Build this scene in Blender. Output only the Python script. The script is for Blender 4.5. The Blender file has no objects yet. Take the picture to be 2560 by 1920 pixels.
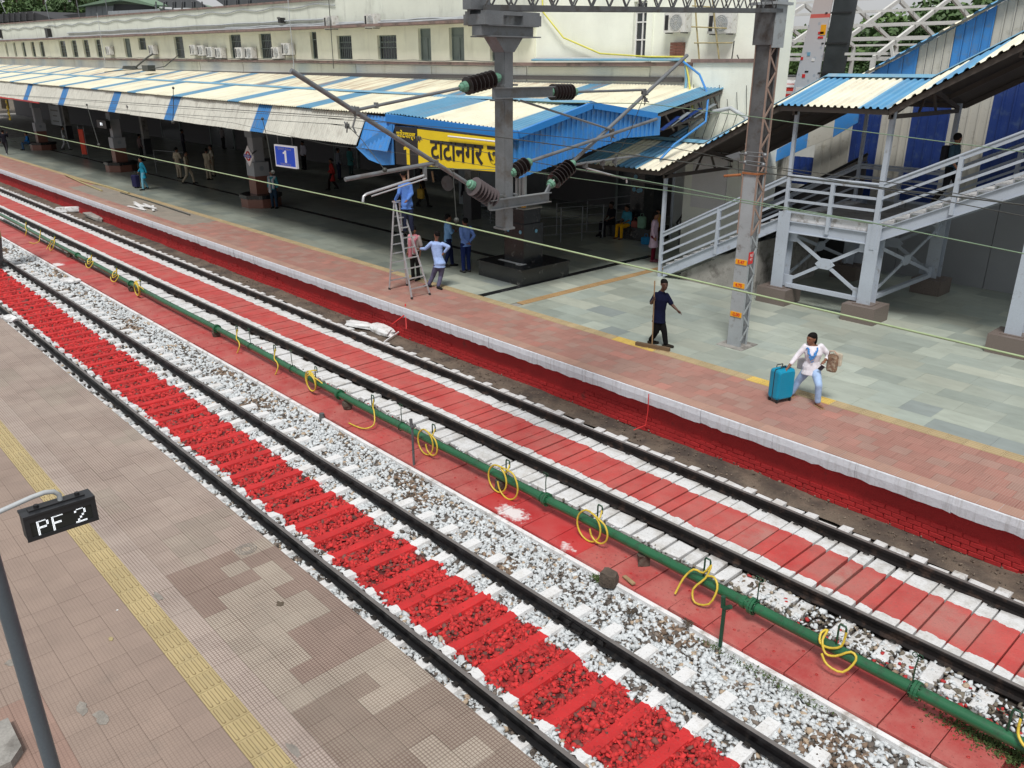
import bpy, bmesh, math, random
import numpy as np
from mathutils import Vector, Matrix
random.seed(7); RNG = np.random.default_rng(7)
S = bpy.context.scene
COL = S.collection
PI = math.pi

# ---------------------------------------------------------------- camera
CAMH = 6.78; F = 2060.0; PIT = math.atan((960-162)/F); AZ = math.radians(42.7)
cam = bpy.data.cameras.new('camera'); cam.sensor_width = 36; cam.lens = F/2560*36
cam.clip_start = 0.1; cam.clip_end = 2000
camo = bpy.data.objects.new('camera', cam); COL.objects.link(camo)
camo.location = (0, 0, CAMH)
camo.rotation_euler = (PI/2-PIT, 0, PI/2-AZ)
S.camera = camo
# ---------------------------------------------------------------- sky and sun
SUN_EL, SUN_ROT = math.radians(60), math.radians(143)
W = bpy.data.worlds.new('World'); S.world = W; W.use_nodes = True
wn = W.node_tree; wn.nodes.clear()
def wnode(t, **k):
    n = wn.nodes.new(t)
    for a, b in k.items(): setattr(n, a, b)
    return n
sky = wnode('ShaderNodeTexSky', sky_type='NISHITA', sun_disc=False, sun_elevation=SUN_EL, sun_rotation=SUN_ROT,
            air_density=1.0, dust_density=3.0, ozone_density=1.0)
tc = wnode('ShaderNodeTexCoord'); mp = wnode('ShaderNodeMapping'); mp.inputs['Scale'].default_value = (1, 1, 2.6)
nz = wnode('ShaderNodeTexNoise'); nz.inputs['Scale'].default_value = 2.2; nz.inputs['Detail'].default_value = 6
cr = wnode('ShaderNodeMapRange'); cr.inputs['From Min'].default_value = .30; cr.inputs['From Max'].default_value = .60
cr.inputs['To Min'].default_value = .55; cr.inputs['To Max'].default_value = 1.0
mx = wnode('ShaderNodeMix', data_type='RGBA'); mx.inputs[7].default_value = (8.6, 8.75, 8.9, 1)
bg = wnode('ShaderNodeBackground'); bg.inputs['Strength'].default_value = 0.062
wo = wnode('ShaderNodeOutputWorld'); L = wn.links.new
L(tc.outputs['Generated'], mp.inputs[0]); L(mp.outputs[0], nz.inputs['Vector']); L(nz.outputs[0], cr.inputs[0])
L(cr.outputs[0], mx.inputs[0]); L(sky.outputs[0], mx.inputs[6]); L(mx.outputs[2], bg.inputs[0]); L(bg.outputs[0], wo.inputs[0])
sd = bpy.data.lights.new('sun', 'SUN'); sd.energy = 3.0; sd.angle = math.radians(16); sd.color = (1, .965, .92)
so = bpy.data.objects.new('sun', sd); COL.objects.link(so)
# sky sun_rotation is measured clockwise from +Y
_d = Vector((math.sin(SUN_ROT)*math.cos(SUN_EL), math.cos(SUN_ROT)*math.cos(SUN_EL), math.sin(SUN_EL)))
so.rotation_euler = _d.to_track_quat('Z', 'Y').to_euler()
S.view_settings.view_transform = 'Standard'; S.view_settings.look = 'None'
S.view_settings.exposure = 0.08; S.view_settings.gamma = 1; S.view_settings.use_curve_mapping = False
S.cycles.max_bounces = 6

# ---------------------------------------------------------------- places measured from the photograph
_h = Vector((-math.cos(AZ), math.sin(AZ), 0)); _f = _h*math.cos(PIT)+Vector((0, 0, -math.sin(PIT)))
_r = _f.cross(Vector((0, 0, 1))).normalized(); _u = _r.cross(_f)
C0 = Vector((0, 0, CAMH))
def ray(u, v): return _r*((u-1280)/F)-_u*((v-960)/F)+_f
def at(u, v, x=None, y=None, z=None):
    d = ray(u, v)
    t = x/d.x if x is not None else (y/d.y if y is not None else (z-CAMH)/d.z)
    return C0+d*t
def pix(p):
    q = Vector(p)-C0; w = q.dot(_f)
    if w < .05: return (-9e9, -9e9)
    return (1280+F*q.dot(_r)/w, 960-F*q.dot(_u)/w)
def inview(p, m=60):
    u, v = pix(p); return -m < u < 2560+m and -m < v < 1920+m

# ---------------------------------------------------------------- materials
class NB:
    def __init__(s, name):
        s.m = bpy.data.materials.new(name); s.m.use_nodes = True; s.t = s.m.node_tree; s.t.nodes.clear()
        s.o = s.t.nodes.new('ShaderNodeOutputMaterial'); s.b = s.t.nodes.new('ShaderNodeBsdfPrincipled')
        s.t.links.new(s.b.outputs[0], s.o.inputs[0])
        g = s.t.nodes.new('ShaderNodeNewGeometry'); s.pos = g.outputs['Position']; s.nor = g.outputs['Normal']
    def put(s, inp, val):
        if isinstance(val, bpy.types.NodeSocket): s.t.links.new(val, inp)
        elif isinstance(val, tuple) and len(val) == 3 and inp.type == 'RGBA': inp.default_value = (*val, 1)
        else: inp.default_value = val
    def math(s, op, a, b=0.0, c=None, clamp=False):
        n = s.t.nodes.new('ShaderNodeMath'); n.operation = op; n.use_clamp = clamp
        s.put(n.inputs[0], a); s.put(n.inputs[1], b)
        if c is not None: s.put(n.inputs[2], c)
        return n.outputs[0]
    def mix(s, f, a, b, mode='MIX'):
        n = s.t.nodes.new('ShaderNodeMix'); n.data_type = 'RGBA'; n.blend_type = mode; n.clamp_factor = True
        s.put(n.inputs[0], f); s.put(n.inputs[6], a); s.put(n.inputs[7], b); return n.outputs[2]
    def noise(s, sc, det=3, vec=None, rough=.55):
        n = s.t.nodes.new('ShaderNodeTexNoise'); n.inputs['Scale'].default_value = sc; n.inputs['Detail'].default_value = det
        n.inputs['Roughness'].default_value = rough
        s.t.links.new(vec or s.pos, n.inputs['Vector']); return n.outputs[0]
    def vor(s, sc, vec=None, feat='F1'):
        n = s.t.nodes.new('ShaderNodeTexVoronoi'); n.feature = feat; n.inputs['Scale'].default_value = sc
        s.t.links.new(vec or s.pos, n.inputs['Vector']); return n.outputs['Distance']
    def rng(s, v, a, b, c=0., d=1.):
        n = s.t.nodes.new('ShaderNodeMapRange'); s.put(n.inputs[0], v)
        for i, q in enumerate((a, b, c, d)): n.inputs[i+1].default_value = q
        return n.outputs[0]
    def xyz(s, vec=None):
        n = s.t.nodes.new('ShaderNodeSeparateXYZ'); s.t.links.new(vec or s.pos, n.inputs[0]); return n.outputs
    def scalev(s, sc, vec=None):
        n = s.t.nodes.new('ShaderNodeMapping'); n.inputs['Scale'].default_value = sc; s.t.links.new(vec or s.pos, n.inputs[0]); return n.outputs[0]
    def attr(s, name):
        n = s.t.nodes.new('ShaderNodeAttribute'); n.attribute_name = name; return n.outputs[0]
    def tint(s):                       # per-piece colour: object colour, or the mesh attribute of a joined mesh
        o = s.t.nodes.new('ShaderNodeObjectInfo'); return s.mix(1.0, s.attr('tint'), o.outputs['Color'], 'ADD')
    def bump(s, h, dist=.01, st=1.0):
        n = s.t.nodes.new('ShaderNodeBump'); n.inputs['Distance'].default_value = dist; n.inputs['Strength'].default_value = st
        s.put(n.inputs['Height'], h); s.t.links.new(n.outputs[0], s.b.inputs['Normal'])
    def done(s, col, rough=.7, metal=0., spec=None):
        s.put(s.b.inputs['Base Color'], col); s.put(s.b.inputs['Roughness'], rough); s.b.inputs['Metallic'].default_value = metal
        if spec is not None: s.b.inputs['Specular IOR Level'].default_value = spec
        return s.m
def mat(name, col, rough=.6, var=.15, vs=2.5, fine=.08, fs=60, bump=0., metal=0., dirt=None, spec=None, obj=False):
    """a surface with broad and fine variation, optional dirt=(colour, amount 0..1, scale)"""
    b = NB(name); vec = None
    if obj:
        t = b.t.nodes.new('ShaderNodeTexCoord'); vec = t.outputs['Object']
    n1 = b.noise(vs, 4, vec); n2 = b.noise(fs, 2, vec)
    k = b.math('MULTIPLY', b.rng(n1, .25, .75, 1-var, 1+var), b.rng(n2, .25, .75, 1-fine, 1+fine))
    c = b.mix(1.0, col, k, 'MULTIPLY')
    if dirt:
        dn = b.noise(dirt[2], 6, vec, .65); c = b.mix(b.rng(dn, .62-.3*dirt[1], .78-.25*dirt[1], 0, .85), c, dirt[0])
    if bump: b.bump(n2, bump)
    return b.done(c, b.rng(n1, .2, .8, rough*.9, min(1, rough*1.12)), metal, spec)
M = {}
def G(v): return (v, v, v)
WHITE = (.72, .73, .74); RED = (.56, .022, .024)
M['white'] = mat('white_paint', WHITE, .7, .1, 3, dirt=((.25, .22, .18), .35, 5), bump=.004)
M['black_rubber'] = mat('black_rubber', G(.02), .7)
M['steel_grey'] = mat('grey_steel_paint', (.33, .36, .38), .45, .1, 2, dirt=((.12, .1, .08), .2, 6))
M['galv'] = mat('galvanised_steel', (.22, .235, .25), .42, .22, 3, metal=.5, dirt=((.13, .11, .09), .35, 3))
M['galv_dark'] = mat('weathered_steel', (.12, .125, .13), .55, .25, 3, metal=.2, dirt=((.06, .045, .035), .4, 4))
M['lace'] = mat('primer_brown_steel', (.30, .21, .17), .6, .2, 5)
M['lilac'] = mat('pale_blue_grey_paint', (.42, .47, .54), .4, .07, 1.5, dirt=((.2, .18, .16), .12, 5))
M['insul'] = mat('black_porcelain', (.018, .013, .013), .22, .2, 5, spec=.5)
M['insul_g'] = mat('grey_insulator_rubber', (.085, .068, .072), .5)
M['greencap'] = mat('green_cap_metal', (.12, .27, .19), .45, .15, 8)
M['wire_dark'] = mat('dark_wire', (.05, .055, .05), .5)
M['wire_copper'] = mat('green_copper_wire', (.36, .46, .26), .4, .15, 3)
M['wire_grn2'] = mat('dull_green_wire', (.17, .26, .17), .45, .15, 3)
M['pipe_green'] = mat('green_pipe_paint', (.018, .115, .050), .28, .2, 1.2, dirt=((.03, .05, .03), .3, 6), spec=.6)
M['hose'] = mat('yellow_hose', (.62, .46, .05), .4, .15, 8, dirt=((.3, .2, .04), .25, 12))
M['dark_green'] = mat('dark_green_iron', (.012, .06, .03), .45)
M['rock'] = mat('brown_rock', (.09, .07, .055), .95, .35, 8, bump=.02, fs=25)
M['dirt'] = mat('packed_dirt', (.135, .105, .08), .95, .3, 3, .25, 50, bump=.012, dirt=((.05, .04, .035), .6, 1.6))
M['ground'] = mat('ground_soil', (.12, .10, .075), .95, .3, .5)
M['concrete'] = mat('old_concrete', (.30, .29, .27), .9, .2, 2, .15, 40, bump=.006, dirt=((.10, .09, .08), .4, 3))
M['con_panel'] = mat('smooth_grey_panel', (.32, .335, .355), .75, .08, .8)
M['granite'] = mat('brown_granite', (.16, .13, .115), .45, .3, 60, .4, 180)
M['blackgran'] = mat('black_granite', (.012, .013, .015), .25, .4, 3, dirt=((.25, .24, .22), .08, 4), spec=.6)
M['redgran'] = mat('red_brown_granite', (.20, .085, .06), .4, .15, 20)
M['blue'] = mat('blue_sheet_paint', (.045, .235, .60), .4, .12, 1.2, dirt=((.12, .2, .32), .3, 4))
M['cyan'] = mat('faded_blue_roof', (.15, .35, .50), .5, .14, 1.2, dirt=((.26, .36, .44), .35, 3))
M['navy'] = mat('shaded_blue_sheet', (.013, .040, .19), .45, .15, 1.2, dirt=((.06, .1, .2), .3, 4))  # darker copy of the blue sheet, shade put into the colour
M['brightblue'] = mat('bright_blue_trim', (.02, .21, .60), .42, .06, 1)
M['creamwall'] = mat('cream_sheet', (.50, .49, .44), .5, .08, 1, dirt=((.3, .28, .22), .2, 4))
M['purlin'] = mat('dark_purlin', (.09, .075, .065), .7)
M['alu'] = mat('aluminium', (.55, .56, .58), .35, .12, 6, metal=.6)
M['glass'] = mat('dark_glass', (.03, .035, .04), .12, .3, 2, spec=.7)
M['frame_teal'] = mat('grey_teal_window_frame', (.17, .21, .20), .6)
M['pinkledge'] = mat('faded_maroon_ledge', (.24, .165, .15), .85, .2, 2, dirt=((.08, .07, .06), .5, 2))
M['acwhite'] = mat('white_plastic_casing', (.62, .62, .60), .5, .08, 4, dirt=((.3, .27, .22), .3, 7))
M['pvc'] = mat('pale_grey_pvc', (.42, .45, .47), .45)
M['yellow'] = mat('yellow_board', (.80, .60, .012), .45, .05, 2)
M['black'] = mat('black_board', (.018, .018, .02), .4)
M['blueboard'] = mat('blue_board', (.012, .05, .42), .4)
M['whiteboard'] = mat('white_board', (.74, .74, .74), .5, .04)
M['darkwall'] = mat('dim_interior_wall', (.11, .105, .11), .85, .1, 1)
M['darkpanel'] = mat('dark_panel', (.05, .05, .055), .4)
M['bamboo'] = mat('bamboo', (.36, .30, .15), .6, .25, 9)
M['wood'] = mat('wood', (.33, .22, .12), .7, .25, 10)
M['orange'] = mat('orange_plate', (.80, .36, .01), .5, .05)
M['redplate'] = mat('red_plate', (.60, .03, .03), .5)
M['redcloth'] = mat('red_banner_cloth', (.55, .05, .02), .8)
M['tube'] = mat('white_steel_tube', (.62, .62, .60), .5, .08, 2)
M['bark'] = mat('bark', (.09, .07, .05), .95, .3, 6)
M['tank'] = mat('corrugated_grey_wall', (.22, .25, .27), .6, .15, 2)
M['roofdark'] = mat('dark_tin_roof', (.035, .036, .04), .7, .25, 1)
M['roofgreen'] = mat('faded_green_roof', (.16, .25, .17), .7)
M['skin'] = mat('brown_skin', (.20, .09, .05), .5, .06, 20, obj=True)
M['skin_d'] = mat('dark_brown_skin', (.085, .04, .025), .5, .06, 20, obj=True)
M['hair'] = mat('black_hair', (.006, .005, .005), .75, .2, 30, obj=True, spec=.15)
M['eye'] = mat('eye', (.02, .015, .012), .2); M['lips'] = mat('lips', (.13, .05, .04), .6)
def cloth(name, c, **k):
    if name not in M: M[name] = mat(name, c, .95, .2, 9, .06, 200, bump=.004, obj=True, spec=.1, **k)
    return M[name]
M['cyancase'] = mat('cyan_hard_plastic', (.0, .25, .42), .33, .05, 2)
M['dkgrass'] = mat('weeds', (.07, .11, .03), .9, .4, 30)

# roof sheet material: colour from tint, rust and dust streaks
def roofmat(name, rust):
    b = NB(name); n1 = b.noise(1.5, 4); st = b.noise(1.0, 5, b.scalev((3.0, .35, 1)))
    c = b.mix(1.0, b.tint(), b.rng(n1, .25, .75, .88, 1.1), 'MULTIPLY')
    c = b.mix(b.rng(st, .48, .72, 0, rust), c, (.36, .20, .12))
    c = b.mix(b.rng(b.noise(9, 5), .6, .75, 0, .35), c, (.30, .27, .22))
    return b.done(c, .5)
M['roof'] = roofmat('painted_roof_sheet', .22); M['roof_rusty'] = roofmat('dusty_rusty_roof_sheet', .85)
M['fascia'] = (lambda b: b.done(b.mix(b.rng(b.noise(1.2, 5, b.scalev((4, 4, .5))), .50, .78, 0, .5),
    b.mix(1.0, b.tint(), b.rng(b.noise(6, 3), .2, .8, .9, 1.08), 'MULTIPLY'), (.22, .20, .17)), .55))(NB('painted_fascia_sheet'))

# station wall plaster: pale cream green with stains and streaks
def plaster(name, c0, stain, amt):
    b = NB(name); c = b.mix(1.0, c0, b.rng(b.noise(.8, 4), .25, .75, .9, 1.08), 'MULTIPLY')
    c = b.mix(b.rng(b.noise(1.3, 8, b.scalev((1.2, 1.2, .35)), .7), .54, .80, 0, amt), c, stain)
    c = b.mix(b.rng(b.noise(7, 6, None, .7), .66, .74, 0, .7*amt), c, (.12, .11, .09))
    b.bump(b.noise(30, 3), .006); return b.done(c, .9)
M['wall_cream'] = plaster('cream_plaster', (.86, .87, .71), (.46, .47, .38), .4)
M['wall_pale'] = plaster('pale_green_plaster', (.86, .89, .80), (.50, .53, .46), .35)
M['parapet'] = plaster('stained_white_plaster', (.66, .69, .62), (.24, .25, .22), .7)
M['lowwhite'] = plaster('off_white_plaster', (.66, .68, .66), (.33, .30, .25), .6)

# painted tracks: colour bands that run along the rails, worn and wobbly
def bands(name, y0, y1, wear, redc=RED, whitec=WHITE, base=(.33, .30, .26), tintmul=False, nsc=3.0, stone=False):
    b = NB(name); x, y, z = b.xyz()
    yy = b.math('ADD', y, b.rng(b.noise(5, 4), .2, .8, -.05, .05))
    m = b.math('MULTIPLY', b.math('GREATER_THAN', yy, y0), b.math('LESS_THAN', yy, y1))
    rc = b.mix(1.0, redc, b.rng(b.noise(2.3, 4), .25, .75, .72, 1.15), 'MULTIPLY')
    wc = b.mix(b.rng(b.noise(4, 7, None, .72), .44, .74, 0, .8), whitec, (.42, .40, .36)) if wear else b.mix(b.rng(b.noise(4, 6, None, .7), .50, .78, 0, .6), whitec, (.45, .42, .37))
    c = b.mix(m, wc, rc)
    if wear:
        # paint is thin and patchy towards the near end of the track
        oi = b.t.nodes.new('ShaderNodeObjectInfo'); near = b.rng(x, -8.2, -3.6, 0, 1)
        worn = b.math('MULTIPLY', b.rng(oi.outputs['Random'], .35, .75, 0, 1), near)
        n2 = b.rng(b.noise(2.2, 8, None, .68), .33, .56, 0, 1); inner = b.rng(b.math('ABSOLUTE', b.math('SUBTRACT', y, 10.46)), .26, .42, 1, .15)
        c = b.mix(b.math('MULTIPLY', b.math('MULTIPLY', worn, n2), b.math('MULTIPLY', inner, .9)), c, base)
        dust = b.rng(b.noise(1.3, 7, None, .68), .32, .68, .06, .62); c = b.mix(b.math('MULTIPLY', dust, m), c, (.44, .17, .145))
        c = b.mix(b.rng(b.noise(6, 7, None, .7), .60, .74, 0, .45), c, (.20, .10, .09))
        c = b.mix(b.math('MULTIPLY', b.math('SUBTRACT', 1, m), 1.0), c, b.mix(b.math('MULTIPLY', worn, b.rng(b.noise(5, 7, None, .7), .5, .66, 0, .8)), wc, (.28, .26, .22)))
    c = b.mix(b.rng(b.noise(35, 4), .56, .72, 0, .35), c, (.12, .10, .09))
    if wear:
        for ry in (9.596, 11.338):
            k = b.rng(b.math('ABSOLUTE', b.math('SUBTRACT', y, ry)), .05, .22, 1, 0); c = b.mix(b.math('MULTIPLY', k, b.rng(b.noise(4, 7, None, .7), .35, .65, 0, .7)), c, (.12, .085, .065))
    if tintmul: c = b.mix(1.0, c, b.tint(), 'MULTIPLY')
    b.bump(b.noise(28, 4), .008); return b.done(c, .72)
M['apron'] = bands('painted_track_apron', 10.00, 10.92, True, (.50, .040, .038), (.66, .67, .68))
M['sleeper2'] = bands('painted_sleepers', 5.27, 6.36, False)
M['slab_red'] = (lambda b: (b.bump(b.noise(40, 4), .004), b.done(b.mix(b.rng(b.noise(22, 3), .62, .68, 0, .5), b.mix(b.rng(b.noise(1.9, 8, None, .68), .34, .66, 0, .9),
    b.mix(1.0, b.mix(1.0, (.42, .050, .048), b.tint(), 'MULTIPLY'), b.rng(b.noise(.9, 3), .2, .8, .75, 1.15), 'MULTIPLY'), (.46, .15, .13)), (.12, .03, .03)), .6)))(NB('faded_red_slab'))[1]
# white lime splashed on the drain slabs
def splash():
    b = NB('red_slab_with_lime_splash'); x, y, z = b.xyz(); n = b.noise(9, 6, None, .7)
    c = b.mix(b.rng(b.noise(1.7, 6), .40, .78, 0, .5), b.mix(1.0, (.47, .030, .032), b.rng(b.noise(.9, 3), .2, .8, .75, 1.15), 'MULTIPLY'), (.50, .13, .12))
    tot = None
    for (sx, sy, r) in ((-8.75, 8.10, .30), (-7.45, 8.02, .10), (-7.0, 8.05, .08), (-33.5, 8.0, .4)):
        d = b.math('SQRT', b.math('ADD', b.math('POWER', b.math('SUBTRACT', x, sx), 2), b.math('MULTIPLY', b.math('POWER', b.math('SUBTRACT', y, sy), 2), 3.0)))
        v = b.math('SUBTRACT', r, b.math('ADD', d, b.rng(n, .25, .75, -.22, .22)))
        tot = v if tot is None else b.math('MAXIMUM', tot, v)
    c = b.mix(b.rng(tot, -.05, .10, 0, .9), c, (.74, .72, .72)); b.bump(b.noise(40, 4), .004); return b.done(c, .6)
M['slab_splash'] = splash()
M['brick_red'] = (lambda b: (b.bump(b.noise(30, 4), .01), b.done(b.mix(b.rng(b.noise(3, 6), .62, .75, 0, .7), b.mix(1.0, (.42, .018, .020), b.rng(b.noise(1.5, 3), .2, .8, .75, 1.1), 'MULTIPLY'), (.10, .035, .03)), .75)))(NB('red_painted_brick'))[1]
M['coping'] = (lambda b: (b.bump(b.noise(20, 4), .006), b.done(b.mix(b.rng(b.noise(2.2, 7, b.scalev((6, 1, .5)), .7), .50, .78, 0, .65), (.58, .61, .66), (.26, .25, .23)), .8)))(NB('whitewashed_coping'))[1]
# stones: tint per stone, partly bare
def stonemat(name, paint):
    b = NB(name); t = b.attr('tint'); n = b.noise(30, 3)
    c = b.mix(b.rng(n, .60, .70, 0, .75), t, (.085, .07, .06)); return b.done(c, .85)
M['stone'] = stonemat('painted_ballast', None)
# floor with a grid of small squares pressed in each tile
def gridfloor(name, pitch, gcol, gdark, rough, bumpd, off=(0, 0), w=.10, stain=.3):
    b = NB(name); x, y, z = b.xyz()
    def line(c, o):
        f = b.math('FRACT', b.math('DIVIDE', b.math('ADD', c, 50+o), pitch))
        d = b.math('ABSOLUTE', b.math('SUBTRACT', f, .5)); return b.math('GREATER_THAN', d, .5-w)
    g = b.math('MAXIMUM', line(x, off[0]), line(y, off[1]))
    c = b.mix(1.0, b.tint(), b.rng(b.noise(2.1, 5), .2, .8, .84, 1.14), 'MULTIPLY')
    c = b.mix(b.rng(b.noise(70, 2), .25, .75, 0, .22), c, (.20, .17, .15))
    gm = b.math('MULTIPLY', g, b.rng(b.noise(1.1, 5, None, .6), .34, .62, gdark*.45, gdark))
    c = b.mix(gm, c, gcol)
    c = b.mix(b.rng(b.noise(1.6, 7, None, .65), .60, .78, 0, stain), c, (.17, .15, .13))
    b.bump(b.math('SUBTRACT', 1, g), bumpd); return b.done(c, rough)
M['p2tile'] = gridfloor('pressed_grid_tile', .29/8, (.10, .045, .035), .85, .6, .003, (.0, .0))
M['p2flat'] = gridfloor('worn_grid_tile', .29/8, (.12, .07, .055), .30, .65, .0012, (.0, .0), .08, .35)
M['p1tile'] = gridfloor('red_grid_tile', .30/8, (.46, .34, .28), .8, .55, .002, (0, .03))
def flat(name, rough, sp=None, bumpd=.0015, sc=25, var=.14, vein=True):
    b = NB(name); c = b.mix(1.0, b.tint(), b.rng(b.noise(2.0, 6, b.scalev((1, 2.2, 1)), .6), .2, .8, 1-var, 1+var), 'MULTIPLY')
    if vein: c = b.mix(b.rng(b.noise(3.5, 7, b.scalev((.8, 2.6, 1)), .65), .55, .8, 0, .35), c, (.17, .17, .14))
    b.bump(b.noise(sc, 4), bumpd); return b.done(c, b.rng(b.noise(1.2, 3), .2, .8, rough*.8, rough*1.2), 0, sp)
M['kota'] = flat('polished_green_stone', .33, .5)
M['tactile'] = flat('yellow_tactile', .6, None, .001, 40, .12)
M['tactile_gen'] = flat('plain_block', .75)

# ---------------------------------------------------------------- mesh helpers
class MB:
    """collects shapes; build() links them as one mesh object"""
    def __init__(s): s.v = []; s.f = []; s.mi = []; s.t = []; s.smooth = []; s.tf = None
    def add(s, vs, fs, mi=0, tint=None, sm=False):
        o = len(s.v)
        if s.tf: vs = [s.tf(Vector(p)) for p in vs]
        s.v += [tuple(p) for p in vs]; s.f += [tuple(o+i for i in f) for f in fs]
        s.mi += [mi]*len(fs); s.smooth += [sm]*len(fs); s.t += [tint or (1, 1, 1)]*len(vs); return s
    def box(s, x0, x1, y0, y1, z0, z1, mi=0, tint=None, bottom=True):
        vs = [(x, y, z) for z in (z0, z1) for y in (y0, y1) for x in (x0, x1)]
        fs = [(4, 5, 7, 6), (0, 1, 5, 4), (1, 3, 7, 5), (3, 2, 6, 7), (2, 0, 4, 6)]
        if bottom: fs.append((0, 2, 3, 1))
        return s.add(vs, fs, mi, tint)
    def beam(s, a, b, w, h, up=(0, 0, 1), mi=0, tint=None):
        a, b = Vector(a), Vector(b); d = (b-a).normalized(); up = Vector(up)
        if abs(d.dot(up)) > .98: up = Vector((0, 1, 0))
        r = d.cross(up).normalized(); u = r.cross(d)
        vs = [p+r*sx*w/2+u*sz*h/2 for p in (a, b) for sz in (-1, 1) for sx in (-1, 1)]
        return s.add(vs, [(0, 1, 3, 2), (4, 6, 7, 5), (0, 4, 5, 1), (1, 5, 7, 3), (3, 7, 6, 2), (2, 6, 4, 0)], mi, tint)
    def tube(s, pts, rad, n=8, mi=0, cap=True, tint=None, closed=False):
        P = [Vector(p) for p in pts]; m = len(P); rr = rad if isinstance(rad, (list, tuple)) else [rad]*m
        vs = []; prev = None
        for i, p in enumerate(P):
            if closed: d = (P[(i+1) % m]-P[i-1]).normalized()
            else: d = ((P[min(i+1, m-1)]-P[max(i-1, 0)])).normalized()
            if prev is None:
                up = Vector((0, 0, 1)) if abs(d.z) < .9 else Vector((1, 0, 0)); r = d.cross(up).normalized()
            else:
                r = (prev-d*prev.dot(d)).normalized()
            prev = r; u = r.cross(d)
            vs += [p+(r*math.cos(2*PI*k/n)+u*math.sin(2*PI*k/n))*rr[i] for k in range(n)]
        fs = []
        for i in range(m if closed else m-1):
            j = (i+1) % m
            fs += [(i*n+k, i*n+(k+1) % n, j*n+(k+1) % n, j*n+k) for k in range(n)]
        s.add(vs, fs, mi, tint, True)
        if cap and not closed:
            s.add(vs[:n], [tuple(range(n))], mi, tint); s.add(vs[-n:], [tuple(reversed(range(n)))], mi, tint)
        return s
    def lathe(s, a, b, prof, n=14, mi=0):
        """prof: (t 0..1 along a-b, radius)"""
        a, b = Vector(a), Vector(b); d = (b-a).normalized(); up = Vector((0, 0, 1)) if abs(d.z) < .9 else Vector((1, 0, 0))
        r = d.cross(up).normalized(); u = r.cross(d); vs = []
        for t, q in prof:
            c = a.lerp(b, t); vs += [c+(r*math.cos(2*PI*k/n)+u*math.sin(2*PI*k/n))*q for k in range(n)]
        fs = [(i*n+k, i*n+(k+1) % n, (i+1)*n+(k+1) % n, (i+1)*n+k) for i in range(len(prof)-1) for k in range(n)]
        s.add(vs, fs, mi, None, False)
        s.add(vs[:n], [tuple(range(n))], mi); s.add(vs[-n:], [tuple(reversed(range(n)))], mi); return s
    def prism(s, poly, ext, mi=0, tint=None):
        """poly: list of 3D points, ext: vector"""
        n = len(poly); e = Vector(ext); P = [Vector(p) for p in poly]
        vs = P+[p+e for p in P]
        fs = [tuple(reversed(range(n))), tuple(range(n, 2*n))]+[(i, (i+1) % n, n+(i+1) % n, n+i) for i in range(n)]
        return s.add(vs, fs, mi, tint)
    def ball(s, c, r, n=10, m=7, sc=(1, 1, 1), mi=0):
        c = Vector(c); vs = [c+Vector((0, 0, -r*sc[2]))]
        for i in range(1, m):
            a = -PI/2+PI*i/m
            vs += [c+Vector((r*sc[0]*math.cos(a)*math.cos(2*PI*k/n), r*sc[1]*math.cos(a)*math.sin(2*PI*k/n), r*sc[2]*math.sin(a))) for k in range(n)]
        vs.append(c+Vector((0, 0, r*sc[2]))); fs = [(0, 1+(k+1) % n, 1+k) for k in range(n)]
        for i in range(m-2):
            fs += [(1+i*n+k, 1+i*n+(k+1) % n, 1+(i+1)*n+(k+1) % n, 1+(i+1)*n+k) for k in range(n)]
        o = 1+(m-2)*n; fs += [(o+k, o+(k+1) % n, len(vs)-1) for k in range(n)]
        return s.add(vs, fs, mi, None, True)
    def mesh(s, name, mats):
        me = bpy.data.meshes.new(name); me.from_pydata(s.v, [], s.f)
        for m in (mats if isinstance(mats, (list, tuple)) else [mats]): me.materials.append(m)
        me.polygons.foreach_set('material_index', s.mi); me.polygons.foreach_set('use_smooth', s.smooth)
        bm = bmesh.new(); bm.from_mesh(me); bmesh.ops.recalc_face_normals(bm, faces=bm.faces); bm.to_mesh(me); bm.free()
        if any(t != (1, 1, 1) for t in s.t):
            a = me.color_attributes.new('tint', 'FLOAT_COLOR', 'POINT')
            a.data.foreach_set('color', np.array([(*t, 1) for t in s.t], dtype=np.float32).ravel())
        me.update(); return me
    def build(s, name, mats, parent=None, color=None):
        return link(name, s.mesh(name, mats), parent, color)
def link(name, me, parent=None, color=None, loc=None, rot=None, scale=None):
    o = bpy.data.objects.new(name, me); COL.objects.link(o)
    o.color = (*color, 1) if color else (0, 0, 0, 1)
    if parent: o.parent = parent
    if loc is not None: o.location = loc
    if rot is not None: o.rotation_euler = rot
    if scale is not None: o.scale = scale
    return o
def tag(o, label=None, cat=None, group=None, kind=None):
    if label: o['label'] = label
    if cat: o['category'] = cat
    if group: o['group'] = group
    if kind: o['kind'] = kind
    return o
def thing(name, label, cat, loc=(0, 0, 0), rz=0, group=None):
    o = bpy.data.objects.new(name, None); COL.objects.link(o); o.location = loc; o.rotation_euler = (0, 0, rz)
    o.empty_display_size = .2
    return tag(o, label, cat, group)
def struct(name):
    o = bpy.data.objects.new(name, None); COL.objects.link(o); o['kind'] = 'structure'; return o
def copy_tree(o, parent=None):
    c = o.copy(); COL.objects.link(c)
    if parent: c.parent = parent
    for ch in list(o.children): copy_tree(ch, c)
    return c
ONE = None
def unit_box(m):
    mb = MB(); mb.box(-.5, .5, -.5, .5, -1, 0, bottom=False); return mb.mesh('block', m)
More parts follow.
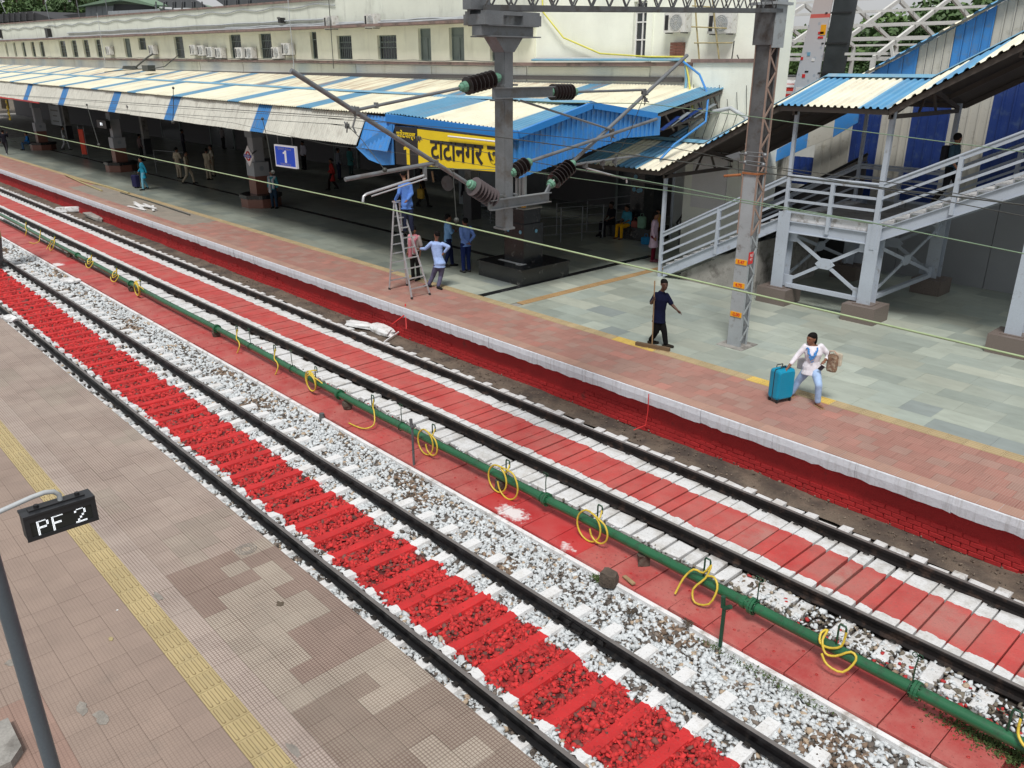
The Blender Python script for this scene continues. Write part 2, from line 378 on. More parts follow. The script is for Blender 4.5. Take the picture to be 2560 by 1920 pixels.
def beveled_unit(m, bev=.06, seed=0, rough=.03):
    """a worn block: chamfered top, slightly irregular corners"""
    r = random.Random(seed); e = bev
    def j(): return r.uniform(-rough, rough)
    base = [(-.5, -.5), (.5, -.5), (.5, .5), (-.5, .5)]
    cs = [(x+j(), y+j()) for x, y in base]
    v = [(x, y, -1) for x, y in cs]+[(x, y, -e*2) for x, y in cs]+[(x*(1-2*e), y*(1-2*e), j()*.5) for x, y in cs]
    f = [(8, 9, 10, 11)]+[(i, (i+1) % 4, 4+(i+1) % 4, 4+i) for i in range(4)]+[(4+i, 4+(i+1) % 4, 8+(i+1) % 4, 8+i) for i in range(4)]
    mb = MB(); mb.add(v, f); return mb.mesh('block', m)
def lay(parent, name, rects, m, limit=300, th=.02, jit=.0015):
    """rects: (x0,x1,y0,y1,z,tint). The nearest in view become single pieces, the rest one joined part."""
    me = unit_box(m); rr = []
    for q in rects:
        c = Vector(((q[0]+q[1])/2, (q[2]+q[3])/2, q[4])); rr.append((not inview(c, 30), (c-C0).length, q))
    rr.sort(key=lambda t: (t[0], t[1]))
    for hid, d, q in rr[:limit]:
        link(name, me, parent, q[5], ((q[0]+q[1])/2, (q[2]+q[3])/2, q[4]+random.uniform(-jit, jit)),
             (random.uniform(-.002, .002), random.uniform(-.002, .002), 0), (q[1]-q[0], q[3]-q[2], th))
    if len(rr) > limit:
        mb = MB()
        for hid, d, q in rr[limit:]:
            z = q[4]+random.uniform(-jit, jit)*.5; mb.box(q[0], q[1], q[2], q[3], z-th, z, 0, q[5], bottom=False)
        mb.build(name+'_rest' if False else name+'s', m, parent)['kind'] = 'stuff'
def stones(name, regions, parent, seed=3):
    """regions: x0,x1,y0,y1,z,size,per_m2,colourfunction"""
    rg = np.random.default_rng(seed); t = (1+5**.5)/2
    iv = np.array([(-1, t, 0), (1, t, 0), (-1, -t, 0), (1, -t, 0), (0, -1, t), (0, 1, t), (0, -1, -t), (0, 1, -t), (t, 0, -1), (t, 0, 1), (-t, 0, -1), (-t, 0, 1)])/1.9
    fi = np.array([(0, 11, 5), (0, 5, 1), (0, 1, 7), (0, 7, 10), (0, 10, 11), (1, 5, 9), (5, 11, 4), (11, 10, 2), (10, 7, 6), (7, 1, 8), (3, 9, 4), (3, 4, 2), (3, 2, 6), (3, 6, 8), (3, 8, 9), (4, 9, 5), (2, 4, 11), (6, 2, 10), (8, 6, 7), (9, 8, 1)])
    V = []; T = []
    for (x0, x1, y0, y1, z, sz, dens, cf) in regions:
        n = int((x1-x0)*(y1-y0)*dens)
        c = np.stack([rg.uniform(x0, x1, n), rg.uniform(y0, y1, n), z+rg.uniform(-.012, .016, n)], 1)
        a = rg.normal(size=(n, 4)); a /= np.linalg.norm(a, axis=1)[:, None]; w, x, y, zz = a.T
        R = np.stack([1-2*(y*y+zz*zz), 2*(x*y-zz*w), 2*(x*zz+y*w), 2*(x*y+zz*w), 1-2*(x*x+zz*zz), 2*(y*zz-x*w), 2*(x*zz-y*w), 2*(y*zz+x*w), 1-2*(x*x+y*y)], 1).reshape(n, 3, 3)
        sc = sz*rg.uniform(.6, 1.35, (n, 1))*np.stack([rg.uniform(.75, 1.3, n), rg.uniform(.5, 1.0, n), rg.uniform(.4, .8, n)], 1)
        loc = iv[None]*rg.uniform(.85, 1.45, (n, 12, 1))
        for _ in range(5):
            pn = rg.normal(size=(n, 1, 3)); pn /= np.linalg.norm(pn, axis=2)[:, :, None]; dd = (loc*pn).sum(2, keepdims=True)
            loc = loc-pn*np.maximum(0, dd-rg.uniform(.35, .75, (n, 1, 1)))
        loc = loc*sc[:, None, :]
        v = np.einsum('nij,nkj->nki', R, loc); v[:, :, 2] *= .8; v += c[:, None, :]
        V.append(v.reshape(-1, 3)); T.append(np.repeat(cf(rg, c), 12, axis=0))
    V = np.concatenate(V); T = np.concatenate(T); n = len(V)//12
    Fc = (fi[None]+12*np.arange(n)[:, None, None]).reshape(-1, 3)
    me = bpy.data.meshes.new(name); me.vertices.add(len(V)); me.vertices.foreach_set('co', V.astype(np.float32).ravel())
    me.loops.add(Fc.size); me.loops.foreach_set('vertex_index', Fc.astype(np.int32).ravel())
    me.polygons.add(len(Fc)); me.polygons.foreach_set('loop_start', np.arange(0, Fc.size, 3, dtype=np.int32))
    me.update(calc_edges=True)
    at_ = me.color_attributes.new('tint', 'FLOAT_COLOR', 'POINT')
    at_.data.foreach_set('color', np.concatenate([T, np.ones((len(T), 1))], 1).astype(np.float32).ravel())
    me.materials.append(M['stone']); o = link(name, me, parent); o['kind'] = 'stuff'; return o
def corr(mb, P0, Wv, Lv, N, ridges, depth, tint=None, mi=0, duty=(.5, .62, .88, 1.0)):
    """one trapezoid-profiled sheet: corner P0, width Wv (across ridges), length Lv"""
    P0, Wv, Lv, N = Vector(P0), Vector(Wv), Vector(Lv), Vector(N).normalized(); pr = [(0, 0)]
    for i in range(ridges):
        pr += [((i+duty[0])/ridges, 0), ((i+duty[1])/ridges, depth), ((i+duty[2])/ridges, depth), ((i+duty[3])/ridges, 0)]
    vs = [P0+Wv*a+N*h for a, h in pr]+[P0+Lv+Wv*a+N*h for a, h in pr]; n = len(pr)
    mb.add(vs, [(i, i+1, n+i+1, n+i) for i in range(n-1)], mi, tint)
def text(body, size, m, parent, loc, rot, extrude=.004, off=0., name='lettering', align='CENTER', sx=1.0):
    cu = bpy.data.curves.new(name, 'FONT'); cu.body = body; cu.size = size; cu.extrude = extrude; cu.offset = off
    cu.align_x = align; cu.align_y = 'CENTER'; cu.resolution_u = 3
    o = bpy.data.objects.new(name, cu); COL.objects.link(o); bpy.context.view_layer.update()
    me = bpy.data.meshes.new_from_object(o.evaluated_get(bpy.context.evaluated_depsgraph_get())); bpy.data.objects.remove(o)
    me.materials.clear(); me.materials.append(m)
    return link(name, me, parent, None, loc, rot, (sx, 1, 1))
# ================================================================ ground
XL, XR = -110.0, 2.5
g = struct('ground')
mb = MB(); mb.add([(-900, -300, -.75), (500, -300, -.75), (500, 900, -.75), (-900, 900, -.75)], [(0, 1, 2, 3)])
mb.build('soil', M['ground'], g)
# ---------------------------------------------------------------- platform 2 (near, lower left)
P2 = struct('platform'); E2 = 4.13
mb = MB(); mb.box(XL, XR, -6, E2-.12, -.7, .772); mb.build('platform_body', M['concrete'], P2)
mb = MB()
x = XR
while x > -60:                     # ragged cement edge of the platform
    w = random.uniform(.25, .6); mb.box(x-w, x, E2-.20, E2-.035+random.uniform(-.012, .006), .60, .790+random.uniform(-.003, .002)); x -= w
mb.build('platform_edge', M['concrete'], P2)
def p2tint(x, y):
    n = math.sin(x*1.9+y*3.1)+math.sin(x*.83-y*2.3+1.7)+.8*math.sin(x*3.7+y*1.3)+random.uniform(-.25, .25)
    if y < 2.17:
        k = random.uniform(.95, 1.05); return (.315*k, .238*k, .195*k) if y > 1.0 or x < -8 else (.31*k, .20*k, .16*k)
    k = random.uniform(.94, 1.06)
    if y < 2.72: return (.46*k, .385*k, .335*k)
    if x > -6.2 and n < 1.35: return (.29*k, .235*k, .19*k)
    if x > -9.3:
        return (.42*k, .365*k, .30*k) if n > -.1 or random.random() < .12 else (.30*k, .225*k, .185*k)
    return (.42*k, .345*k, .295*k) if n > -1.3 else (.39*k, .335*k, .28*k)
rects = []; T = .29
rows = [(2.46+i*T, 2.46+(i+1)*T) for i in range(5)]+[(3.91, 4.10)]
rows += [(2.17-(i+1)*T, 2.17-i*T) for i in range(9)]
for (ya, yb) in rows:
    x = XR
    while x > -48:
        rects.append((x-T+.0012, x-.0012, ya+.0012, yb-.0012, .80, p2tint(x, (ya+yb)/2))); x -= T
ra = [r for r in rects if r[3] > 2.2]; rb = [r for r in rects if r[3] <= 2.2]
lay(P2, 'floor_tile', ra, M['p2tile'], 180, .02, .0022); lay(P2, 'worn_tile', rb, M['p2flat'], 120, .02, .0012)
# tactile strip with four raised bars on each block
def tactile(parent, x0, x1, yc, pitch, wy, ridx, base, barc, n_single, alongy=False, dots=()):
    mb = MB(); hh = .004
    mb.box(-pitch/2+.003, pitch/2-.003, -wy/2, wy/2, -.02, .001, 0, bottom=False)
    for k in range(4):
        yy = -wy/2+wy*(k+.5)/4; a = pitch/2-.028; r = .013
        pl = [(-a, yy-r*.6, 0), (-a+.01, yy-r, 0), (a-.01, yy-r, 0), (a, yy-r*.6, 0), (a, yy+r*.6, 0), (a-.01, yy+r, 0), (-a+.01, yy+r, 0), (-a, yy+r*.6, 0)]
        mb.add([(px*1.06, yy+(py-yy)*1.4, .0018) for px, py, _ in pl], [tuple(range(8))], 2)
        top = [(px*.985, yy+(py-yy)*.75, .009) for px, py, _ in pl]
        mb.add([(px, py, .001) for px, py, _ in pl]+top, [tuple(range(8, 16))]+[(i, (i+1) % 8, 8+(i+1) % 8, 8+i) for i in range(8)], 1)
    me = mb.mesh('tactile_tile', [M['tactile'], M[ridx], M['tactile_dirt']]); n = int(abs(x1-x0)/pitch)
    for i in range(min(n, n_single)):
        c = x0-(i+.5)*pitch; k = random.uniform(.92, 1.06); cc = base
        if i in dots: cc = (.66, .47, .12)
        p = (c, yc, .803) if not alongy else (yc, c, .803)
        link('tactile_tile', me, parent, (cc[0]*k, cc[1]*k, cc[2]*k), p, (0, 0, PI/2 if alongy else 0))
    if n > n_single:
        mb = MB(); 
        for i in range(n_single, n):
            c = x0-(i+.5)*pitch; k = random.uniform(.92, 1.06); t = (base[0]*k, base[1]*k, base[2]*k)
            mb.box(c-pitch/2+.003, c+pitch/2-.003, yc-wy/2, yc+wy/2, .785, .804, 0, t, bottom=False)
            for q in range(4): mb.box(c-pitch/2+.028, c+pitch/2-.028, yc-wy/2+wy*(q+.3)/4, yc-wy/2+wy*(q+.7)/4, .804, .809, 0, t, bottom=False)
        mb.build('tactile_tiles', M['tactile'], parent)['kind'] = 'stuff'
M['tactile_dirt'] = mat('dirty_tactile_groove', (.17, .12, .055), .8)
tactile(P2, XR, -30, 2.315, .29, .285, 'tactile', (.43, .345, .18), None, 110)
# ---------------------------------------------------------------- ballast beds
bl = struct('ballast_bed')
mb = MB(); mb.add([(XL, 3.9, -.26), (XR+3, 3.9, -.26), (XR+3, 8.1, -.26), (XL, 8.1, -.26)], [(0, 1, 2, 3)]); mb.build('bed_soil', bands('stained_bed_soil', 5.27, 6.36, False, (.10, .014, .013), (.09, .08, .07)), bl)
def c_white(rg, c):
    n = len(c); k = rg.uniform(.82, 1.08, (n, 1)); o = np.ones((n, 3))*np.array([.60, .635, .655])*k
    edge = (c[:, 1] < 4.80)
    bare = rg.random(n) < np.where(edge, .42, .13+.08*(np.sin(c[:, 0]*1.3+c[:, 1]*3) > .3)); o[bare] = np.array([.13, .11, .095])*rg.uniform(.4, 1.5, (bare.sum(), 1))
    st = (np.sin(c[:, 0]*2.3+1)+np.sin(c[:, 0]*.9+c[:, 1]*4)+.6*np.sin(c[:, 0]*5.1-c[:, 1]*3) > 1.25) & (c[:, 1] > 6.9)
    b2 = (rg.random(n) < .5) & st; o[b2] = np.array([.17, .12, .085])*rg.uniform(.4, 1.6, (b2.sum(), 1))
    warm = rg.random(n) < .05; o[warm] = np.array([.42, .33, .24])
    return o
def c_red(rg, c):
    n = len(c); k = rg.uniform(.55, 1.2, (n, 1)); o = np.ones((n, 3))*np.array([.54, .030, .030])*k
    bare = rg.random(n) < .10; o[bare] = np.array([.16, .06, .05])*rg.uniform(.6, 1.4, (bare.sum(), 1)); return o
def c_mix(rg, c):
    n = len(c); o = c_white(rg, c); y = c[:, 1]+.05*np.sin(c[:, 0]*9)+rg.uniform(-.03, .03, n)
    m = (y > 5.27) & (y < 6.36); r = c_red(rg, c); o[m] = r[m]; return o
stones('ballast', [
    (-8.5, XR, 4.05, 7.92, -.240, .050, 520, c_mix), (-8.5, XR, 4.05, 7.92, -.245, .032, 420, c_mix),
    (-15, -8.5, 4.05, 7.92, -.247, .050, 560, c_mix), (-27, -15, 4.05, 7.92, -.256, .060, 330, c_mix),
    (-45, -27, 4.05, 7.92, -.255, .080, 150, c_mix), (-80, -45, 4.05, 7.92, -.27, .12, 50, c_mix)], bl)
# ---------------------------------------------------------------- rails
def rail_profile():
    return [(-.068, -.172), (.068, -.172), (.068, -.160), (.012, -.142), (.009, -.060), (.034, -.046), (.036, -.008), (.028, 0), (-.028, 0), (-.036, -.008), (-.034, -.046), (-.009, -.060), (-.012, -.142), (-.068, -.160)]
M['rail_side'] = mat('black_rail_paint', (.007, .007, .008), .42, .3, 2, dirt=((.03, .026, .024), .3, 9), spec=.3)
M['rail_side1'] = mat('grimy_rail_side', (.012, .010, .010), .55, .4, 1.2, dirt=((.07, .045, .035), .35, 5), spec=.25)
M['rail_top'] = mat('worn_rail_head', (.24, .22, .21), .36, .25, 3, metal=.5)
M['clip'] = mat('rail_clip_iron', (.02, .017, .015), .6, .3, 20)
def rail(parent, y, ms):
    mb = MB(); pr = rail_profile(); n = len(pr); xs = [XR+3, -20, -60, XL-60]
    for x in xs: mb.v += [(x, y+a, b) for a, b in pr]; mb.t += [(1, 1, 1)]*n
    for i in range(len(xs)-1):
        for k in range(n):
            j = (k+1) % n; mb.f.append((i*n+k, i*n+j, (i+1)*n+j, (i+1)*n+k)); mb.mi.append(1 if k == 7 else 0); mb.smooth.append(False)
    return mb.build('rail', [ms, M['rail_top']], parent)
def clip_mesh():
    mb = MB(); pts = [(.02*math.cos(a)+.0, -.11-.032*math.sin(a)*1.1, -.158+.035*abs(math.sin(a))) for a in np.linspace(-.5, PI+.5, 7)]
    pts = [(.042*math.cos(a), -.105-.030*math.sin(a), -.150+.028*math.sin(a)) for a in np.linspace(-.9, PI+.9, 7)]
    mb.tube(pts, .010, 4); mb.box(-.035, .035, -.10, -.066, -.172, -.135); return mb.mesh('rail_clip', M['clip'])
CLIP = clip_mesh()
def track(yc, g2, ms, xs, near):
    t = struct('railway_track'); ys = (yc-g2, yc+g2)
    for y in ys: rail(t, y, ms)
    rest = MB(); k = 0
    for x in xs:
        for y in ys:
            for s in (1, -1):
                if x > near and k < 300:
                    k += 1; link('rail_clip', CLIP, t, None, (x+random.uniform(-.01, .01), y, 0), (0, 0, 0 if s > 0 else PI))
                elif x > -60: rest.box(x-.05, x+.05, y-s*.13-.03, y-s*.13+.03, -.172, -.125, bottom=False)
    rest.build('rail_clips', M['clip'], t)['kind'] = 'stuff'; return t
# track 2: concrete sleepers in painted ballast
sx2 = [XR-.1-.58*i for i in range(115)]; sx2 = [x+.02 for x in sx2]
T2 = track(5.835, .870, M['rail_side'], sx2, -19)
def sleeper_mesh():
    mb = MB(); ys = [-1.375, -.75, -.45, .45, .75, 1.375]; wt = [.080, .088, .075, .075, .088, .080]; wb = [.125, .125, .11, .11, .125, .125]; zt = [-.185, -.172, -.200, -.200, -.172, -.185]
    vs = []
    for y, a, b, z in zip(ys, wt, wb, zt): vs += [(-b, y, -.34), (-a, y, z), (a, y, z), (b, y, -.34)]
    fs = [(4*i+k, 4*i+k+1, 4*i+k+5, 4*i+k+4) for i in range(5) for k in range(3)]+[(0, 1, 2, 3), (20, 21, 22, 23)]
    mb.add(vs, fs); return mb.mesh('sleeper', M['sleeper2'])
SL = sleeper_mesh()
for x in sx2: link('sleeper', SL, T2, None, (x, 5.835, random.uniform(-.004, .006)), (0, 0, random.uniform(-.012, .012)))
# fishplate at the rail joint
mb = MB()
for s in (-1, 1):
    mb.box(-.46, .46, 6.705+s*.028-.012, 6.705+s*.028+.012, -.145, -.055)
    for i in range(4): mb.tube([(-.33+.22*i, 6.705+s*.03, -.10), (-.33+.22*i, 6.705+s*.075, -.10)], .018, 6)
mb.build('fishplate', M['rail_side'], T2).location = (at(1445, 1590, y=6.70).x, 0, 0)
# track 1: washable apron, every sleeper and every slab between them its own piece
sx1 = [XR-.3-.585*i for i in range(118)]
T1 = track(10.467, .871, M['rail_side1'], sx1, -19)
ap = struct('track_apron')
mb = MB(); mb.add([(XL-60, 8.1, -.235), (XR+3, 8.1, -.235), (XR+3, 12.9, -.235), (XL-60, 12.9, -.235)], [(0, 1, 2, 3)]); mb.build('apron_base', mat('wet_dark_dirt', (.05, .042, .035), .9, .3, 6), ap)
BV = [beveled_unit(M['apron'], .035, s, .02) for s in range(6)]
BW = [beveled_unit(M['apron'], .09, 20+s, .05) for s in range(8)]
rest = MB()
def piece(name, me, x, y, z, sx, sy, sz=.12, r=.008, single=True, i=0):
    if single: link(name, me, ap, None, (x, y, z), (random.uniform(-r, r), random.uniform(-r, r), random.uniform(-r, r)*2), (sx*random.uniform(.97, 1.0), sy, sz))
    else: rest.box(x-sx/2, x+sx/2, y-sy/2, y+sy/2, z-sz, z, bottom=False)
ns = 0
for i, x in enumerate(sx1):
    one = i < 90; gap = random.choice((.018, .02, .025, .03, .06))
    zz = random.uniform(-.006, .006)
    # sleeper across the whole track, seen between the rails and beyond them
    piece('apron_sleeper', random.choice(BV), x, 10.467, -.150+zz, .205, 1.60, .1, .004, one)
    piece('sleeper_end', random.choice(BW), x, 11.615+random.uniform(-.03, .03), -.150+random.uniform(-.01, .01), .195, .40, .1, .02, one and ns < 290)
    piece('sleeper_end', random.choice(BW), x, 9.29+random.uniform(-.02, .02), -.150+random.uniform(-.012, .01), .20, .44, .1, .02, one)
    ns += 1
    xm = x-.2925
    piece('apron_slab', random.choice(BV), xm, 10.467, -.146+random.uniform(-.008, .008), .365-gap, 1.56, .1, .005, one)
    piece('edge_slab', random.choice(BW), xm, 11.59+random.uniform(-.05, .03), -.156+random.uniform(-.02, .01), .34-gap, .36, .1, .02, one)
    bad = -4.2 < x and random.random() < .75
    if not bad: piece('edge_slab', random.choice(BW), xm, 9.28+random.uniform(-.04, .04), -.158+random.uniform(-.02, .01), .34-gap, .42, .1, .03, one)
rest.build('apron_pieces', M['apron'], ap)['kind'] = 'stuff'
# dirt strip by the wall, loose rubble
ds = struct('dirt_strip')
mb = MB(); nx, ny = 260, 9; x0, x1, y0, y1 = -75, XR+3, 11.78, 12.62; vs = []
for i in range(nx+1):
    for j in range(ny+1):
        xx = x0+(x1-x0)*i/nx; yy = y0+(y1-y0)*j/ny
        vs.append((xx, yy, -.165+.03*math.sin(xx*2.1+j)*math.sin(yy*7+xx)+random.uniform(-.012, .012)-(.03 if j == 0 else 0)+(.03 if j > 7 else 0)))
mb.add(vs, [(i*(ny+1)+j, (i+1)*(ny+1)+j, (i+1)*(ny+1)+j+1, i*(ny+1)+j+1) for i in range(nx) for j in range(ny)], 0, None, True); mb.build('dirt', M['dirt'], ds)
def c_dirt(rg, c): return np.ones((len(c), 3))*np.array([.14, .11, .085])*rg.uniform(.5, 1.6, (len(c), 1))
def c_chip(rg, c):
    o = c_white(rg, c); b = rg.random(len(c)) < .35; o[b] = np.array([.15, .13, .10])*rg.uniform(.5, 1.5, (b.sum(), 1)); r = rg.random(len(c)) < np.where(c[:, 1] < 9.0, .35, .04); o[r] = np.array([.40, .03, .03]); return o
stones('rubble', [(-30, XR, 11.85, 12.5, -.155, .022, 60, c_dirt), (-20, XR, 12.36, 12.5, -.13, .035, 60, c_dirt), (-5.2, XR, 8.85, 9.5, -.17, .04, 330, c_chip), (-5, XR, 8.62, 8.95, -.17, .035, 260, c_chip),
    (-20, -5.2, 8.95, 9.12, -.17, .03, 70, c_chip)], ds, 9)
# ---------------------------------------------------------------- drain with red slabs, white kerb
dr = struct('covered_drain')
mb = MB(); mb.box(XL, XR+3, 7.84, 7.915, -.30, -.165); mb.build('drain_kerb', M['white'], dr)
mb = MB(); mb.box(XL, XR+3, 7.93, 8.9, -.30, -.20); mb.build('drain_bed', mat('red_stained_soil', (.20, .03, .025), .9, .4, 6, bump=.02), dr)
sl = MB()
mesl = []
for s in range(5): mesl.append(beveled_unit(M['slab_red'], .012, 40+s, .008))
mespl = beveled_unit(M['slab_splash'], .012, 50, .008)
x = XR+.3; i = 0
while x > -62:
    w = .58; k = random.uniform(.88, 1.1); cx = x-w/2
    if -1.9 < cx < -1.05: x -= .12; cx = x-w/2
    me = mespl if (-9.7 < cx < -6.9 or -34 < cx < -33) else random.choice(mesl)
    if -34 > cx > -47: yo = .0
    link('drain_slab', me, dr, (k, k, k), (cx, 8.315+random.uniform(-.008, .008), -.128+random.uniform(-.007, .007)),
         (random.uniform(-.012, .012), random.uniform(-.01, .01), random.uniform(-.006, .006)), (w-.012, .77, .075)); x -= w; i += 1
# bolt rings on the slabs
mb = MB()
for k in range(48):
    xx = XR+.3-.58*(k//1)-.29
    for (dx, dy) in ((-.12, -.12), (.13, .16)):
        if random.random() < .8: mb.tube([(xx+dx+.016*math.cos(a), 8.3+dy+.016*math.sin(a), -.119) for a in np.linspace(0, 2*PI, 7)[:-1]], .004, 3, closed=True, cap=False)
mb.build('lifting_rings', M['redplate'], dr)['kind'] = 'stuff'
# small red conduit lying between slabs and track
mb = MB(); mb.tube([(x, 8.80+.02*math.sin(x*.7), -.13+.01*math.sin(x*1.3)) for x in np.linspace(XR, -9, 40)], .035, 7)
tag(mb.build('conduit', M['slab_red'], None, (1, 1, 1)), 'thin red-painted conduit half buried beside the green pipe', 'conduit')
# ---------------------------------------------------------------- platform 1
P1 = struct('platform'); E1 = 12.17
mb = MB(); mb.box(-130, XR+30, E1+.33, 60, -.7, .772); mb.build('platform_body', M['concrete'], P1)
mb = MB(); mb.box(-130, XR+3, 12.396, 12.55, -.3, .52); mb.build('platform_wall', M['brick_red'], P1)
# coping: a rounded whitewashed slab edge, uneven underside, in lengths
def coping(x0, x1):
    mb = MB(); n = max(2, int((x1-x0)/.12)); vs = []
    for i in range(n+1):
        x = x0+(x1-x0)*i/n; d = random.uniform(-.018, .018); e = random.uniform(-.006, .006)
        vs += [(x, 12.46, .797), (x, E1+.035, .797), (x, E1+e, .775), (x, E1-.01+e, .66), (x, E1+.01+e, .515+d), (x, E1+.06, .50+d), (x, 12.46, .52)]
    mb.add(vs, [(i*7+k, (i+1)*7+k, (i+1)*7+k+1, i*7+k+1) for i in range(n) for k in range(6)], 0, None, False); return mb
x = XR+3; 
while x > -110:
    w = 1.5 if x > -40 else 5.0
    coping(x-w+.0015, x).build('coping_stone', M['coping'], P1); x -= w
# bricks of the wall, lower courses standing clear of the plaster
bm_ = [beveled_unit(M['brick_red'], .05, 60+s, .04) for s in range(5)]
br = []
for c in range(5):
    z = -.17+c*.082; x = XR+.12*(c % 2)
    while x > -60: br.append((x, z, c)); x -= .238
br = [b for b in br if inview((b[0], 12.4, b[1]+.04), 20)]
br.sort(key=lambda b: -b[0]); rest = MB()
for k, (x, z, c) in enumerate(br):
    y = 12.392+random.uniform(-.010, .006)-.004*(5-c)
    if c >= 3 and math.sin(x*.8)+math.sin(x*2.1+1)+random.uniform(-.5, .5) > (-.2 if c == 3 else -1.0): continue
    if k < 300: link('brick', random.choice(bm_), P1, None, (x-.115, y-.008, z+.037), (PI/2+random.uniform(-.03, .03), 0, 0), (.226, .07, .07))
    else: rest.box(x-.226, x-.004, y-.008, y+.06, z, z+.070, bottom=False)
rest.build('bricks', M['brick_red'], P1)['kind'] = 'stuff'
# red grid tiles
rects = []
for j in range(7):
    ya = E1+.02+j*.277; x = XR+.3+.13*(j % 2)
    while x > -82:
        k = random.uniform(.9, 1.12); g_ = random.random()
        t = (.37*k, .155*k, .125*k) if g_ < .65 else ((.36*k, .20*k, .165*k) if g_ < .95 else (.45*k, .17*k, .135*k))
        if j == 0: t = (.44*k, .25*k, .19*k)
        if -48 < x < -33 and 1 < j: t = (.27*k, .26*k, .22*k)
        rects.append((x-.298, x-.002, ya, ya+.274, .80, t)); x -= .30
lay(P1, 'red_tile', rects, M['p1tile'], 300, .02, .0012)
tactile(P1, XR, -80, 14.275, .30, .29, 'tactile', (.44, .345, .20), None, 150, dots=(13, 15, 30, 34, 35, 44, 45, 46, 47))
tactile(P1, 21.0, 14.42, -15.6, .30, .28, 'tactile', (.42, .27, .13), None, 150, alongy=True)
# green stone slabs
rects = []; y = 14.43; j = 0
while y < 30:
    h = .60 if j % 3 else .50; x = XR+random.uniform(0, .6)
    while x > -85:
        w = random.choice((.6, .75, .9, .9, 1.1)); k = random.uniform(.9, 1.1)*(1+.12*math.sin(x*.9+y*1.7)); g_ = random.random()
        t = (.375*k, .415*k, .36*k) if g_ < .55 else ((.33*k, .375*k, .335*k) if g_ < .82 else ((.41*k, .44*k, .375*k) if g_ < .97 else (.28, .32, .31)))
        if x < -18.8: t = tuple(q*.68 for q in t)  # slabs under the canopy darkened in colour to deepen its shade
        x0 = x-w
        for (a, b) in ([(x0, x)] if not (x0 < -15.6+.15 and x > -15.6-.15 and y < 21) else [(x0, -15.75), (-15.45, x)]):
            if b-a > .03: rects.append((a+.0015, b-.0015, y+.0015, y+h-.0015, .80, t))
        x -= w
    y += h; j += 1
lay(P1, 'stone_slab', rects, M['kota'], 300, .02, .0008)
# dark inlay bands
for (xa, xb, ya, yb) in ((-17.05, -16.8, 14.43, 22.), (-85, -20.5, 17.9, 18.15)):
    mb = MB(); mb.box(xa, xb, ya, yb, .79, .8035); mb.build('inlay_band', M['blackgran'], P1)
# ================================================================ station canopy
CREAM = (.80, .78, .62); CYAN = (.12, .31, .47); CREAMF = (.60, .60, .54); BLUEF = (.035, .20, .48)
def TZ(x, z): return z+.0084*max(0, -x-25)            # the long roofs climb very slightly away from here
TF = lambda p: Vector((p.x, p.y, TZ(p.x, p.z)))
canopy = thing('platform_canopy', 'long low station canopy of cream roof sheets with thin blue stripes over platform 1', 'canopy')
Lc = 5.25
def roofrow(y0, z0, y1, z1, name, xe, m, ridges=7, lift=0.):
    """sheets 1.05 wide; every fifth is blue"""
    x = xe; k = 0
    while x > -112:
        blue = (k % 5 == 0); mb = MB(); mb.tf = TF
        t = CYAN if blue else CREAM; kk = random.uniform(.93, 1.05)
        corr(mb, (x-1.05, y0+random.uniform(-.03, .02), z0+lift*(k % 2)), (1.05+.012, 0, 0), (0, y1-y0, z1-z0), (0, 0, 1), ridges, .032, (t[0]*kk, t[1]*kk, t[2]*kk))
        mb.build(name, m, canopy); x -= 1.05; k += 1
roofrow(14.48, 5.44, 17.12, 5.87, 'roof_sheet', -20.2, M['roof'])
roofrow(19.85, 5.46, 23.35, 6.12, 'rear_roof_sheet', -20.2, M['roof_rusty'])
mb = MB(); mb.tf = TF
for x in np.arange(-112, -21, 6.0): corr(mb, (x, 17.1, 5.86), (6.0, 0, 0), (0, 2.75, -.42), (0, 0, 1), 12, .03, CREAM)
mb.build('inner_roof_sheets', M['roof'], canopy)['kind'] = 'stuff'
mb = MB(); mb.tf = TF; 
for x in np.arange(-112, -22, 6.0):
    mb.prism([(x, 16.85, 5.875), (x, 17.12, 5.925), (x, 17.42, 5.875), (x, 17.12, 5.905)], (6.0-.01, 0, 0))
mb.build('ridge_cap', M['cyan'], canopy)
# fascia sheets leaning out at the foot
x = -22.3; k = 0
while x > -112:
    ph = (x+28.5) % 7.5; blue = ph > 6.99 or ph < .5
    blue = abs(((x-.5+28.95+3.75) % 7.5)-3.75) < .52
    mb = MB(); mb.tf = TF; t = BLUEF if blue else CREAMF; kk = random.uniform(.94, 1.04)
    corr(mb, (x-1.0, 14.60, 5.40), (1.0, 0, 0), (0, -.47, -.90+random.uniform(-.01, .01)), (0, -1, .5), 7, .03, (t[0]*kk, t[1]*kk, t[2]*kk))
    mb.build('fascia_sheet', M['fascia'], canopy); x -= 1.0; k += 1
# beams and purlins under the roof
mb = MB(); mb.tf = TF
for (ya, za, yb, zb) in ((14.66, 5.40, 17.1, 5.80), (17.1, 5.80, 19.85, 5.40), (19.85, 5.40, 23.3, 6.06)):
    for x in np.arange(-116.3, -21, 8.0): mb.add([(x, ya, za), (x+8, ya, za), (x+8, yb, zb), (x, yb, zb)], [(0, 1, 2, 3)])
mb.build('soffit_shade_sheet', M['purlin'], canopy); mb = MB(); mb.tf = TF  # added dark sheet that keeps the canopy underside in deep shade
for y, z in ((14.7, 5.36), (15.7, 5.55), (17.1, 5.72), (19.8, 5.32), (21.5, 5.66), (23.1, 5.95)):
    for x in np.arange(-116.3, -21, 8.0): mb.box(x, x+8, y-.04, y+.04, z-.12, z-.02)
for x in np.arange(-107.5, -21, 9.0):
    mb.box(x-.12, x+.12, 14.85, 23.3, 4.95, 5.20)
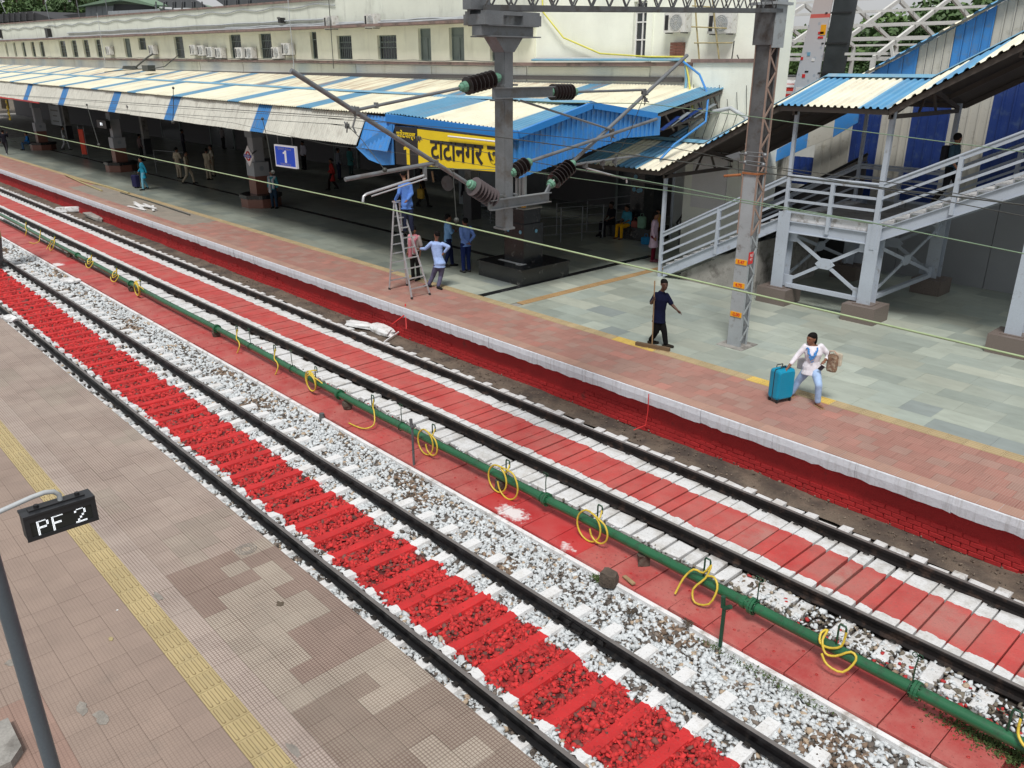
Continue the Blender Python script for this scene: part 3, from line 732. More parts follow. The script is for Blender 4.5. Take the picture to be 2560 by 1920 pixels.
mb.build('purlins', M['purlin'], canopy)
# low red edge board at the far left
mb = MB(); mb.tf = TF; mb.box(-75, -56, 14.10, 14.16, 4.42, 4.50); mb.build('red_edge_trim', M['redplate'], canopy)
# ---------------------------------------------------------------- entrance gable with the name board
port = thing('canopy_gable', 'bright blue sheet-clad gable end of the canopy that carries the yellow name board', 'canopy gable')
XG = -15.4
mb = MB()
corr(mb, (-22.3, 14.60, 5.37), (1.7, -.10, -.02), (0, -.42, -.93), (0, -1, .3), 9, .03)
mb.build('corner_sheet', M['blue'], port)
mb = MB()
mb.prism([(-22.3, 14.12, 4.44), (-20.6, 14.30, 5.2), (-20.6, 14.30, 4.05), (-21.1, 14.25, 4.0), (-21.7, 14.16, 4.12)], (0, .03, 0)); mb.build('cut_panel', M['blue'], port)
for i in range(5):                 # front sheets under the board
    mb = MB(); corr(mb, (-20.7+i*1.06, 14.50, 4.08+.03*i), (1.06, 0, .03), (0, 0, 1.05), (0, -1, 0), 6, .03); mb.build('front_sheet', M['blue'], port)
mb = MB(); mb.beam((-21.0, 14.41, 5.33), (XG+.05, 14.41, 5.16), .10, .22); mb.build('front_trim', M['brightblue'], port)
# gable wall facing along the platform: sheet strips with a stepped foot
top = lambda y: 5.22+(y-14.4)*.222 if y < 17.0 else 5.80-(y-17.0)*.135
bot = lambda y: (4.12+(y-14.45)*.19) if y < 18.3 else 4.88
y = 14.45
while y < 20.0:
    y2 = min(y+.76, 20.0); mb = MB(); n = 4
    for i in range(n):
        a = y+(y2-y)*i/n; b = y+(y2-y)*(i+1)/n; m_ = b-.05
        for (p, q, xo) in ((a, m_, 0), (m_, b, .03)):
            mb.add([(XG+xo, p, bot(p)), (XG+xo, q, bot(q)), (XG+xo, q, top(q)), (XG+xo, p, top(p))], [(0, 1, 2, 3)])
        mb.add([(XG, m_, bot(m_)), (XG+.03, m_, bot(m_)), (XG+.03, m_, top(m_)), (XG, m_, top(m_))], [(0, 1, 2, 3)])
        mb.add([(XG, b, bot(b)), (XG+.03, b, bot(b)), (XG+.03, b, top(b)), (XG, b, top(b))], [(0, 1, 2, 3)])
    mb.build('gable_sheet', M['blue'], port); y = y2
mb = MB()
mb.beam((XG+.06, 14.38, 5.19), (XG+.06, 17.02, 5.79), .10, .16); mb.beam((XG+.06, 17.0, 5.79), (XG+.06, 19.75, 5.42), .10, .16)
mb.build('gable_trim', M['brightblue'], port)
for k in range(5):                # last roof bay over the gable
    mb = MB(); t = CYAN if k == 4 else (CYAN if k == 0 else CREAM); x0 = -20.2+k*.96
    z0 = 5.44-.038*k; corr(mb, (x0, 14.42, z0), (.97, 0, -.038), (0, 2.66, 5.87-.015*k-z0), (0, 0, 1), 6, .03, t); mb.build('roof_sheet', M['roof'], port)
    mb = MB(); corr(mb, (x0, 17.06, 5.86-.015*k), (.97, 0, -.015), (0, 2.76, -.42), (0, 0, 1), 6, .03, t); mb.build('roof_sheet', M['roof'], port)
mb = MB(); mb.prism([(-22, 16.8, 5.845), (-22, 17.04, 5.905), (-22, 17.3, 5.845), (-22, 17.04, 5.88)], (6.6, 0, 0)); mb.build('ridge_cap', M['cyan'], port)
for k in range(5):                # rear bay, its end edge blue
    mb = MB(); t = CYAN if k >= 4 else CREAM; x0 = -20.2+k*.95
    corr(mb, (x0, 19.85, 5.46), (.96, 0, 0), (0, 3.5, .68), (0, 0, 1), 7, .03, t); mb.build('rear_roof_sheet', M['roof'], port)
mb = MB(); mb.beam((-15.5, 19.8, 5.36), (-15.5, 23.3, 6.02), .06, .09)
for q in range(4): mb.beam((-15.55, 20.4+q*.8, 5.45+q*.15), (-15.55, 20.9+q*.8, 4.95+q*.1), .04, .05)
mb.beam((-15.55, 19.9, 4.95), (-15.55, 23.2, 5.45), .05, .08); mb.build('end_truss', M['purlin'], port)
for k, dy in enumerate((0, .4, .9, 1.5)):
    mb = MB(); mb.beam((-15.48, 20.2+dy, 5.0+.1*k), (-15.48, 21.0+dy*1.2, 5.35+.1*k), .02, .14, (1, 0, 0)); mb.build('torn_panel', M['tank'] if k % 2 else M['navy'], port)
def one(parent, x, y, z, w, h, m):
    mb = MB(); pl = [(-.15, -.5), (.28, -.5), (.28, .5), (-.05, .5), (-.18, .40), (-.50, .34), (-.50, .20), (-.15, .24)]
    mb.prism([(x+a*w, y, z+b*h) for a, b in pl], (0, -.006, 0)); return mb.build('digit_one', M[m], parent)
# name board
nb = thing('name_board', 'large yellow station name board with black Hindi letters and a black number panel', 'sign')
mb = MB(); mb.prism([(-19.25, 14.20, 4.15), (-15.55, 14.20, 4.27), (-15.55, 14.20, 5.07), (-19.25, 14.20, 5.13)], (0, .07, 0)); mb.build('yellow_panel', M['yellow'], nb)
mb = MB(); mb.box(-20.33, -19.25, 14.195, 14.275, 4.10, 5.15); mb.build('black_panel', M['black'], nb)
mb = MB()
for (z0, z1) in ((5.145, 5.085), (4.135, 4.255)): mb.beam((-19.25, 14.23, z0), (-15.55, 14.23, z1), .07, .025)
mb.build('board_frame', M['black'], nb)
RX = (PI/2, 0, 0)
text('टाटानगर जं', .74, M['black'], nb, (-18.66, 14.192, 4.62), RX, .005, .016, 'hindi_name', 'LEFT', .96)
one(nb, -19.74, 14.193, 4.41, .34, .56, 'yellow')
text('प्लेटफार्म', .21, M['yellow'], nb, (-19.79, 14.188, 4.93), RX, .003, .007, 'platform_word', 'CENTER', 1.1)
mb = MB(); mb.tube([(-17.8, 14.13, 5.02), (-15.9, 14.13, 5.0)], .022, 8); mb.build('lamp_tube', M['whiteboard'], nb)
# ---------------------------------------------------------------- canopy pillars
def pillar(x, y, label, black=False, grp='clad pillars under the canopy'):
    t = thing('canopy_pillar', label, 'pillar', (x, y, .8), 0, grp)
    if black:
        mb = MB(); 
        for i in range(2): mb.box(-.97+.97*i, -.003+.97*i, -.97, .97, 0, .44)
        mb.build('plinth', M['blackgran'], t)
        mb = MB(); mb.box(-1.0, 1.0, -1.0, 1.0, .44, .475); mb.build('plinth_top', M['blackgran'], t)
        mb = MB(); mb.box(-.42, .42, -.40, .40, .475, 1.62); mb.build('shaft', M['blackgran'], t)
        mb = MB(); mb.box(-.36, .36, -.34, .34, 1.62, 2.05); mb.build('upper_shaft', M['blackgran'], t)
        mb = MB(); mb.box(-.39, .39, -.37, .37, 2.05, 2.08); mb.build('cap_plate', M['concrete'], t)
        mb = MB(); mb.box(-.55, .45, -.55, -.42, .476, .48); mb.box(.3, .5, -.62, -.35, .476, .482); mb.build('cement_smear', M['white'], t)
        mb = MB()
        for (a, r, m_) in ((-.2, .05, 0), (-.05, .05, 0), (.12, .07, 0)): mb.tube([(a, -.1, 2.08), (a, -.1, 4.3)], r, 8)
        mb.build('downpipe', M['pvc'], t)
        mb = MB(); mb.tube([(.12, -.12, 2.08), (.12, -.12, 2.42)], .075, 10); mb.build('orange_sleeve', M['orange'], t)
        for (a, b_) in ((-.25, 1.40), (.28, 1.40)):
            mb = MB(); mb.lathe((a, -.405, b_), (a, -.412, b_), [(0, .055), (1, .055)], 12); mb.build('round_sticker', M['cyan'], t)
        mb = MB(); mb.lathe((.425, .1, 1.4), (.432, .1, 1.4), [(0, .055), (1, .055)], 12); mb.build('round_sticker', M['cyan'], t)
    else:
        n = 8
        def octo(r, z): return [(r*math.cos(PI/8+PI/4*k), r*math.sin(PI/8+PI/4*k), z) for k in range(n)]
        mb = MB(); mb.prism(octo(.88, 0), (0, 0, .40)); mb.build('planter_base', M['redgran'], t)
        mb = MB(); mb.prism(octo(.94, .40), (0, 0, .16)); mb.build('planter_rim', M['blackgran'], t)
        mb = MB(); mb.box(-.33, .33, -.33, .33, .56, 1.35); mb.build('shaft', M['redgran'], t)
        mb = MB(); mb.box(-.36, .36, -.36, .36, 1.35, 1.95); mb.build('cladding_band', M['con_panel'], t)
        mb = MB(); mb.box(-.24, .24, -.24, .24, 1.95, 4.9); mb.build('column', M['con_panel'], t)
        mb = MB(); mb.box(-.34, .34, -.30, .30, 3.0, 3.35); mb.build('junction_box', M['tank'], t)
        mb = MB(); mb.box(-.6, .6, -.2, .2, 4.35, 4.6); mb.build('bracket', M['concrete'], t)
        mb = MB(); mb.lathe((.37, 0, 1.68), (.375, 0, 1.68), [(0, .11), (1, .11)], 12); mb.build('emblem', M['tank'], t)
    return t
pillar(-17.85, 16.95, 'black granite pillar on a wide square black plinth near the gable', True)
pillar(-35.6, 17.35, 'octagonal pillar carrying the small diamond sign beside the blue 1 board')
pillar(-53.6, 17.35, 'octagonal pillar with a lit display box, nearest the woman in teal')
pillar(-71.5, 17.75, 'octagonal pillar at the far left end with people sitting on its base')
# second row, deep in the shade
for i, x in enumerate((-26.5, -44.5, -62.5, -80.5)):
    t = thing('inner_column', ['plain square column in the shade behind the gable board', 'plain square column in the shade behind the police officers', 'plain square column in the deep shade at the left', 'farthest plain column in the shade at the left edge'][i], 'column', (x, 22.2, .8), 0, 'plain columns of the back row')
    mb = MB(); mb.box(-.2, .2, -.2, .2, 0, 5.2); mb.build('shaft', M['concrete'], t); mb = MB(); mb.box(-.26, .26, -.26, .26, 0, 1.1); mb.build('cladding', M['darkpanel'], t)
# ---------------------------------------------------------------- signs under the canopy
def sgn(name, label, loc, rz=0): return thing(name, label, 'sign', loc, rz)
def litmat(name, c, e):
    b = NB(name); b.b.inputs['Emission Color'].default_value = (*c, 1); b.b.inputs['Emission Strength'].default_value = e; return b.done(c, .4)
M['litblue'] = litmat('backlit_blue_board', (.012, .07, .55), .35); M['litwhite'] = litmat('backlit_white_board', (.75, .75, .78), .35)
s1 = sgn('platform_sign', 'square blue platform sign with a white 1 hanging under the canopy', (-30.1, 15.9, 3.47), math.radians(4))
mb = MB(); mb.box(-.73, .73, -.05, .05, -.41, .42); mb.build('panel', M['litwhite'], s1)
mb = MB(); mb.box(-.67, .67, -.058, .058, -.35, .36); mb.build('blue_face', M['litblue'], s1)
one(s1, .02, -.06, -.0, .30, .46, 'litwhite')
text('प्लेटफार्म / Platform', .115, M['whiteboard'], s1, (0, -.064, .28), RX, .002, .0, 'small_words')
text('TATANAGAR JN', .10, M['whiteboard'], s1, (0, -.064, -.29), RX, .002, 0, 'small_words')
mb = MB(); mb.tube([(-.5, 0, .42), (-.5, 0, 1.3)], .02, 6); mb.tube([(.5, 0, .42), (.5, 0, 1.3)], .02, 6); mb.build('hanger', M['galv'], s1)
s2 = sgn('diamond_sign', 'small white diamond sign with a red ring and blue bar on the pillar', (-33.37, 15.9, 3.25))
mb = MB(); mb.prism([(0, 0, .42), (.43, 0, 0), (0, 0, -.42), (-.43, 0, 0)], (0, .04, 0)); mb.build('plate', M['whiteboard'], s2)
mb = MB(); mb.tube([(.17*math.cos(a), -.006, .17*math.sin(a)) for a in np.linspace(0, 2*PI, 21)[:-1]], .032, 6, closed=True); mb.build('red_ring', M['redplate'], s2)
mb = MB(); mb.box(-.30, .30, -.045, -.02, -.055, .055); mb.build('blue_bar', M['blueboard'], s2)
text('TATANAGAR', .085, M['whiteboard'], s2, (0, -.05, 0), RX, .002, 0, 'letters')
mb = MB(); mb.beam((0, .04, 0), (-1.9, 1.3, 0), .05, .05); mb.build('arm', M['galv'], s2)
s3 = thing('display_box', 'small dark display box with white lit letters on the second pillar', 'display', (-53.6, 16.75, 3.5))
mb = MB(); mb.box(-.8, .8, -.12, .12, -.2, .25); mb.build('case', M['black'], s3)
lit = NB('white_led'); lit.b.inputs['Emission Color'].default_value = (.9, .95, 1, 1); lit.b.inputs['Emission Strength'].default_value = 1.6; M['led'] = lit.done((.6, .6, .6))
text('PF 1', .22, M['led'], s3, (0, -.13, .02), RX, .003, .004, 'lit_letters')
hb = thing('hanging_banner', 'narrow red and yellow vertical board near the left end of the canopy', 'board', (-71.5, 15.9, 0))
mb = MB(); mb.box(-.18, .18, -.03, .03, 3.0, 4.9); mb.build('panel', M['yellow'], hb)
for k in range(4): mb = MB(); mb.box(-.12, .12, -.04, .04, 3.15+k*.42, 3.32+k*.42); mb.build('mark', M['black'], hb)
ib = thing('info_board', 'large grey board with rows of dark lettering behind the far left pillar', 'board', (-70.0, 18.6, 0))
mb = MB(); mb.box(-1.3, 1.3, -.03, .03, 2.6, 4.7); mb.build('panel', M['tank'], ib)
for k, w in enumerate((.7, .6, .9, .5, .75)): mb = MB(); mb.box(-w, w, -.036, .03, 4.35-k*.38, 4.45-k*.38); mb.build('text_row', M['black'], ib)
rb = thing('red_banner', 'tall red cloth banner hanging at the left edge under the canopy', 'banner', (-76.5, 15.4, 0))
mb = MB(); 
for k in range(6): mb.add([(-.8+.25*k, .04*math.sin(k*2), 1.9), (-.55+.25*k, .04*math.sin(k*2+2), 1.9), (-.55+.25*k, .04*math.sin(k*2+2), 4.6), (-.8+.25*k, .04*math.sin(k*2), 4.6)], [(0, 1, 2, 3)])
mb.build('cloth', M['redcloth'], rb)
st = thing('folded_stretcher', 'orange stretcher standing upright between the left pillars', 'stretcher', (-62.8, 18.1, .8), .3)
mb = MB(); mb.box(-.26, .26, -.06, .06, .25, 1.9); mb.build('canvas', M['redcloth'], st)
mb = MB(); [mb.tube([(s*.3, 0, 0), (s*.3, 0, 2.1)], .025, 6) for s in (-1, 1)]; mb.build('poles', M['galv'], st)
# trolleys / rails in the shade
def barricade(name, label, a, b, n, h=1.05, bars=3, grp=None):
    t = thing(name, label, 'railing', (0, 0, 0), 0, grp); A, B = Vector(a), Vector(b)
    for i in range(n+1):
        p = A.lerp(B, i/n); mb = MB(); mb.tube([p, p+Vector((0, 0, h))], .022, 6); mb.build('post', M['galv'], t)
    for k in range(bars):
        z = h*(k+1)/bars-.02; mb = MB(); mb.tube([A+Vector((0, 0, z)), B+Vector((0, 0, z))], .016, 6); mb.build('rail', M['galv'], t)
    return t
barricade('steel_railing', 'stainless railing running back beside the black pillar', (-20.9, 20.6, .8), (-20.0, 23.0, .8), 3, 1.25, 4)
barricade('steel_railing', 'stainless railing running back in the shade left of the seated group', (-21.6, 22.2, .8), (-20.9, 26.5, .8), 3, 1.2, 4)
barricade('barricade', 'dark barricade frame behind the hanging speaker', (-26.5, 22.6, .8), (-22.6, 21.0, .8), 3, .9, 6)
barricade('luggage_frame', 'white tubular frame beside the second pillar', (-51.4, 18.6, .8), (-48.5, 19.4, .8), 1, 1.3, 2)
# ---------------------------------------------------------------- ground floor in the shade
hall = thing('ground_floor_front', 'dim ground floor wall with dark doorways behind the platform', 'wall')
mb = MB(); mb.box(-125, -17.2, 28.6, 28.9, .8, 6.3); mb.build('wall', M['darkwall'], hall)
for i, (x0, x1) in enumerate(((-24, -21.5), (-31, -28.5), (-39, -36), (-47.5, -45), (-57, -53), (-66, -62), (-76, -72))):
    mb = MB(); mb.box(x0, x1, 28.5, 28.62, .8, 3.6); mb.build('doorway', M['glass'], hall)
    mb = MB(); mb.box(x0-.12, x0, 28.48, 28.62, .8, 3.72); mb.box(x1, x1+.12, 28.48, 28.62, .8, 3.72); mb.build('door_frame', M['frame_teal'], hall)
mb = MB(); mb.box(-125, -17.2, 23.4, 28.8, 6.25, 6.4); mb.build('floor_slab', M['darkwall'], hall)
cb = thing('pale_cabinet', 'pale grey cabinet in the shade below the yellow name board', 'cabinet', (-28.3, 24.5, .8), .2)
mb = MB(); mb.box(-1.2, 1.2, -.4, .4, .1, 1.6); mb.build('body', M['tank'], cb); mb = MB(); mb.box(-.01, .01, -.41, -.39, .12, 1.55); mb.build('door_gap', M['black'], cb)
# ================================================================ station building
bld = thing('station_building', 'long two-storey cream station building with a row of upper windows behind the canopy', 'building')
YF = 23.5; WZ0, WZ1 = 6.86, 8.33
wins = []      # x0, x1, z0, z1, style
def wpx(u0, v0, u1, v1, st, z0=6.93, z1=8.22):
    a = at(u0, v0, y=YF).x; b = at(u1, v1, y=YF).x; wins.append((a, b, z0, z1, st))
for (a, b) in ((50, 110), (150, 212), (250, 325), (360, 440)): wpx(a/4.809, 106, b/4.809, 143, 'casement')
wpx(462/4.809, 104, 550/4.809, 143, 'open')
for (a, b) in ((702, 812), (848, 946), (988, 1090), (1138, 1236)): wpx(a/4.809, 103, b/4.809, 143, 'casement')
wpx(1480/4.809, 100, 1590/4.809, 143, 'door')
wpx(1655/4.809, 98, 1765/4.809, 125, 'grille', 7.45)
wpx(1115/2.572, 93, 1190/2.572, 144, 'grille'); wpx(1470/2.572, 88, 1560/2.572, 144, 'grille'); wpx(1662/2.572, 87, 1755/2.572, 144, 'grille')
wpx(1990/2.572, 82, 2045/2.572, 144, 'open'); wpx(820+55/2.572, 92, 820+158/2.572, 147, 'grille', 6.93, 8.0)
wpx(820+315/2.572, 92, 820+445/2.572, 148, 'grille', 6.93, 7.97); wpx(820+577/2.572, 74, 820+665/2.572, 149, 'door', 6.9, 8.2)
wpx(820+777/2.572, 72, 820+877/2.572, 150, 'door', 6.9, 8.2); wpx(820+1040/2.572, 93, 820+1100/2.572, 150, 'open', 6.9, 7.85)
for k in range(5): wins.append((-108-k*2.6, -106.9-k*2.6, 6.93, 8.22, 'casement'))
wins.sort()
def wall_with_openings(parent, name, m, xa, xb, y0, y1, z0, z1, ws):
    mb = MB(); mb.tf = TF; x = xa
    for (a, b, c, d, s) in ws:
        if a <= xa or b >= xb: continue
        mb.box(x, a, y0, y1, z0, z1); mb.box(a, b, y0, y1, z0, c); mb.box(a, b, y0, y1, d, z1); x = b
    mb.box(x, xb, y0, y1, z0, z1); return mb.build(name, m, parent)
wall_with_openings(bld, 'upper_wall', M['wall_cream'], -124, -24.2, YF, YF+.35, WZ0, WZ1, wins)
for (a, b, c, d, s) in wins:
    if b > -24.3: continue
    fr = MB(); fr.tf = TF; y = YF+.14; w = .05
    fr.box(a, a+w, y, y+.1, c, d); fr.box(b-w, b, y, y+.1, c, d); fr.box(a+w, b-w, y, y+.1, d-w, d); fr.box(a+w, b-w, y, y+.1, c, c+w)
    zt = c+(d-c)*.72; fr.box(a+w, b-w, y, y+.1, zt-.025, zt+.025)
    if s in ('casement', 'door'): fr.box((a+b)/2-.03, (a+b)/2+.03, y, y+.1, c+w, zt-.025)
    if s == 'casement':
        fr.box(a+w, b-w, y+.02, y+.08, c+.42, c+.46); fr.box(a+w, b-w, y+.02, y+.08, c+.68, c+.72)
    if s == 'grille':
        for q in np.linspace(a+.12, b-.12, 7): fr.box(q-.01, q+.01, y-.05, y-.03, c, d)
        fr.box(a, b, y-.06, y-.03, c+.5, c+.53)
    o = fr.build('window', M['frame_teal'] if s != 'casement' else M['whiteboard'] if False else M['frame_teal'], bld)
    pn = MB(); pn.tf = TF; pn.box(a+w, b-w, y+.04, y+.06, c+w, d-w); pn.build('pane', M['glass'] if s != 'door' else M['frame_teal'], o)
mb = MB(); mb.tf = TF
mb.box(-124, -17.2, YF+.38, YF+6, 6.3, 6.86)
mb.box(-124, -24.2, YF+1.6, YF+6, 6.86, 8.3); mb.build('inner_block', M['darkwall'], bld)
mb = MB(); mb.tf = TF
for x in np.arange(-124, -24.5, 4.0): mb.box(x, min(x+4, -24.1), YF-.62, YF+.3, 8.33, 8.43)
mb.build('sunshade_ledge', M['pinkledge'], bld)
mb = MB(); mb.tf = TF
for x in np.arange(-124, -14.9, 3.9): mb.box(x, min(x+3.9, -16.9), YF-.30, YF+.36, 6.74, 6.86)
mb.build('base_ledge', M['pinkledge'], bld)
mb = MB(); mb.tf = TF; mb.box(-124, -16.9, YF-.02, YF+.38, 6.02, 6.74); mb.build('band_wall', M['lowwhite'], bld)
for k in range(9):
    mb = MB(); mb.tf = TF; mb.box(-24.5-6*k, -18.6-6*k, YF-.06, YF-.02, 6.2, 6.70); mb.build('band_panel', M['lowwhite'] if k % 3 else M['parapet'], bld)
# parapet rising slightly to the left
pp = MB(); zt = lambda x: 9.62+max(0, (-x-38))*.0045
for (a, b) in ((-124, -95), (-95, -66), (-66, -38), (-38, -24.2)):
    za, zb = (zt(a), zt(b)) if b <= -38 else (9.62, 9.62)
    if b > -38: za = zb = 10.9
    pp.prism([(a, YF-.05, TZ(a, 8.43)), (b, YF-.05, TZ(b, 8.43)), (b, YF-.05, TZ(b, zb)), (a, YF-.05, TZ(a, za))], (0, .3, 0))
pp.build('parapet', M['parapet'], bld)
mb = MB()
for (a, b) in ((-124, -95), (-95, -66), (-66, -38)):
    mb.beam((a, YF+.08, TZ(a, zt(a))+.05), (b, YF+.08, TZ(b, zt(b))+.05), .42, .10)
mb.build('parapet_cap', M['pinkledge'], bld)
# right-hand block, taller, pale green
wing = thing('building_wing', 'taller plain pale green end block of the station behind the gable', 'building')
rw = [(at(820+1957/2.572, 40, y=YF).x, at(820+2035/2.572, 140, y=YF).x, 6.93, 8.75, 'tall')]
mb = MB(); a, b, c, d, s = rw[0]
for q in ((-24.2, a, 6.86, 11.2), (a, b, 6.86, c), (a, b, d, 11.2), (b, -14.2, 6.86, 11.2)): mb.box(q[0], q[1], YF+.06, YF+.4, q[2], q[3])
mb.box(-14.25, -14.2, YF+.4, YF+1.2, .8, 11.2); mb.build('upper_wall', M['wall_pale'], wing)
fr = MB(); y = YF+.2
for q in (a, (a+b)/2-.025, b-.05): fr.box(q, q+.05, y, y+.08, c, d)
for z in (c, 7.55, 8.1, 8.4, d-.05): fr.box(a, b, y-.004, y+.084, z, z+.04)
o = fr.build('window', M['whiteboard'], wing); pn = MB(); pn.box(a, b, y+.03, y+.05, c, d); pn.build('pane', M['glass'], o)
mb = MB(); mb.box(b+.02, b+.26, YF-.02, YF+.06, 6.88, 8.9); mb.build('pilaster', M['wall_pale'], wing)
mb = MB(); mb.box(-16.65, -14.2, YF-.35, YF+.05, .8, 6.84); mb.build('lower_wall', M['wall_pale'], wing)
mb = MB(); mb.box(-16.7, -14.18, YF-.42, YF+.05, 6.84, 6.95); mb.build('coping', M['pinkledge'], wing)
mb = MB(); mb.box(-16.3, -15.0, YF-.42, YF-.35, 2.4, 4.6); mb.build('door_panel', M['whiteboard'], wing)
# conduits on the wall and parapet
def cable(name, label, pts, r, m, cat='pipe', grp=None, n=6):
    mb = MB(); mb.tube(pts, r, n); o = mb.build(name, m); return tag(o, label, cat, grp)
def wavy(xa, xb, y, z, amp, n, r=0):
    return [(x, y, TZ(x, z)+amp*math.sin(i*1.9)+random.uniform(-.3, .3)*amp) for i, x in enumerate(np.linspace(xa, xb, n))]
cable('wall_pipe', 'upper white pipe running along the stained parapet', wavy(-80, -38, YF-.12, 8.78, .02, 24), .045, M['pvc'])
cable('wall_pipe', 'lower white pipe lying on the sunshade ledge', wavy(-110, -24.5, YF-.35, 8.48, .015, 40), .05, M['pvc'])
cable('wall_pipe', 'second pipe lying beside the lower one on the sunshade ledge', wavy(-50, -24.5, YF-.2, 8.56, .02, 24), .045, M['pvc'])
cable('wall_cable', 'grey cable sagging in waves along the top of the parapet', [(x, YF-.1, TZ(x, 9.42)+.07*math.sin(i*1.25)) for i, x in enumerate(np.linspace(-110, -38, 90))], .028, M['steel_grey'], 'cable')
cable('wall_cable', 'black cable drooping along the foot of the upper wall', wavy(-90, -26, YF-.34, 6.9, .03, 60), .014, M['wire_dark'], 'cable')
cable('wall_pipe', 'grey pipe lying along the ledge of the end block', [(-24, YF-.2, 6.98), (-20, YF-.22, 6.97), (-17.2, YF-.25, 6.95)], .06, M['pvc'])
cable('wall_pipe', 'blue-grey pipe lying in front of the grey pipe on the end block ledge', [(-24, YF-.34, 6.95), (-20, YF-.34, 6.94), (-17.0, YF-.34, 6.93), (-16.75, YF-.5, 6.4), (-16.7, YF-.6, 5.9)], .045, M['cyan'])
M['yelcable'] = mat('yellow_cable', (.62, .58, .10), .5)
cable('yellow_cable', 'yellow cable hanging down the end block then along its ledge', [(-23.9, YF-.05, 10.5), (-23.7, YF-.08, 8.6), (-22.6, YF-.1, 7.7), (-20.8, YF-.1, 7.15), (-18.5, YF-.28, 7.03), (-17, YF-.35, 7.02), (-16.6, YF-.6, 6.4), (-16.3, YF-.7, 5.5)], .03, M['yelcable'], 'cable')
cable('blue_cable', 'blue cable looping down past the torn end of the rear roof', [(-17.0, YF-.45, 6.9), (-16.2, YF-.6, 6.5), (-15.6, YF-.9, 5.9), (-15.0, YF-1.8, 5.2), (-15.2, YF-3.0, 4.6), (-15.3, 20.0, 4.2)], .035, M['blue'], 'cable')
for k in range(7):
    a = -14.6-.32*k; cable('loose_wire', 'loose black wire hanging on the pale wall by the canopy end', [(a, YF-.42, 6.2-.2*(k % 3)), (a+.15, YF-.5, 5.4), (a-.1, YF-.5, 4.6), (a+.05, YF-.45, 3.6+.2*k)], .012, M['wire_dark'], 'cable', 'loose wires by the canopy end', 4)
cable('cable_bundle', 'thick tangled bundle of pale cables at the torn roof end', [(-16.2, YF-.9, 4.9), (-15.6, YF-.8, 5.4), (-14.9, YF-.7, 5.55), (-14.4, YF-.6, 5.3), (-14.3, YF-.55, 4.4)], .07, M['pvc'], 'cable')
for x, z0 in ((-70.3, 9.2), (-41.5, 9.4), (-37.6, 9.0)):
    cable('downpipe', ['thin pole by the left air conditioner', 'white pipe bending down past the windows', 'dark pole between windows at mid wall'][(-70.3, -41.5, -37.6).index(x)], [(x, YF-.66, TZ(x, z0+.8)), (x, YF-.66, TZ(x, 6.5))], .02, M['pvc'] if x != -37.6 else M['wire_dark'])
# air conditioner units
def ac(x, z, y, label, rz=0):
    t = thing('air_conditioner', label, 'air conditioner', (x, y, z), rz, 'outdoor air conditioner units on the station walls')
    mb = MB(); mb.box(-.42, .42, -.16, .16, -.29, .29); mb.build('casing', M['acwhite'], t)
    mb = MB(); mb.lathe((.06, -.162, 0), (.06, -.168, 0), [(0, .24), (1, .24)], 18); mb.build('fan_opening', M['steel_grey'], t)
    mb = MB()
    for r in (.06, .12, .18, .23): mb.tube([(.06+r*math.cos(a), -.175, r*math.sin(a)) for a in np.linspace(0, 2*PI, 15)[:-1]], .008, 3, closed=True, cap=False)
    for a in np.linspace(0, PI, 5)[:-1]: mb.tube([(.06-.23*math.cos(a), -.175, -.23*math.sin(a)), (.06+.23*math.cos(a), -.175, .23*math.sin(a))], .007, 3)
    mb.build('fan_guard', M['acwhite'], t)
    mb = MB(); mb.box(-.38, -.24, -.166, -.158, -.22, .22); mb.build('side_vent', M['black'], t)
    mb = MB(); [mb.beam((s*.3, .16, -.31), (s*.3, -.2, -.31), .03, .03) for s in (-1, 1)]; mb.build('bracket', M['galv_dark'], t)
acs = [(705, 325, 'air conditioner left of the tall grey door, beside a tangle of black cable'), (985, 320, 'air conditioner by the small barred window, above roof'), (1252, 320, 'first of four air conditioners left of centre, highest'),
       (1303, 325, 'second of the four grouped air conditioners'), (1360, 335, 'third of the four grouped air conditioners'), (1418, 340, 'fourth of the grouped air conditioners, nearest the barred window'),
       (1550, 340, 'left unit of the pair between the two barred windows'), (1612, 340, 'right unit of the pair between the two barred windows'), (1787, 340, 'lower unit behind the white bent pipe'), (1852, 315, 'higher unit just right of the white bent pipe')]
for (a, b, lb) in acs:
    p = at(a/2.572, b/2.572, y=YF-.22); ac(p.x, p.z, YF-.22, lb)
for (u, v, lb) in ((2130/2.572, 145/2.572, 'air conditioner on the parapet at the top of the left wall, left one'), (820+285/2.572, 135/2.572, 'air conditioner on the parapet at the top, right one')):
    p = at(u, v, y=YF-.4); ac(p.x, p.z, YF-.4, lb)
for (u, v, lb) in ((1640+240/4.809, 270/4.809, 'air conditioner high on the pale end block, left of the bamboo scaffold'), (1640+780/4.809, 280/4.809, 'air conditioner behind the bamboo scaffold on the pale end block')):
    p = at(u, v, y=YF-.2); ac(p.x, p.z, YF-.12, lb)
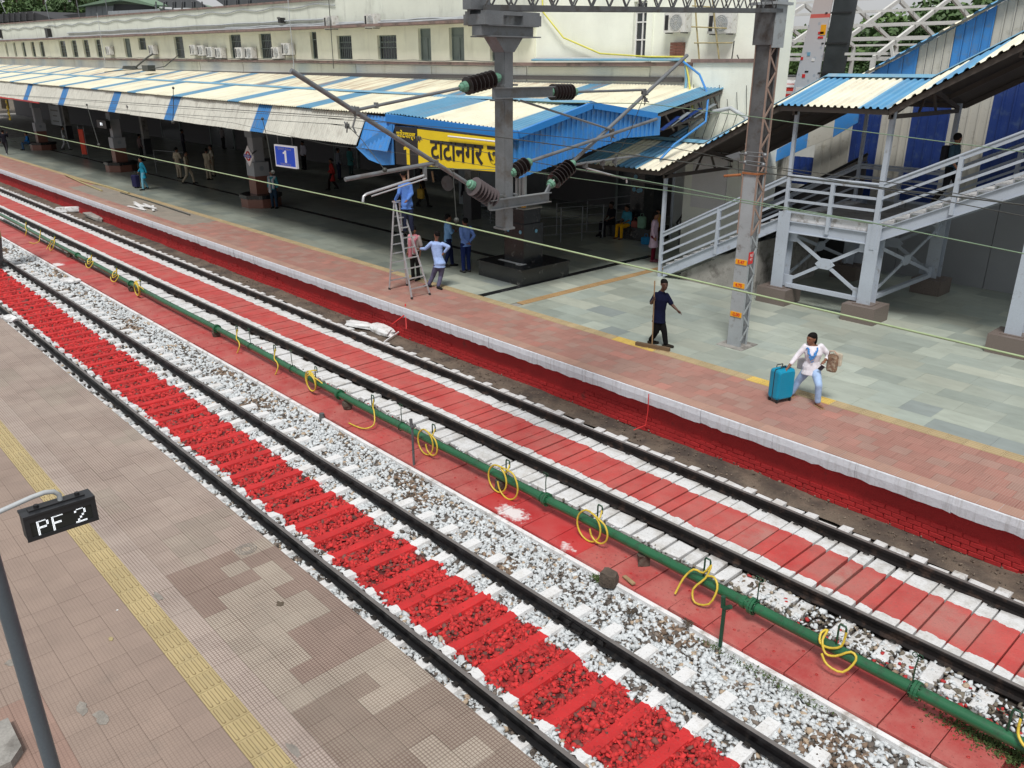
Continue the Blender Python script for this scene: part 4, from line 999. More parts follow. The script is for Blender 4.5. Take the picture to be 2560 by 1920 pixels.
# bamboo scaffold on the end block
sc = thing('bamboo_scaffold', 'small scaffold of tied bamboo poles on the end block', 'scaffold')
def zp(a, b, y=YF-.3): return at(1640+a/4.809, b/4.809, y=y)
for (a, b) in (((465, -60), (520, 715)), ((675, -60), (760, 715))):
    mb = MB(); mb.tube([zp(*a), zp((a[0]+b[0])/2-4, (a[1]+b[1])/2), zp(*b)], .025, 6); mb.build('upright', M['bamboo'], sc)
for (a, b) in (((435, 70), (720, 88)), ((425, 322), (850, 340)), ((460, 517), (920, 515))):
    mb = MB(); mb.tube([zp(*a, YF-.35), zp(*b, YF-.35)], .022, 6); mb.build('crossbar', M['bamboo'], sc)
for (a, b) in (((940, 490), (910, 720)), ((975, 660), (1000, 720))): cable('leaning_stick', 'taller dark stick leaning on the ledge right of the scaffold' if a[0] == 940 else 'short stump of stick on the ledge, farthest right of the scaffold', [zp(*a), zp(*b)], .018, M['wire_dark'], 'stick', 'sticks on the ledge')
p = zp(250, 610, YF-.05)
bk = thing('brick_patch', 'bare red brick stub sticking out of the pale wall', 'bricks', (p.x, YF+.02, p.z-.28))
for r in range(6):
    for c in range(2): mb = MB(); mb.box(-.24+c*.245, -.005+c*.245, -.12, .04, r*.09, r*.09+.082); mb.build('brick', M['redgran'], bk)
# a few windows boxes and dark things hung on the parapet
for (u, v, w, h, lb) in ((122, 83, .75, .75, 'black loudspeaker box on the parapet near the left end'), (0, 84, .5, .8, 'dark box on the parapet at the extreme left'), (706, 51, .25, .25, 'small dark box on the parapet between the pipes')):
    p = at(u, v, y=YF-.2); t = thing('wall_box', lb, 'box', (p.x, YF-.25, p.z)); mb = MB(); mb.box(-w/2, w/2, -.15, .15, -h/2, h/2); mb.build('case', M['black'], t); mb = MB(); mb.box(-w/2-.03, w/2+.03, -.17, -.15, h/2-.05, h/2+.03); mb.build('rim', M['galv_dark'], t)
for k, (u, v, lb) in enumerate(((325, 170, 'coil of black hose on the roof below the tall grey door'), (372, 172, 'black box lying on the rear roof beside the coil'))):
    p = at(u, v, y=21.9); mb = MB()
    if k == 0:
        for q in range(4): mb.tube([(p.x+(1.1-.12*q)*math.cos(a), p.y+.35*math.sin(a), p.z-.04+.05*q) for a in np.linspace(0, 2*PI, 17)[:-1]], .035, 5, closed=True)
        mb.tube([(p.x+.9, p.y, p.z), (p.x+1.4, p.y+.8, p.z+.7), (p.x+1.3, YF-.2, p.z+1.0)], .06, 6)
    else:
        mb.box(p.x-.5, p.x+.5, p.y-.25, p.y+.25, p.z-.15, p.z+.22); mb.tube([(p.x+.5, p.y, p.z), (p.x+1.5, p.y+.5, p.z+.15), (p.x+1.7, YF-.1, p.z+.9)], .03, 5); mb.tube([(p.x-.5, p.y, p.z), (p.x-2.5, p.y-.9, p.z-.1), (p.x-5, p.y-1.2, p.z-.22)], .03, 5)
    tag(mb.build('roof_hose' if k == 0 else 'roof_box', M['wire_dark']), lb, 'hose' if k == 0 else 'box')
# rooftop sheds at the far left
def shed(name, label, poly_px, y, depth, mroof, drop=0, posts=()):
    t = thing(name, label, 'shed roof'); P = [at(u, v, y=y) for u, v in poly_px]
    mb = MB(); mb.prism(P, (0, depth, 0)); mb.build('roof', mroof, t)
    for (u, v0, v1) in posts: mb = MB(); mb.tube([at(u, v0, y=y-.1), at(u, v1, y=y-.1)], .06, 6); mb.build('post', M['galv'], t)
    return t
shed('lean_to_roof', 'dark lean-to roof on thin posts at the far left of the rooftop', [(-30, 38), (78, 28), (150, 52), (150, 56), (80, 50), (-30, 58)], 26, 5, M['roofdark'], posts=[(u, 32, 60) for u in (8, 22, 36, 50, 66, 84)])
shed('lean_to_roof', 'long low dark roof behind the parapet left of the green-roofed shed', [(120, 42), (215, 31), (215, 44), (120, 52)], 28, 3, M['roofdark'])
t = shed('rooftop_shed', 'small rooftop shed with a pale green gable roof and grey sheet walls', [(195, 15), (255, 0), (300, -14), (385, 12), (385, 16), (300, 0), (255, 8), (195, 17)], 27, 5, M['roofgreen'])
for k in range(5):
    a = 214+k*14; mb = MB(); mb.prism([at(a, 16-.25*k, y=27.6), at(a+13, 15-.25*k, y=27.6), at(a+13, 41-k, y=27.6), at(a, 42-k, y=27.6)], (0, .1, 0)); mb.build('wall_sheet', M['tank'], t)
mb = MB(); mb.prism([at(284, 10, y=27.7), at(384, 12, y=27.7), at(384, 30, y=27.7), at(284, 38, y=27.7)], (0, .1, 0)); mb.build('rear_wall', M['roofdark'], t)
mb = MB(); mb.prism([at(270, 28, y=26.6), at(400, 22, y=26.6), at(400, 30, y=26.6), at(270, 38, y=26.6)], (0, 1.2, 0)); mb.build('lower_roof', M['steel_grey'], t)
shed('solar_panel', 'tilted dark solar panel array on the roof right of the shed', [(375, -8), (470, -10), (520, 18), (432, 20)], 27, .12, M['glass'], posts=[(u, 4, 26) for u in (390, 410, 432, 455, 480, 505)])
shed('solar_panel', 'second dark solar array near the top edge of the photo', [(520, -14), (720, -20), (760, -2), (560, 14)], 27, .12, M['glass'], posts=[(u, 0, 14) for u in (560, 590, 620)])
for k, (u0, v0, u1, v1) in enumerate(((0, 0, 14, 32), (109, -10, 124, 52), (190, -5, 199, 44), (262, -8, 276, 70))):
    cable('roof_pole', ['leaning thin pole at the top left corner', 'thin pole rising by the black loudspeaker box', 'thin pole left of the rooftop shed', 'thin pole in front of the rooftop shed'][k], [at(u0, v0, y=25.5), at(u1, v1, y=25.5)], .035, M['galv'], 'pole')
# ================================================================ foot-over-bridge stairs on the right
fob = thing('bridge_stairs', 'pale blue-grey steel staircase of the foot bridge with a landing halfway', 'staircase')
YA, YB = 19.9, 23.7; XL0, XL1 = -11.05, -8.65; ZL = 3.08; SL1 = .4935; SL2 = .49; XE = -2.0
t1 = lambda x: 1.02+(x+15.0)*.5215 if x < XL0 else ZL
t2 = lambda x: ZL+(x-XL1)*SL2
def stringer(x0, z0, x1, z1, y, name='stringer'):
    mb = MB(); h = .30
    mb.prism([(x0, y, z0-h), (x1, y, z1-h), (x1, y, z1), (x0, y, z0)], (0, .02, 0))
    for dz in (0, -h): mb.prism([(x0, y-.05, z0+dz-.012), (x1, y-.05, z1+dz-.012), (x1, y-.05, z1+dz+.012), (x0, y-.05, z0+dz+.012)], (0, .12, 0))
    return mb.build(name, M['lilac'], fob)
for y in (YA, YB):
    stringer(-14.85, t1(-14.85)+.0, XL0-.1, t1(XL0-.01)-.02, y)
    stringer(XL1+.1, t2(XL1+.1)-.02, XE, t2(XE), y)
    mb = MB(); mb.box(XL0-.1, XL1+.1, y, y+.03, 2.72, 3.0); mb.box(XL0-.1, XL1+.1, y-.05, y+.1, 2.98, 3.0); mb.box(XL0-.1, XL1+.1, y-.05, y+.1, 2.70, 2.72); mb.build('landing_beam', M['lilac'], fob)
for k in range(13):                 # steps
    x = -14.80+k*.30; z = t1(x+.15)+.02; mb = MB(); mb.box(x, x+.335, YA+.05, YB, z-.05, z); mb.box(x, x+.03, YA+.06, YB-.01, z-.17, z-.05); mb.build('step', M['white'], fob)
for k in range(21):
    x = XL1+.05+k*.335; z = t2(x+.17)+.06; mb = MB(); mb.box(x, x+.37, YA+.05, YB, z-.05, z); mb.box(x, x+.03, YA+.06, YB-.01, z-.18, z-.05); mb.build('step', M['white'], fob)
mb = MB(); mb.box(XL0, XL1, YA+.12, YB, 2.92, 3.06); mb.build('landing_floor', M['concrete'], fob)
mb = MB(); mb.box(XL0+.05, XL1-.05, YA+.03, YA+.12, 3.0, 3.24); mb.build('landing_kerb', M['white'], fob)
# posts and rails
def post(x, y, z0, z1, w=.09, name='post'): mb = MB(); mb.box(x-w/2, x+w/2, y-w/2, y+w/2, z0, z1); return mb.build(name, M['lilac'], fob)
def rails(x0, za, x1, zb, y, offs):
    for i, o_ in enumerate(offs):
        mb = MB()
        if i == 0: mb.tube([(x0, y-.02, za+o_+.04), (x1, y-.02, zb+o_+.04)], .030, 8); mb.beam((x0, y, za+o_-.04), (x1, y, zb+o_-.04), .045, .075)
        else: mb.beam((x0, y, za+o_), (x1, y, zb+o_), .045, .06)
        mb.build('handrail' if i == 0 else 'guard_rail', M['lilac'], fob)
offs = (1.02, .72, .44, .16)
for y in (YA-.02, YB):
    rails(-14.95, t1(-14.95), XL0, ZL, y, offs); rails(XL0, ZL, XL1, ZL, y, offs); rails(XL1, ZL, XE, t2(XE), y, offs)
    post(-14.95, y, .8, 3.9); post(-13.05, y, t1(-13.05)-.25, t1(-13.05)+1.02); post(-9.85, y, 2.8, 4.08)
    post(XL0, y, 2.6, 5.85, .085); post(XL1, y, 2.6, 5.85, .11); post(-7.0, y, t2(-7.0)-.25, t2(-7.0)+1.02); post(-5.45, y, t2(-5.45)-.25, t2(-5.45)+1.02); post(-6.2, y, t2(-6.2), t2(-6.2)+2.9, .08) if y > 21 else None
# columns, plinths, bracing
def hcol(x, y, z0, z1):
    mb = MB(); mb.box(x-.17, x+.17, y-.16, y-.14, z0, z1); mb.box(x-.17, x+.17, y+.14, y+.16, z0, z1); mb.box(x-.012, x+.012, y-.14, y+.14, z0, z1); return mb.build('column', M['lilac'], fob)
PL = []
for (x, y, w) in ((XL0, YA, .84), (XL1, YA, .84), (-5.25, YA, .84), (XL0, 24.0, .8), (XL1, 24.0, .8), (-5.25, 24.0, .8)):
    yy = y+.1 if y < 21 else y; hcol(x, yy, 1.24, 3.22 if x < -6 else t2(x)-.25)
    mb = MB(); mb.box(x-w/2, x+w/2, yy-w/2+.02, yy+w/2, .8, 1.22); mb.box(x-.24, x+.24, yy-.24, yy+.24, 1.22, 1.24); mb.build('plinth', M['granite'], fob)
def xbrace(a, b):                    # a,b: column positions (x,y)
    A, B = Vector((*a, 0)), Vector((*b, 0)); d = (B-A).normalized(); A = A+d*.2; B = B-d*.2
    n = Vector((-d.y, d.x, 0)); zt, zb = 2.62, 1.42
    for (p, q) in ((A+Vector((0, 0, zt)), B+Vector((0, 0, zb))), (A+Vector((0, 0, zb)), B+Vector((0, 0, zt)))):
        mb = MB(); mb.beam(p, q, .03, .085, (0, 0, 1)); mb.build('brace', M['lilac'], fob)
    c = (A+B)/2+Vector((0, 0, (zt+zb)/2)); mb = MB()
    mb.prism([c+d*s*(.26)+Vector((0, 0, t*.03))-n*.03 for s, t in ((-1, -1),)]+[c+d*-.12+Vector((0, 0, -.13))-n*.03, c+d*.12+Vector((0, 0, -.13))-n*.03, c+d*.26-n*.03, c+d*.12+Vector((0, 0, .13))-n*.03, c+d*-.12+Vector((0, 0, .13))-n*.03], n*.05); mb.build('gusset_plate', M['lilac'], fob)
    for p in (A, B):
        s = 1 if p == A else -1
        for z in (zt, zb):
            q = p+Vector((0, 0, z)); mb = MB(); mb.prism([q-d*.1*s+Vector((0, 0, -.15))-n*.03, q+d*.16*s+Vector((0, 0, -.15))-n*.03, q+d*.16*s+Vector((0, 0, .15))-n*.03, q-d*.1*s+Vector((0, 0, .15))-n*.03], n*.05); mb.build('gusset_plate', M['lilac'], fob)
xbrace((XL0, YA+.1), (XL1, YA+.1)); xbrace((XL1, YA+.1), (XL1, 24.0)); xbrace((XL0, 24.0), (XL1, 24.0)); xbrace((XL0, YA+.1), (XL0, 24.0))
for (a, b) in (((XL0+.2, YA+.1, 1.30), (XL1-.2, YA+.1, 1.30)), ((XL1, YA+.3, 1.32), (XL1, 23.8, 1.32))): mb = MB(); mb.beam(a, b, .12, .10); mb.build('tie_beam', M['lilac'], fob)
mb = MB(); mb.prism([(-14.3, YA+.15, .8), (-11.8, YA+.15, .8), (-11.8, YA+.15, 2.3), (-13.5, YA+.15, 1.42), (-14.3, YA+.15, 1.0)], (0, 3.3, 0)); mb.build('base_block', M['concrete'], fob)
# ---------------------------------------------------------------- roof over the stairs
sr = thing('stair_roof', 'blue and cream corrugated roof that follows the bridge stairs up to the right', 'roof')
YE, YR, YK = 19.4, 21.75, 24.1; HR = .63
eave = lambda x: 3.95 if x < -14.9 else (3.95+(x+14.9)*.531 if x < -11.33 else (5.85 if x < -8.6 else 5.85+(x+8.6)*.541))
def roofseg(x0, x1, n, cols):
    for i in range(n):
        a = x0+(x1-x0)*i/n; b = x0+(x1-x0)*(i+1)/n; t = cols[i % len(cols)]
        for (ya, za, yb, zb) in ((YE, 0, YR, HR), (YR, HR, YK, 0)):
            mb = MB(); w = Vector((b-a, 0, eave(b)-eave(a))); P = Vector((a, ya, eave(a)+za))
            corr(mb, P, w, (0, yb-ya, zb-za), (0, 0, 1), 4, .045, t, 0, (.42, .58, .84, 1.0)); mb.build('roof_sheet', M['roof'], sr)
def mx_(a, b, n): return n
Cb, Cc = (.12, .34, .56), (.80, .78, .64)
roofseg(-18.1, -14.9, 4, [Cb, Cc, Cb, Cc]); roofseg(-14.9, -11.33, 5, [Cc, Cc, Cb, Cc, Cc]); roofseg(-11.33, -8.6, 4, [Cb, Cb, Cc, Cb] if False else [Cb, Cc, Cc, Cb])
roofseg(-8.6, -1.5, 9, [Cc, Cb, Cc, Cc, Cb, Cc, Cb, Cc, Cc])
for (a, b) in ((-18.1, -14.9), (-14.9, -11.33), (-11.33, -8.6), (-8.6, -1.5)):
    z0, z1 = eave(a+1e-3)+HR+.05, eave(b-1e-3)+HR+.05
    mb = MB(); mb.prism([(a, YR-.22, z0-.035), (a, YR, z0+.04), (a, YR+.22, z0-.035), (a, YR, z0+.01)], (b-a, 0, z1-z0)); mb.build('ridge_cap', M['cyan'], sr)
    mb = MB()
    for (y, dz) in ((YE+.12, -.07), (YE+1.2, .18), (YK-.12, -.07), (YR, HR-.12), (YK-1.2, .18)): mb.beam((a, y, eave(a+1e-3)+dz), (b, y, eave(b-1e-3)+dz), .06, .12)
    mb.build('purlin', M['purlin'], sr)
    ea, eb = eave(a+1e-3)-.012, eave(b-1e-3)-.012; mb = MB(); mb.add([(a, YE+.05, ea), (b, YE+.05, eb), (b, YR, eb+HR), (a, YR, ea+HR)], [(0, 1, 2, 3)]); mb.add([(a, YR, ea+HR), (b, YR, eb+HR), (b, YK-.05, eb), (a, YK-.05, ea)], [(0, 1, 2, 3)]); mb.build('soffit_shade_sheet', M['purlin'], sr)  # dark sheet added below the stair roof to blacken its underside
for x in (-14.9, XL0, XL1, -6.2, -3.5):
    e = eave(x); mb = MB(); mb.beam((x, YE+.3, e-.16), (x, YR, e+HR-.2), .06, .10); mb.beam((x, YR, e+HR-.2), (x, YK-.3, e-.16), .06, .10); mb.beam((x, YE+.3, e-.18), (x, YK-.3, e-.18), .06, .10)
    mb.beam((x, YR-.5, e-.15), (x, YR-.2, e+HR-.3), .05, .05); mb.beam((x, YR+.5, e-.15), (x, YR+.2, e+HR-.3), .05, .05); mb.build('roof_frame', M['purlin'], sr)
# small roof behind the low end
r2 = thing('back_shelter_roof', 'small low striped roof behind the foot of the bridge stairs', 'roof')
for i in range(5):
    a = -18.5+i*.9; mb = MB(); corr(mb, (a, 24.6, 4.42), (.9, 0, 0), (0, 1.7, .52), (0, 0, 1), 4, .04, [Cb, Cc, Cc, Cb, Cc][i], 0); mb.build('roof_sheet', M['roof'], r2)
mb = MB(); mb.prism([(-18.5, 26.1, 4.94), (-18.5, 26.4, 5.02), (-18.5, 26.6, 4.94)], (4.6, 0, 0)); mb.build('ridge_cap', M['cyan'], r2)
mb = MB(); [mb.tube([(x, 24.8, .8), (x, 24.8, 4.4)], .05, 6) for x in (-18.3, -16.2, -14.4)]; mb.build('posts', M['lilac'], r2)
# ---------------------------------------------------------------- second enclosed stair behind: striped side wall
esc = thing('striped_stair_enclosure', 'blue and off-white striped sheet wall and roof edge of the enclosed stair behind', 'stair enclosure')
YW = 25.0; wt = lambda x: 6.50+(x+11.8)*.541
edges = [-13.16, -12.04, -11.21, -10.35, -9.32, -8.30, -7.2, -6.1, -5.0, -3.9, -2.8, -1.7]
for i in range(len(edges)-1):
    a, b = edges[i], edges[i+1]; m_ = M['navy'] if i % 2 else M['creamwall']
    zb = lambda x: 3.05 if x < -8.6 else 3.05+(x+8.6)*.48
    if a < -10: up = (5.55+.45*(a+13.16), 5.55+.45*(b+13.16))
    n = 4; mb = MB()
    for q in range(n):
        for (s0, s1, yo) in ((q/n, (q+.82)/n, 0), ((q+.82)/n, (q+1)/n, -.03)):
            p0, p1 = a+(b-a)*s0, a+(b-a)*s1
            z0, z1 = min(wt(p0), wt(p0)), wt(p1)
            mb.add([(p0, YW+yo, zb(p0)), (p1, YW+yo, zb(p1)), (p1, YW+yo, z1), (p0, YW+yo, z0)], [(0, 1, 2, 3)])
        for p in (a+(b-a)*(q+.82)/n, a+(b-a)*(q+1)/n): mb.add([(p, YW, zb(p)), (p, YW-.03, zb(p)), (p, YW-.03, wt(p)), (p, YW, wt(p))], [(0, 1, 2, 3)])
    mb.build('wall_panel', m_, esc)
# upper sheets of the stripes, sunlight put in as a lighter blue
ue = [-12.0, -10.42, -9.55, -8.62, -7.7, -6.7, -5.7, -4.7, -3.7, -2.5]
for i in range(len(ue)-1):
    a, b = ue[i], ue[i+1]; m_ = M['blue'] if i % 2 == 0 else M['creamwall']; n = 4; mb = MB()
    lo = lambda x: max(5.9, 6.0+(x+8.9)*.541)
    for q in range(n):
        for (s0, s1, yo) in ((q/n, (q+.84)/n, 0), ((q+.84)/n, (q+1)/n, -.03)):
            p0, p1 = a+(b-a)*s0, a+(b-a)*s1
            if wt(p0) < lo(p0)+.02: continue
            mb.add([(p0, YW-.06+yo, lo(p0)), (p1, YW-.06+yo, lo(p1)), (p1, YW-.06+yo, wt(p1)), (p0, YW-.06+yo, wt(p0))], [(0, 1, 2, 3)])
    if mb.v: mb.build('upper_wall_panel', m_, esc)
for i in range(14):                 # its roof, seen edge-on
    a = -12.4+i*.8; b = a+.8; mb = MB(); t = Cb if i % 3 else Cc
    corr(mb, (a, YW-.35, wt(a)+.02), (b-a, 0, wt(b)-wt(a)), (0, 2.6, .55), (0, 0, 1), 3, .045, t, 0, (.42, .58, .84, 1.)); mb.build('roof_sheet', M['roof'], esc)
# lower hood sloping down to the left, striped
lh = [(-11.7, 5.60, 5.2), (-12.4, 5.3, 4.75), (-13.2, 4.85, 4.4), (-14.2, 4.27, 3.9), (-15.4, 3.65, 3.25)]
for i in range(4):
    a, b = lh[i], lh[i+1]; mb = MB(); mb.prism([(a[0], 24.55, a[2]), (a[0], 24.55, a[1]), (b[0], 24.55, b[1]), (b[0], 24.55, b[2])], (0, .04, 0)); mb.build('hood_panel', M['blue'] if i % 2 == 0 else M['creamwall'], esc)
# low striped valance hanging behind the first flight
for i in range(4):
    a = -16.6+i*.85; mb = MB(); corr(mb, (a, 25.2, 3.2), (.85, 0, 0), (0, 0, .85), (0, -1, 0), 4, .03); mb.build('valance_sheet', M['creamwall'] if i % 2 == 0 else M['navy'], esc)
# escalator with dark steel sides
es = thing('escalator', 'escalator with dark steel sides and curved handrail behind the stairs', 'escalator')
mb = MB(); mb.prism([(-17.3, 23.95, .8), (-17.3, 23.95, 1.75), (-14.9, 23.95, 1.85), (-11.0, 23.95, 4.2), (-11.0, 23.95, 3.1), (-14.6, 23.95, .8)], (0, .12, 0)); mb.build('side_panel', M['darkpanel'], es)
mb = MB(); mb.tube([(-17.2, 24.0, 1.2), (-17.45, 24.0, 1.6), (-17.2, 24.0, 1.95), (-15.0, 24.0, 2.02), (-11.0, 24.0, 4.4)], .04, 8); mb.build('handrail', M['black_rubber'], es)
mb = MB(); mb.prism([(-17.1, 24.0, 1.76), (-17.1, 24.0, 1.92), (-15.0, 24.0, 1.98), (-11.0, 24.0, 4.36), (-11.0, 24.0, 4.22), (-14.9, 24.0, 1.87)], (0, .02, 0)); mb.build('glass_side', M['glass'], es)
# grey panel wall under the upper flight
gw = thing('panel_wall', 'smooth grey panel wall with dark joints under the upper stairs', 'wall')
mb = MB(); mb.box(-15.2, -11.62, 25.55, 25.65, .8, 3.0); mb.build('dark_panel', M['darkpanel'], gw)  # added dark backing that stands for the shade under the landing
x = -11.6
while x < 1.5:
    b = x+1.28; mb = MB(); z0, z1 = 3.0+max(0, (x+8.6))*.48, 3.0+max(0, (b+8.6))*.48
    mb.prism([(x+.01, 25.5, .8), (b-.01, 25.5, .8), (b-.01, 25.5, z1), (x+.01, 25.5, z0)], (0, .1, 0)); mb.build('panel', M['con_panel'], gw); x = b
# pale building parts seen between
pw = thing('pale_back_wall', 'white wall with a small louvre window behind the escalator', 'wall')
mb = MB(); mb.box(-20.2, -11.5, 27.4, 27.6, .8, 4.6); mb.build('wall', M['lowwhite'], pw)
p = at(1640+560/4.809, 330+525/4.809, y=27.4); mb = MB()
for k in range(4): mb.box(p.x-.35, p.x+.35, 27.33, 27.4, p.z-.3+k*.17, p.z-.22+k*.17)
mb.build('louvre', M['whiteboard'], pw); mb = MB(); mb.box(p.x-.36, p.x+.36, 27.385, 27.4, p.z-.34, p.z+.36); mb.build('opening', M['black'], pw)
# ================================================================ behind the station: truss shed, banner tower, buses, trees
trs = thing('steel_roof_frame', 'open white steel roof frame of an unfinished shed behind the station', 'steel frame')
for k, xk in enumerate((-22.3, -20.25, -18.19, -16.16, -14.15, -12.1)):
    for (a, b) in (((xk, 30.2, 7.0), (xk, 36, 9.2)), ((xk, 36, 9.2), (xk, 41.0, 7.6))):
        mb = MB(); mb.beam(a, b, .10, .15); mb.build('rafter', M['tube'], trs)
    for y in (30.2, 41.0): mb = MB(); mb.beam((xk, y, .0), (xk, y, 7.0 if y < 35 else 7.6), .14, .14); mb.build('post', M['tube'], trs)
    mb = MB(); mb.beam((xk, 30.2, 7.0), (xk, 41, 7.0), .08, .10); mb.build('tie', M['tube'], trs)
for i, (y, z) in enumerate(((30.3, 7.05), (31.6, 7.55), (33.0, 8.1), (34.5, 8.65), (35.9, 9.2), (37.3, 8.8), (38.8, 8.3), (40.2, 7.85), (41.0, 7.55))):
    mb = MB(); mb.beam((-23.5, y, z+.09), (-10.2, y, z+.09), .06, .09); mb.build('purlin', M['tube'], trs)
for (a, b) in (((-22.3, 30.2, 6.3), (-10, 30.2, 6.3)), ((-22.3, 30.2, 5.8), (-10, 30.2, 5.8)), ((-13.6, 30.2, 7.4), (-12.8, 30.2, 5.0))): mb = MB(); mb.beam(a, b, .07, .09); mb.build('girt', M['tube'], trs)
bt = thing('banner_tower', 'tall square frame tower wrapped with a printed advertising banner', 'banner tower', (0, 0, 0))
mb = MB(); mb.prism([(-17.15, 30, 4.5), (-16.12, 30, 4.5), (-15.80, 30, 9.6), (-16.45, 30, 9.6)], (0, .05, 0))
bb = NB('printed_banner'); z = bb.xyz()[2]
c = bb.mix(bb.rng(z, 5.4, 9.2), (.50, .58, .66), (.52, .44, .42)); c = bb.mix(bb.math('MULTIPLY', bb.math('GREATER_THAN', z, 8.35), bb.math('LESS_THAN', z, 8.48)), c, (.6, .12, .10))
M['banner'] = bb.done(bb.mix(bb.rng(bb.vor(3.2), .15, .2, .5, 0), c, (.25, .32, .40)), .6); mb.build('banner', M['banner'], bt)
for (cx, cz, m_, w, h) in ((-16.05, 7.95, 'orange', .2, .34), (-16.12, 7.85, 'redplate', .22, .08), (-16.12, 7.70, 'redplate', .2, .07), (-16.5, 7.15, 'cyan', .12, .12), (-16.75, 7.0, 'redplate', .10, .1), (-16.3, 6.95, 'whiteboard', .12, .1), (-16.6, 6.4, 'redplate', .12, .12), (-16.5, 6.55, 'black', .14, .05), (-16.6, 5.9, 'whiteboard', .5, .2)):
    mb = MB(); mb.box(cx-w/2, cx+w/2, 29.985, 29.998, cz-h/2, cz+h/2); mb.build('printed_mark', M[m_], bt)
mb = MB(); mb.prism([(-16.08, 30.06, 4.5), (-15.3, 30.3, 4.5), (-15.05, 30.3, 9.6), (-15.77, 30.06, 9.6)], (0, .05, 0)); mb.build('dark_side', M['glass'], bt)
for z in (5.5, 6.5, 7.5, 8.5): mb = MB(); mb.beam((-16.05, 30.0, z), (-15.2, 30.25, z), .05, .05); mb.build('rung', M['black'], bt)
def bus(x, y, label, rz, body, roof, stripe):
    t = thing('bus', label, 'bus', (x, y, 0), rz)
    prof = [(-1.2, .4), (1.2, .4), (1.22, 2.5), (1.1, 2.95), (.8, 3.1), (-.8, 3.1), (-1.1, 2.95), (-1.22, 2.5)]
    mb = MB(); mb.prism([(-4.5, a, z) for a, z in prof], (9, 0, 0)); mb.build('body', M[body], t)
    mb = MB(); mb.prism([(-4.4, a*1.01, z+.02) for a, z in [(1.16, 2.8), (1.05, 2.98), (.8, 3.12), (-.8, 3.12), (-1.05, 2.98), (-1.16, 2.8)]], (8.8, 0, 0)); mb.build('roof', M[roof], t)
    for k in range(7):
        for s in (-1, 1): mb = MB(); mb.box(-4.1+1.2*k, -3.1+1.2*k, s*1.235-.01, s*1.235+.01, 1.5, 2.35); mb.build('window', M['glass'], t)
    for k in (-2.9, 2.7):
        for s in (-1, 1): mb = MB(); mb.lathe((k, s*1.0, .5), (k, s*1.25, .5), [(0, .5), (1, .5)], 14); mb.build('wheel', M['black_rubber'], t)
    mb = MB(); 
    for k in range(5): mb.beam((-3.5+1.5*k, -.8, 3.2), (-3.5+1.5*k, .8, 3.2), .05, .05)
    for s in (-.8, .8): mb.beam((-3.8, s, 3.25), (3.8, s, 3.25), .05, .05)
    mb.build('roof_rack', M['galv'], t); return t
M['busred'] = mat('red_bus_paint', (.62, .035, .02), .35, .05); M['buswhite'] = mat('white_bus_roof', (.72, .72, .72), .45, .1, dirt=((.4, .38, .35), .3, 3))
b1 = bus(-18.3, 34.0, 'red bus with white roof rack parked behind the mast', .08, 'busred', 'buswhite', 0); b1.location.z = 3.1
yv = bus(-18.4, 31.5, 'yellow van roof just below the red bus', .1, 'yellow', 'buswhite', 0); yv.location.z = 1.7; yv['category'] = 'van'; yv.name = 'parked_van'; yv.scale = (.7, .8, .9)
fc = thing('market_stalls', 'row of far stalls with small coloured awnings under the trees', 'stalls')
for k in range(12):
    mb = MB(); x = -24+k*1.4; mb.box(x, x+1.2, 52, 52.3, 4.4, 5.0); mb.build('awning', M[['roofgreen', 'whiteboard', 'redgran', 'cyan', 'whiteboard', 'blue'][k % 6]], fc)
mb = MB(); mb.box(-60, 20, 54, 54.3, 0, 5.4); mb.build('boundary_wall', M['darkwall'], fc)
# raised road level behind
rd = struct('rear_road'); mb = MB(); mb.box(-60, 40, 29.2, 130, -.5, .79); mb.build('road_surface', M['ground'], rd)
mb = MB(); mb.box(-14.0, 12, 33, 50, .79, 1.2); mb.build('road_embankment', M['ground'], rd)
# trees
def leafmat(name, c):
    b = NB(name); cc = b.mix(b.noise(1.1, 3), (c[0]*.55, c[1]*.6, c[2]*.55), (c[0]*1.4, c[1]*1.35, c[2]*1.2)); return b.done(cc, .65)
M['leaf'] = leafmat('tree_leaves', (.095, .17, .05)); M['leafd'] = leafmat('dark_tree_leaves', (.06, .115, .04)); M['leafy'] = leafmat('yellow_green_leaves', (.14, .20, .05))
def quads(name, ctr, nrm, size, m, parent, rg):
    n = len(ctr); a = rg.normal(size=(n, 3)); a = np.cross(a, nrm); a /= np.linalg.norm(a, axis=1)[:, None]+1e-9; b = np.cross(nrm, a)
    s = size[:, None]; V = np.stack([ctr-a*s-b*s*.5, ctr+a*s-b*s*.4, ctr+a*s*.9+b*s*.5, ctr-a*s*.8+b*s*.55], 1).reshape(-1, 3)
    me = bpy.data.meshes.new(name); me.vertices.add(4*n); me.vertices.foreach_set('co', V.astype(np.float32).ravel()); me.loops.add(4*n); me.loops.foreach_set('vertex_index', np.arange(4*n, dtype=np.int32))
    me.polygons.add(n); me.polygons.foreach_set('loop_start', np.arange(0, 4*n, 4, dtype=np.int32)); me.update(calc_edges=True); me.materials.append(m); return link(name, me, parent)
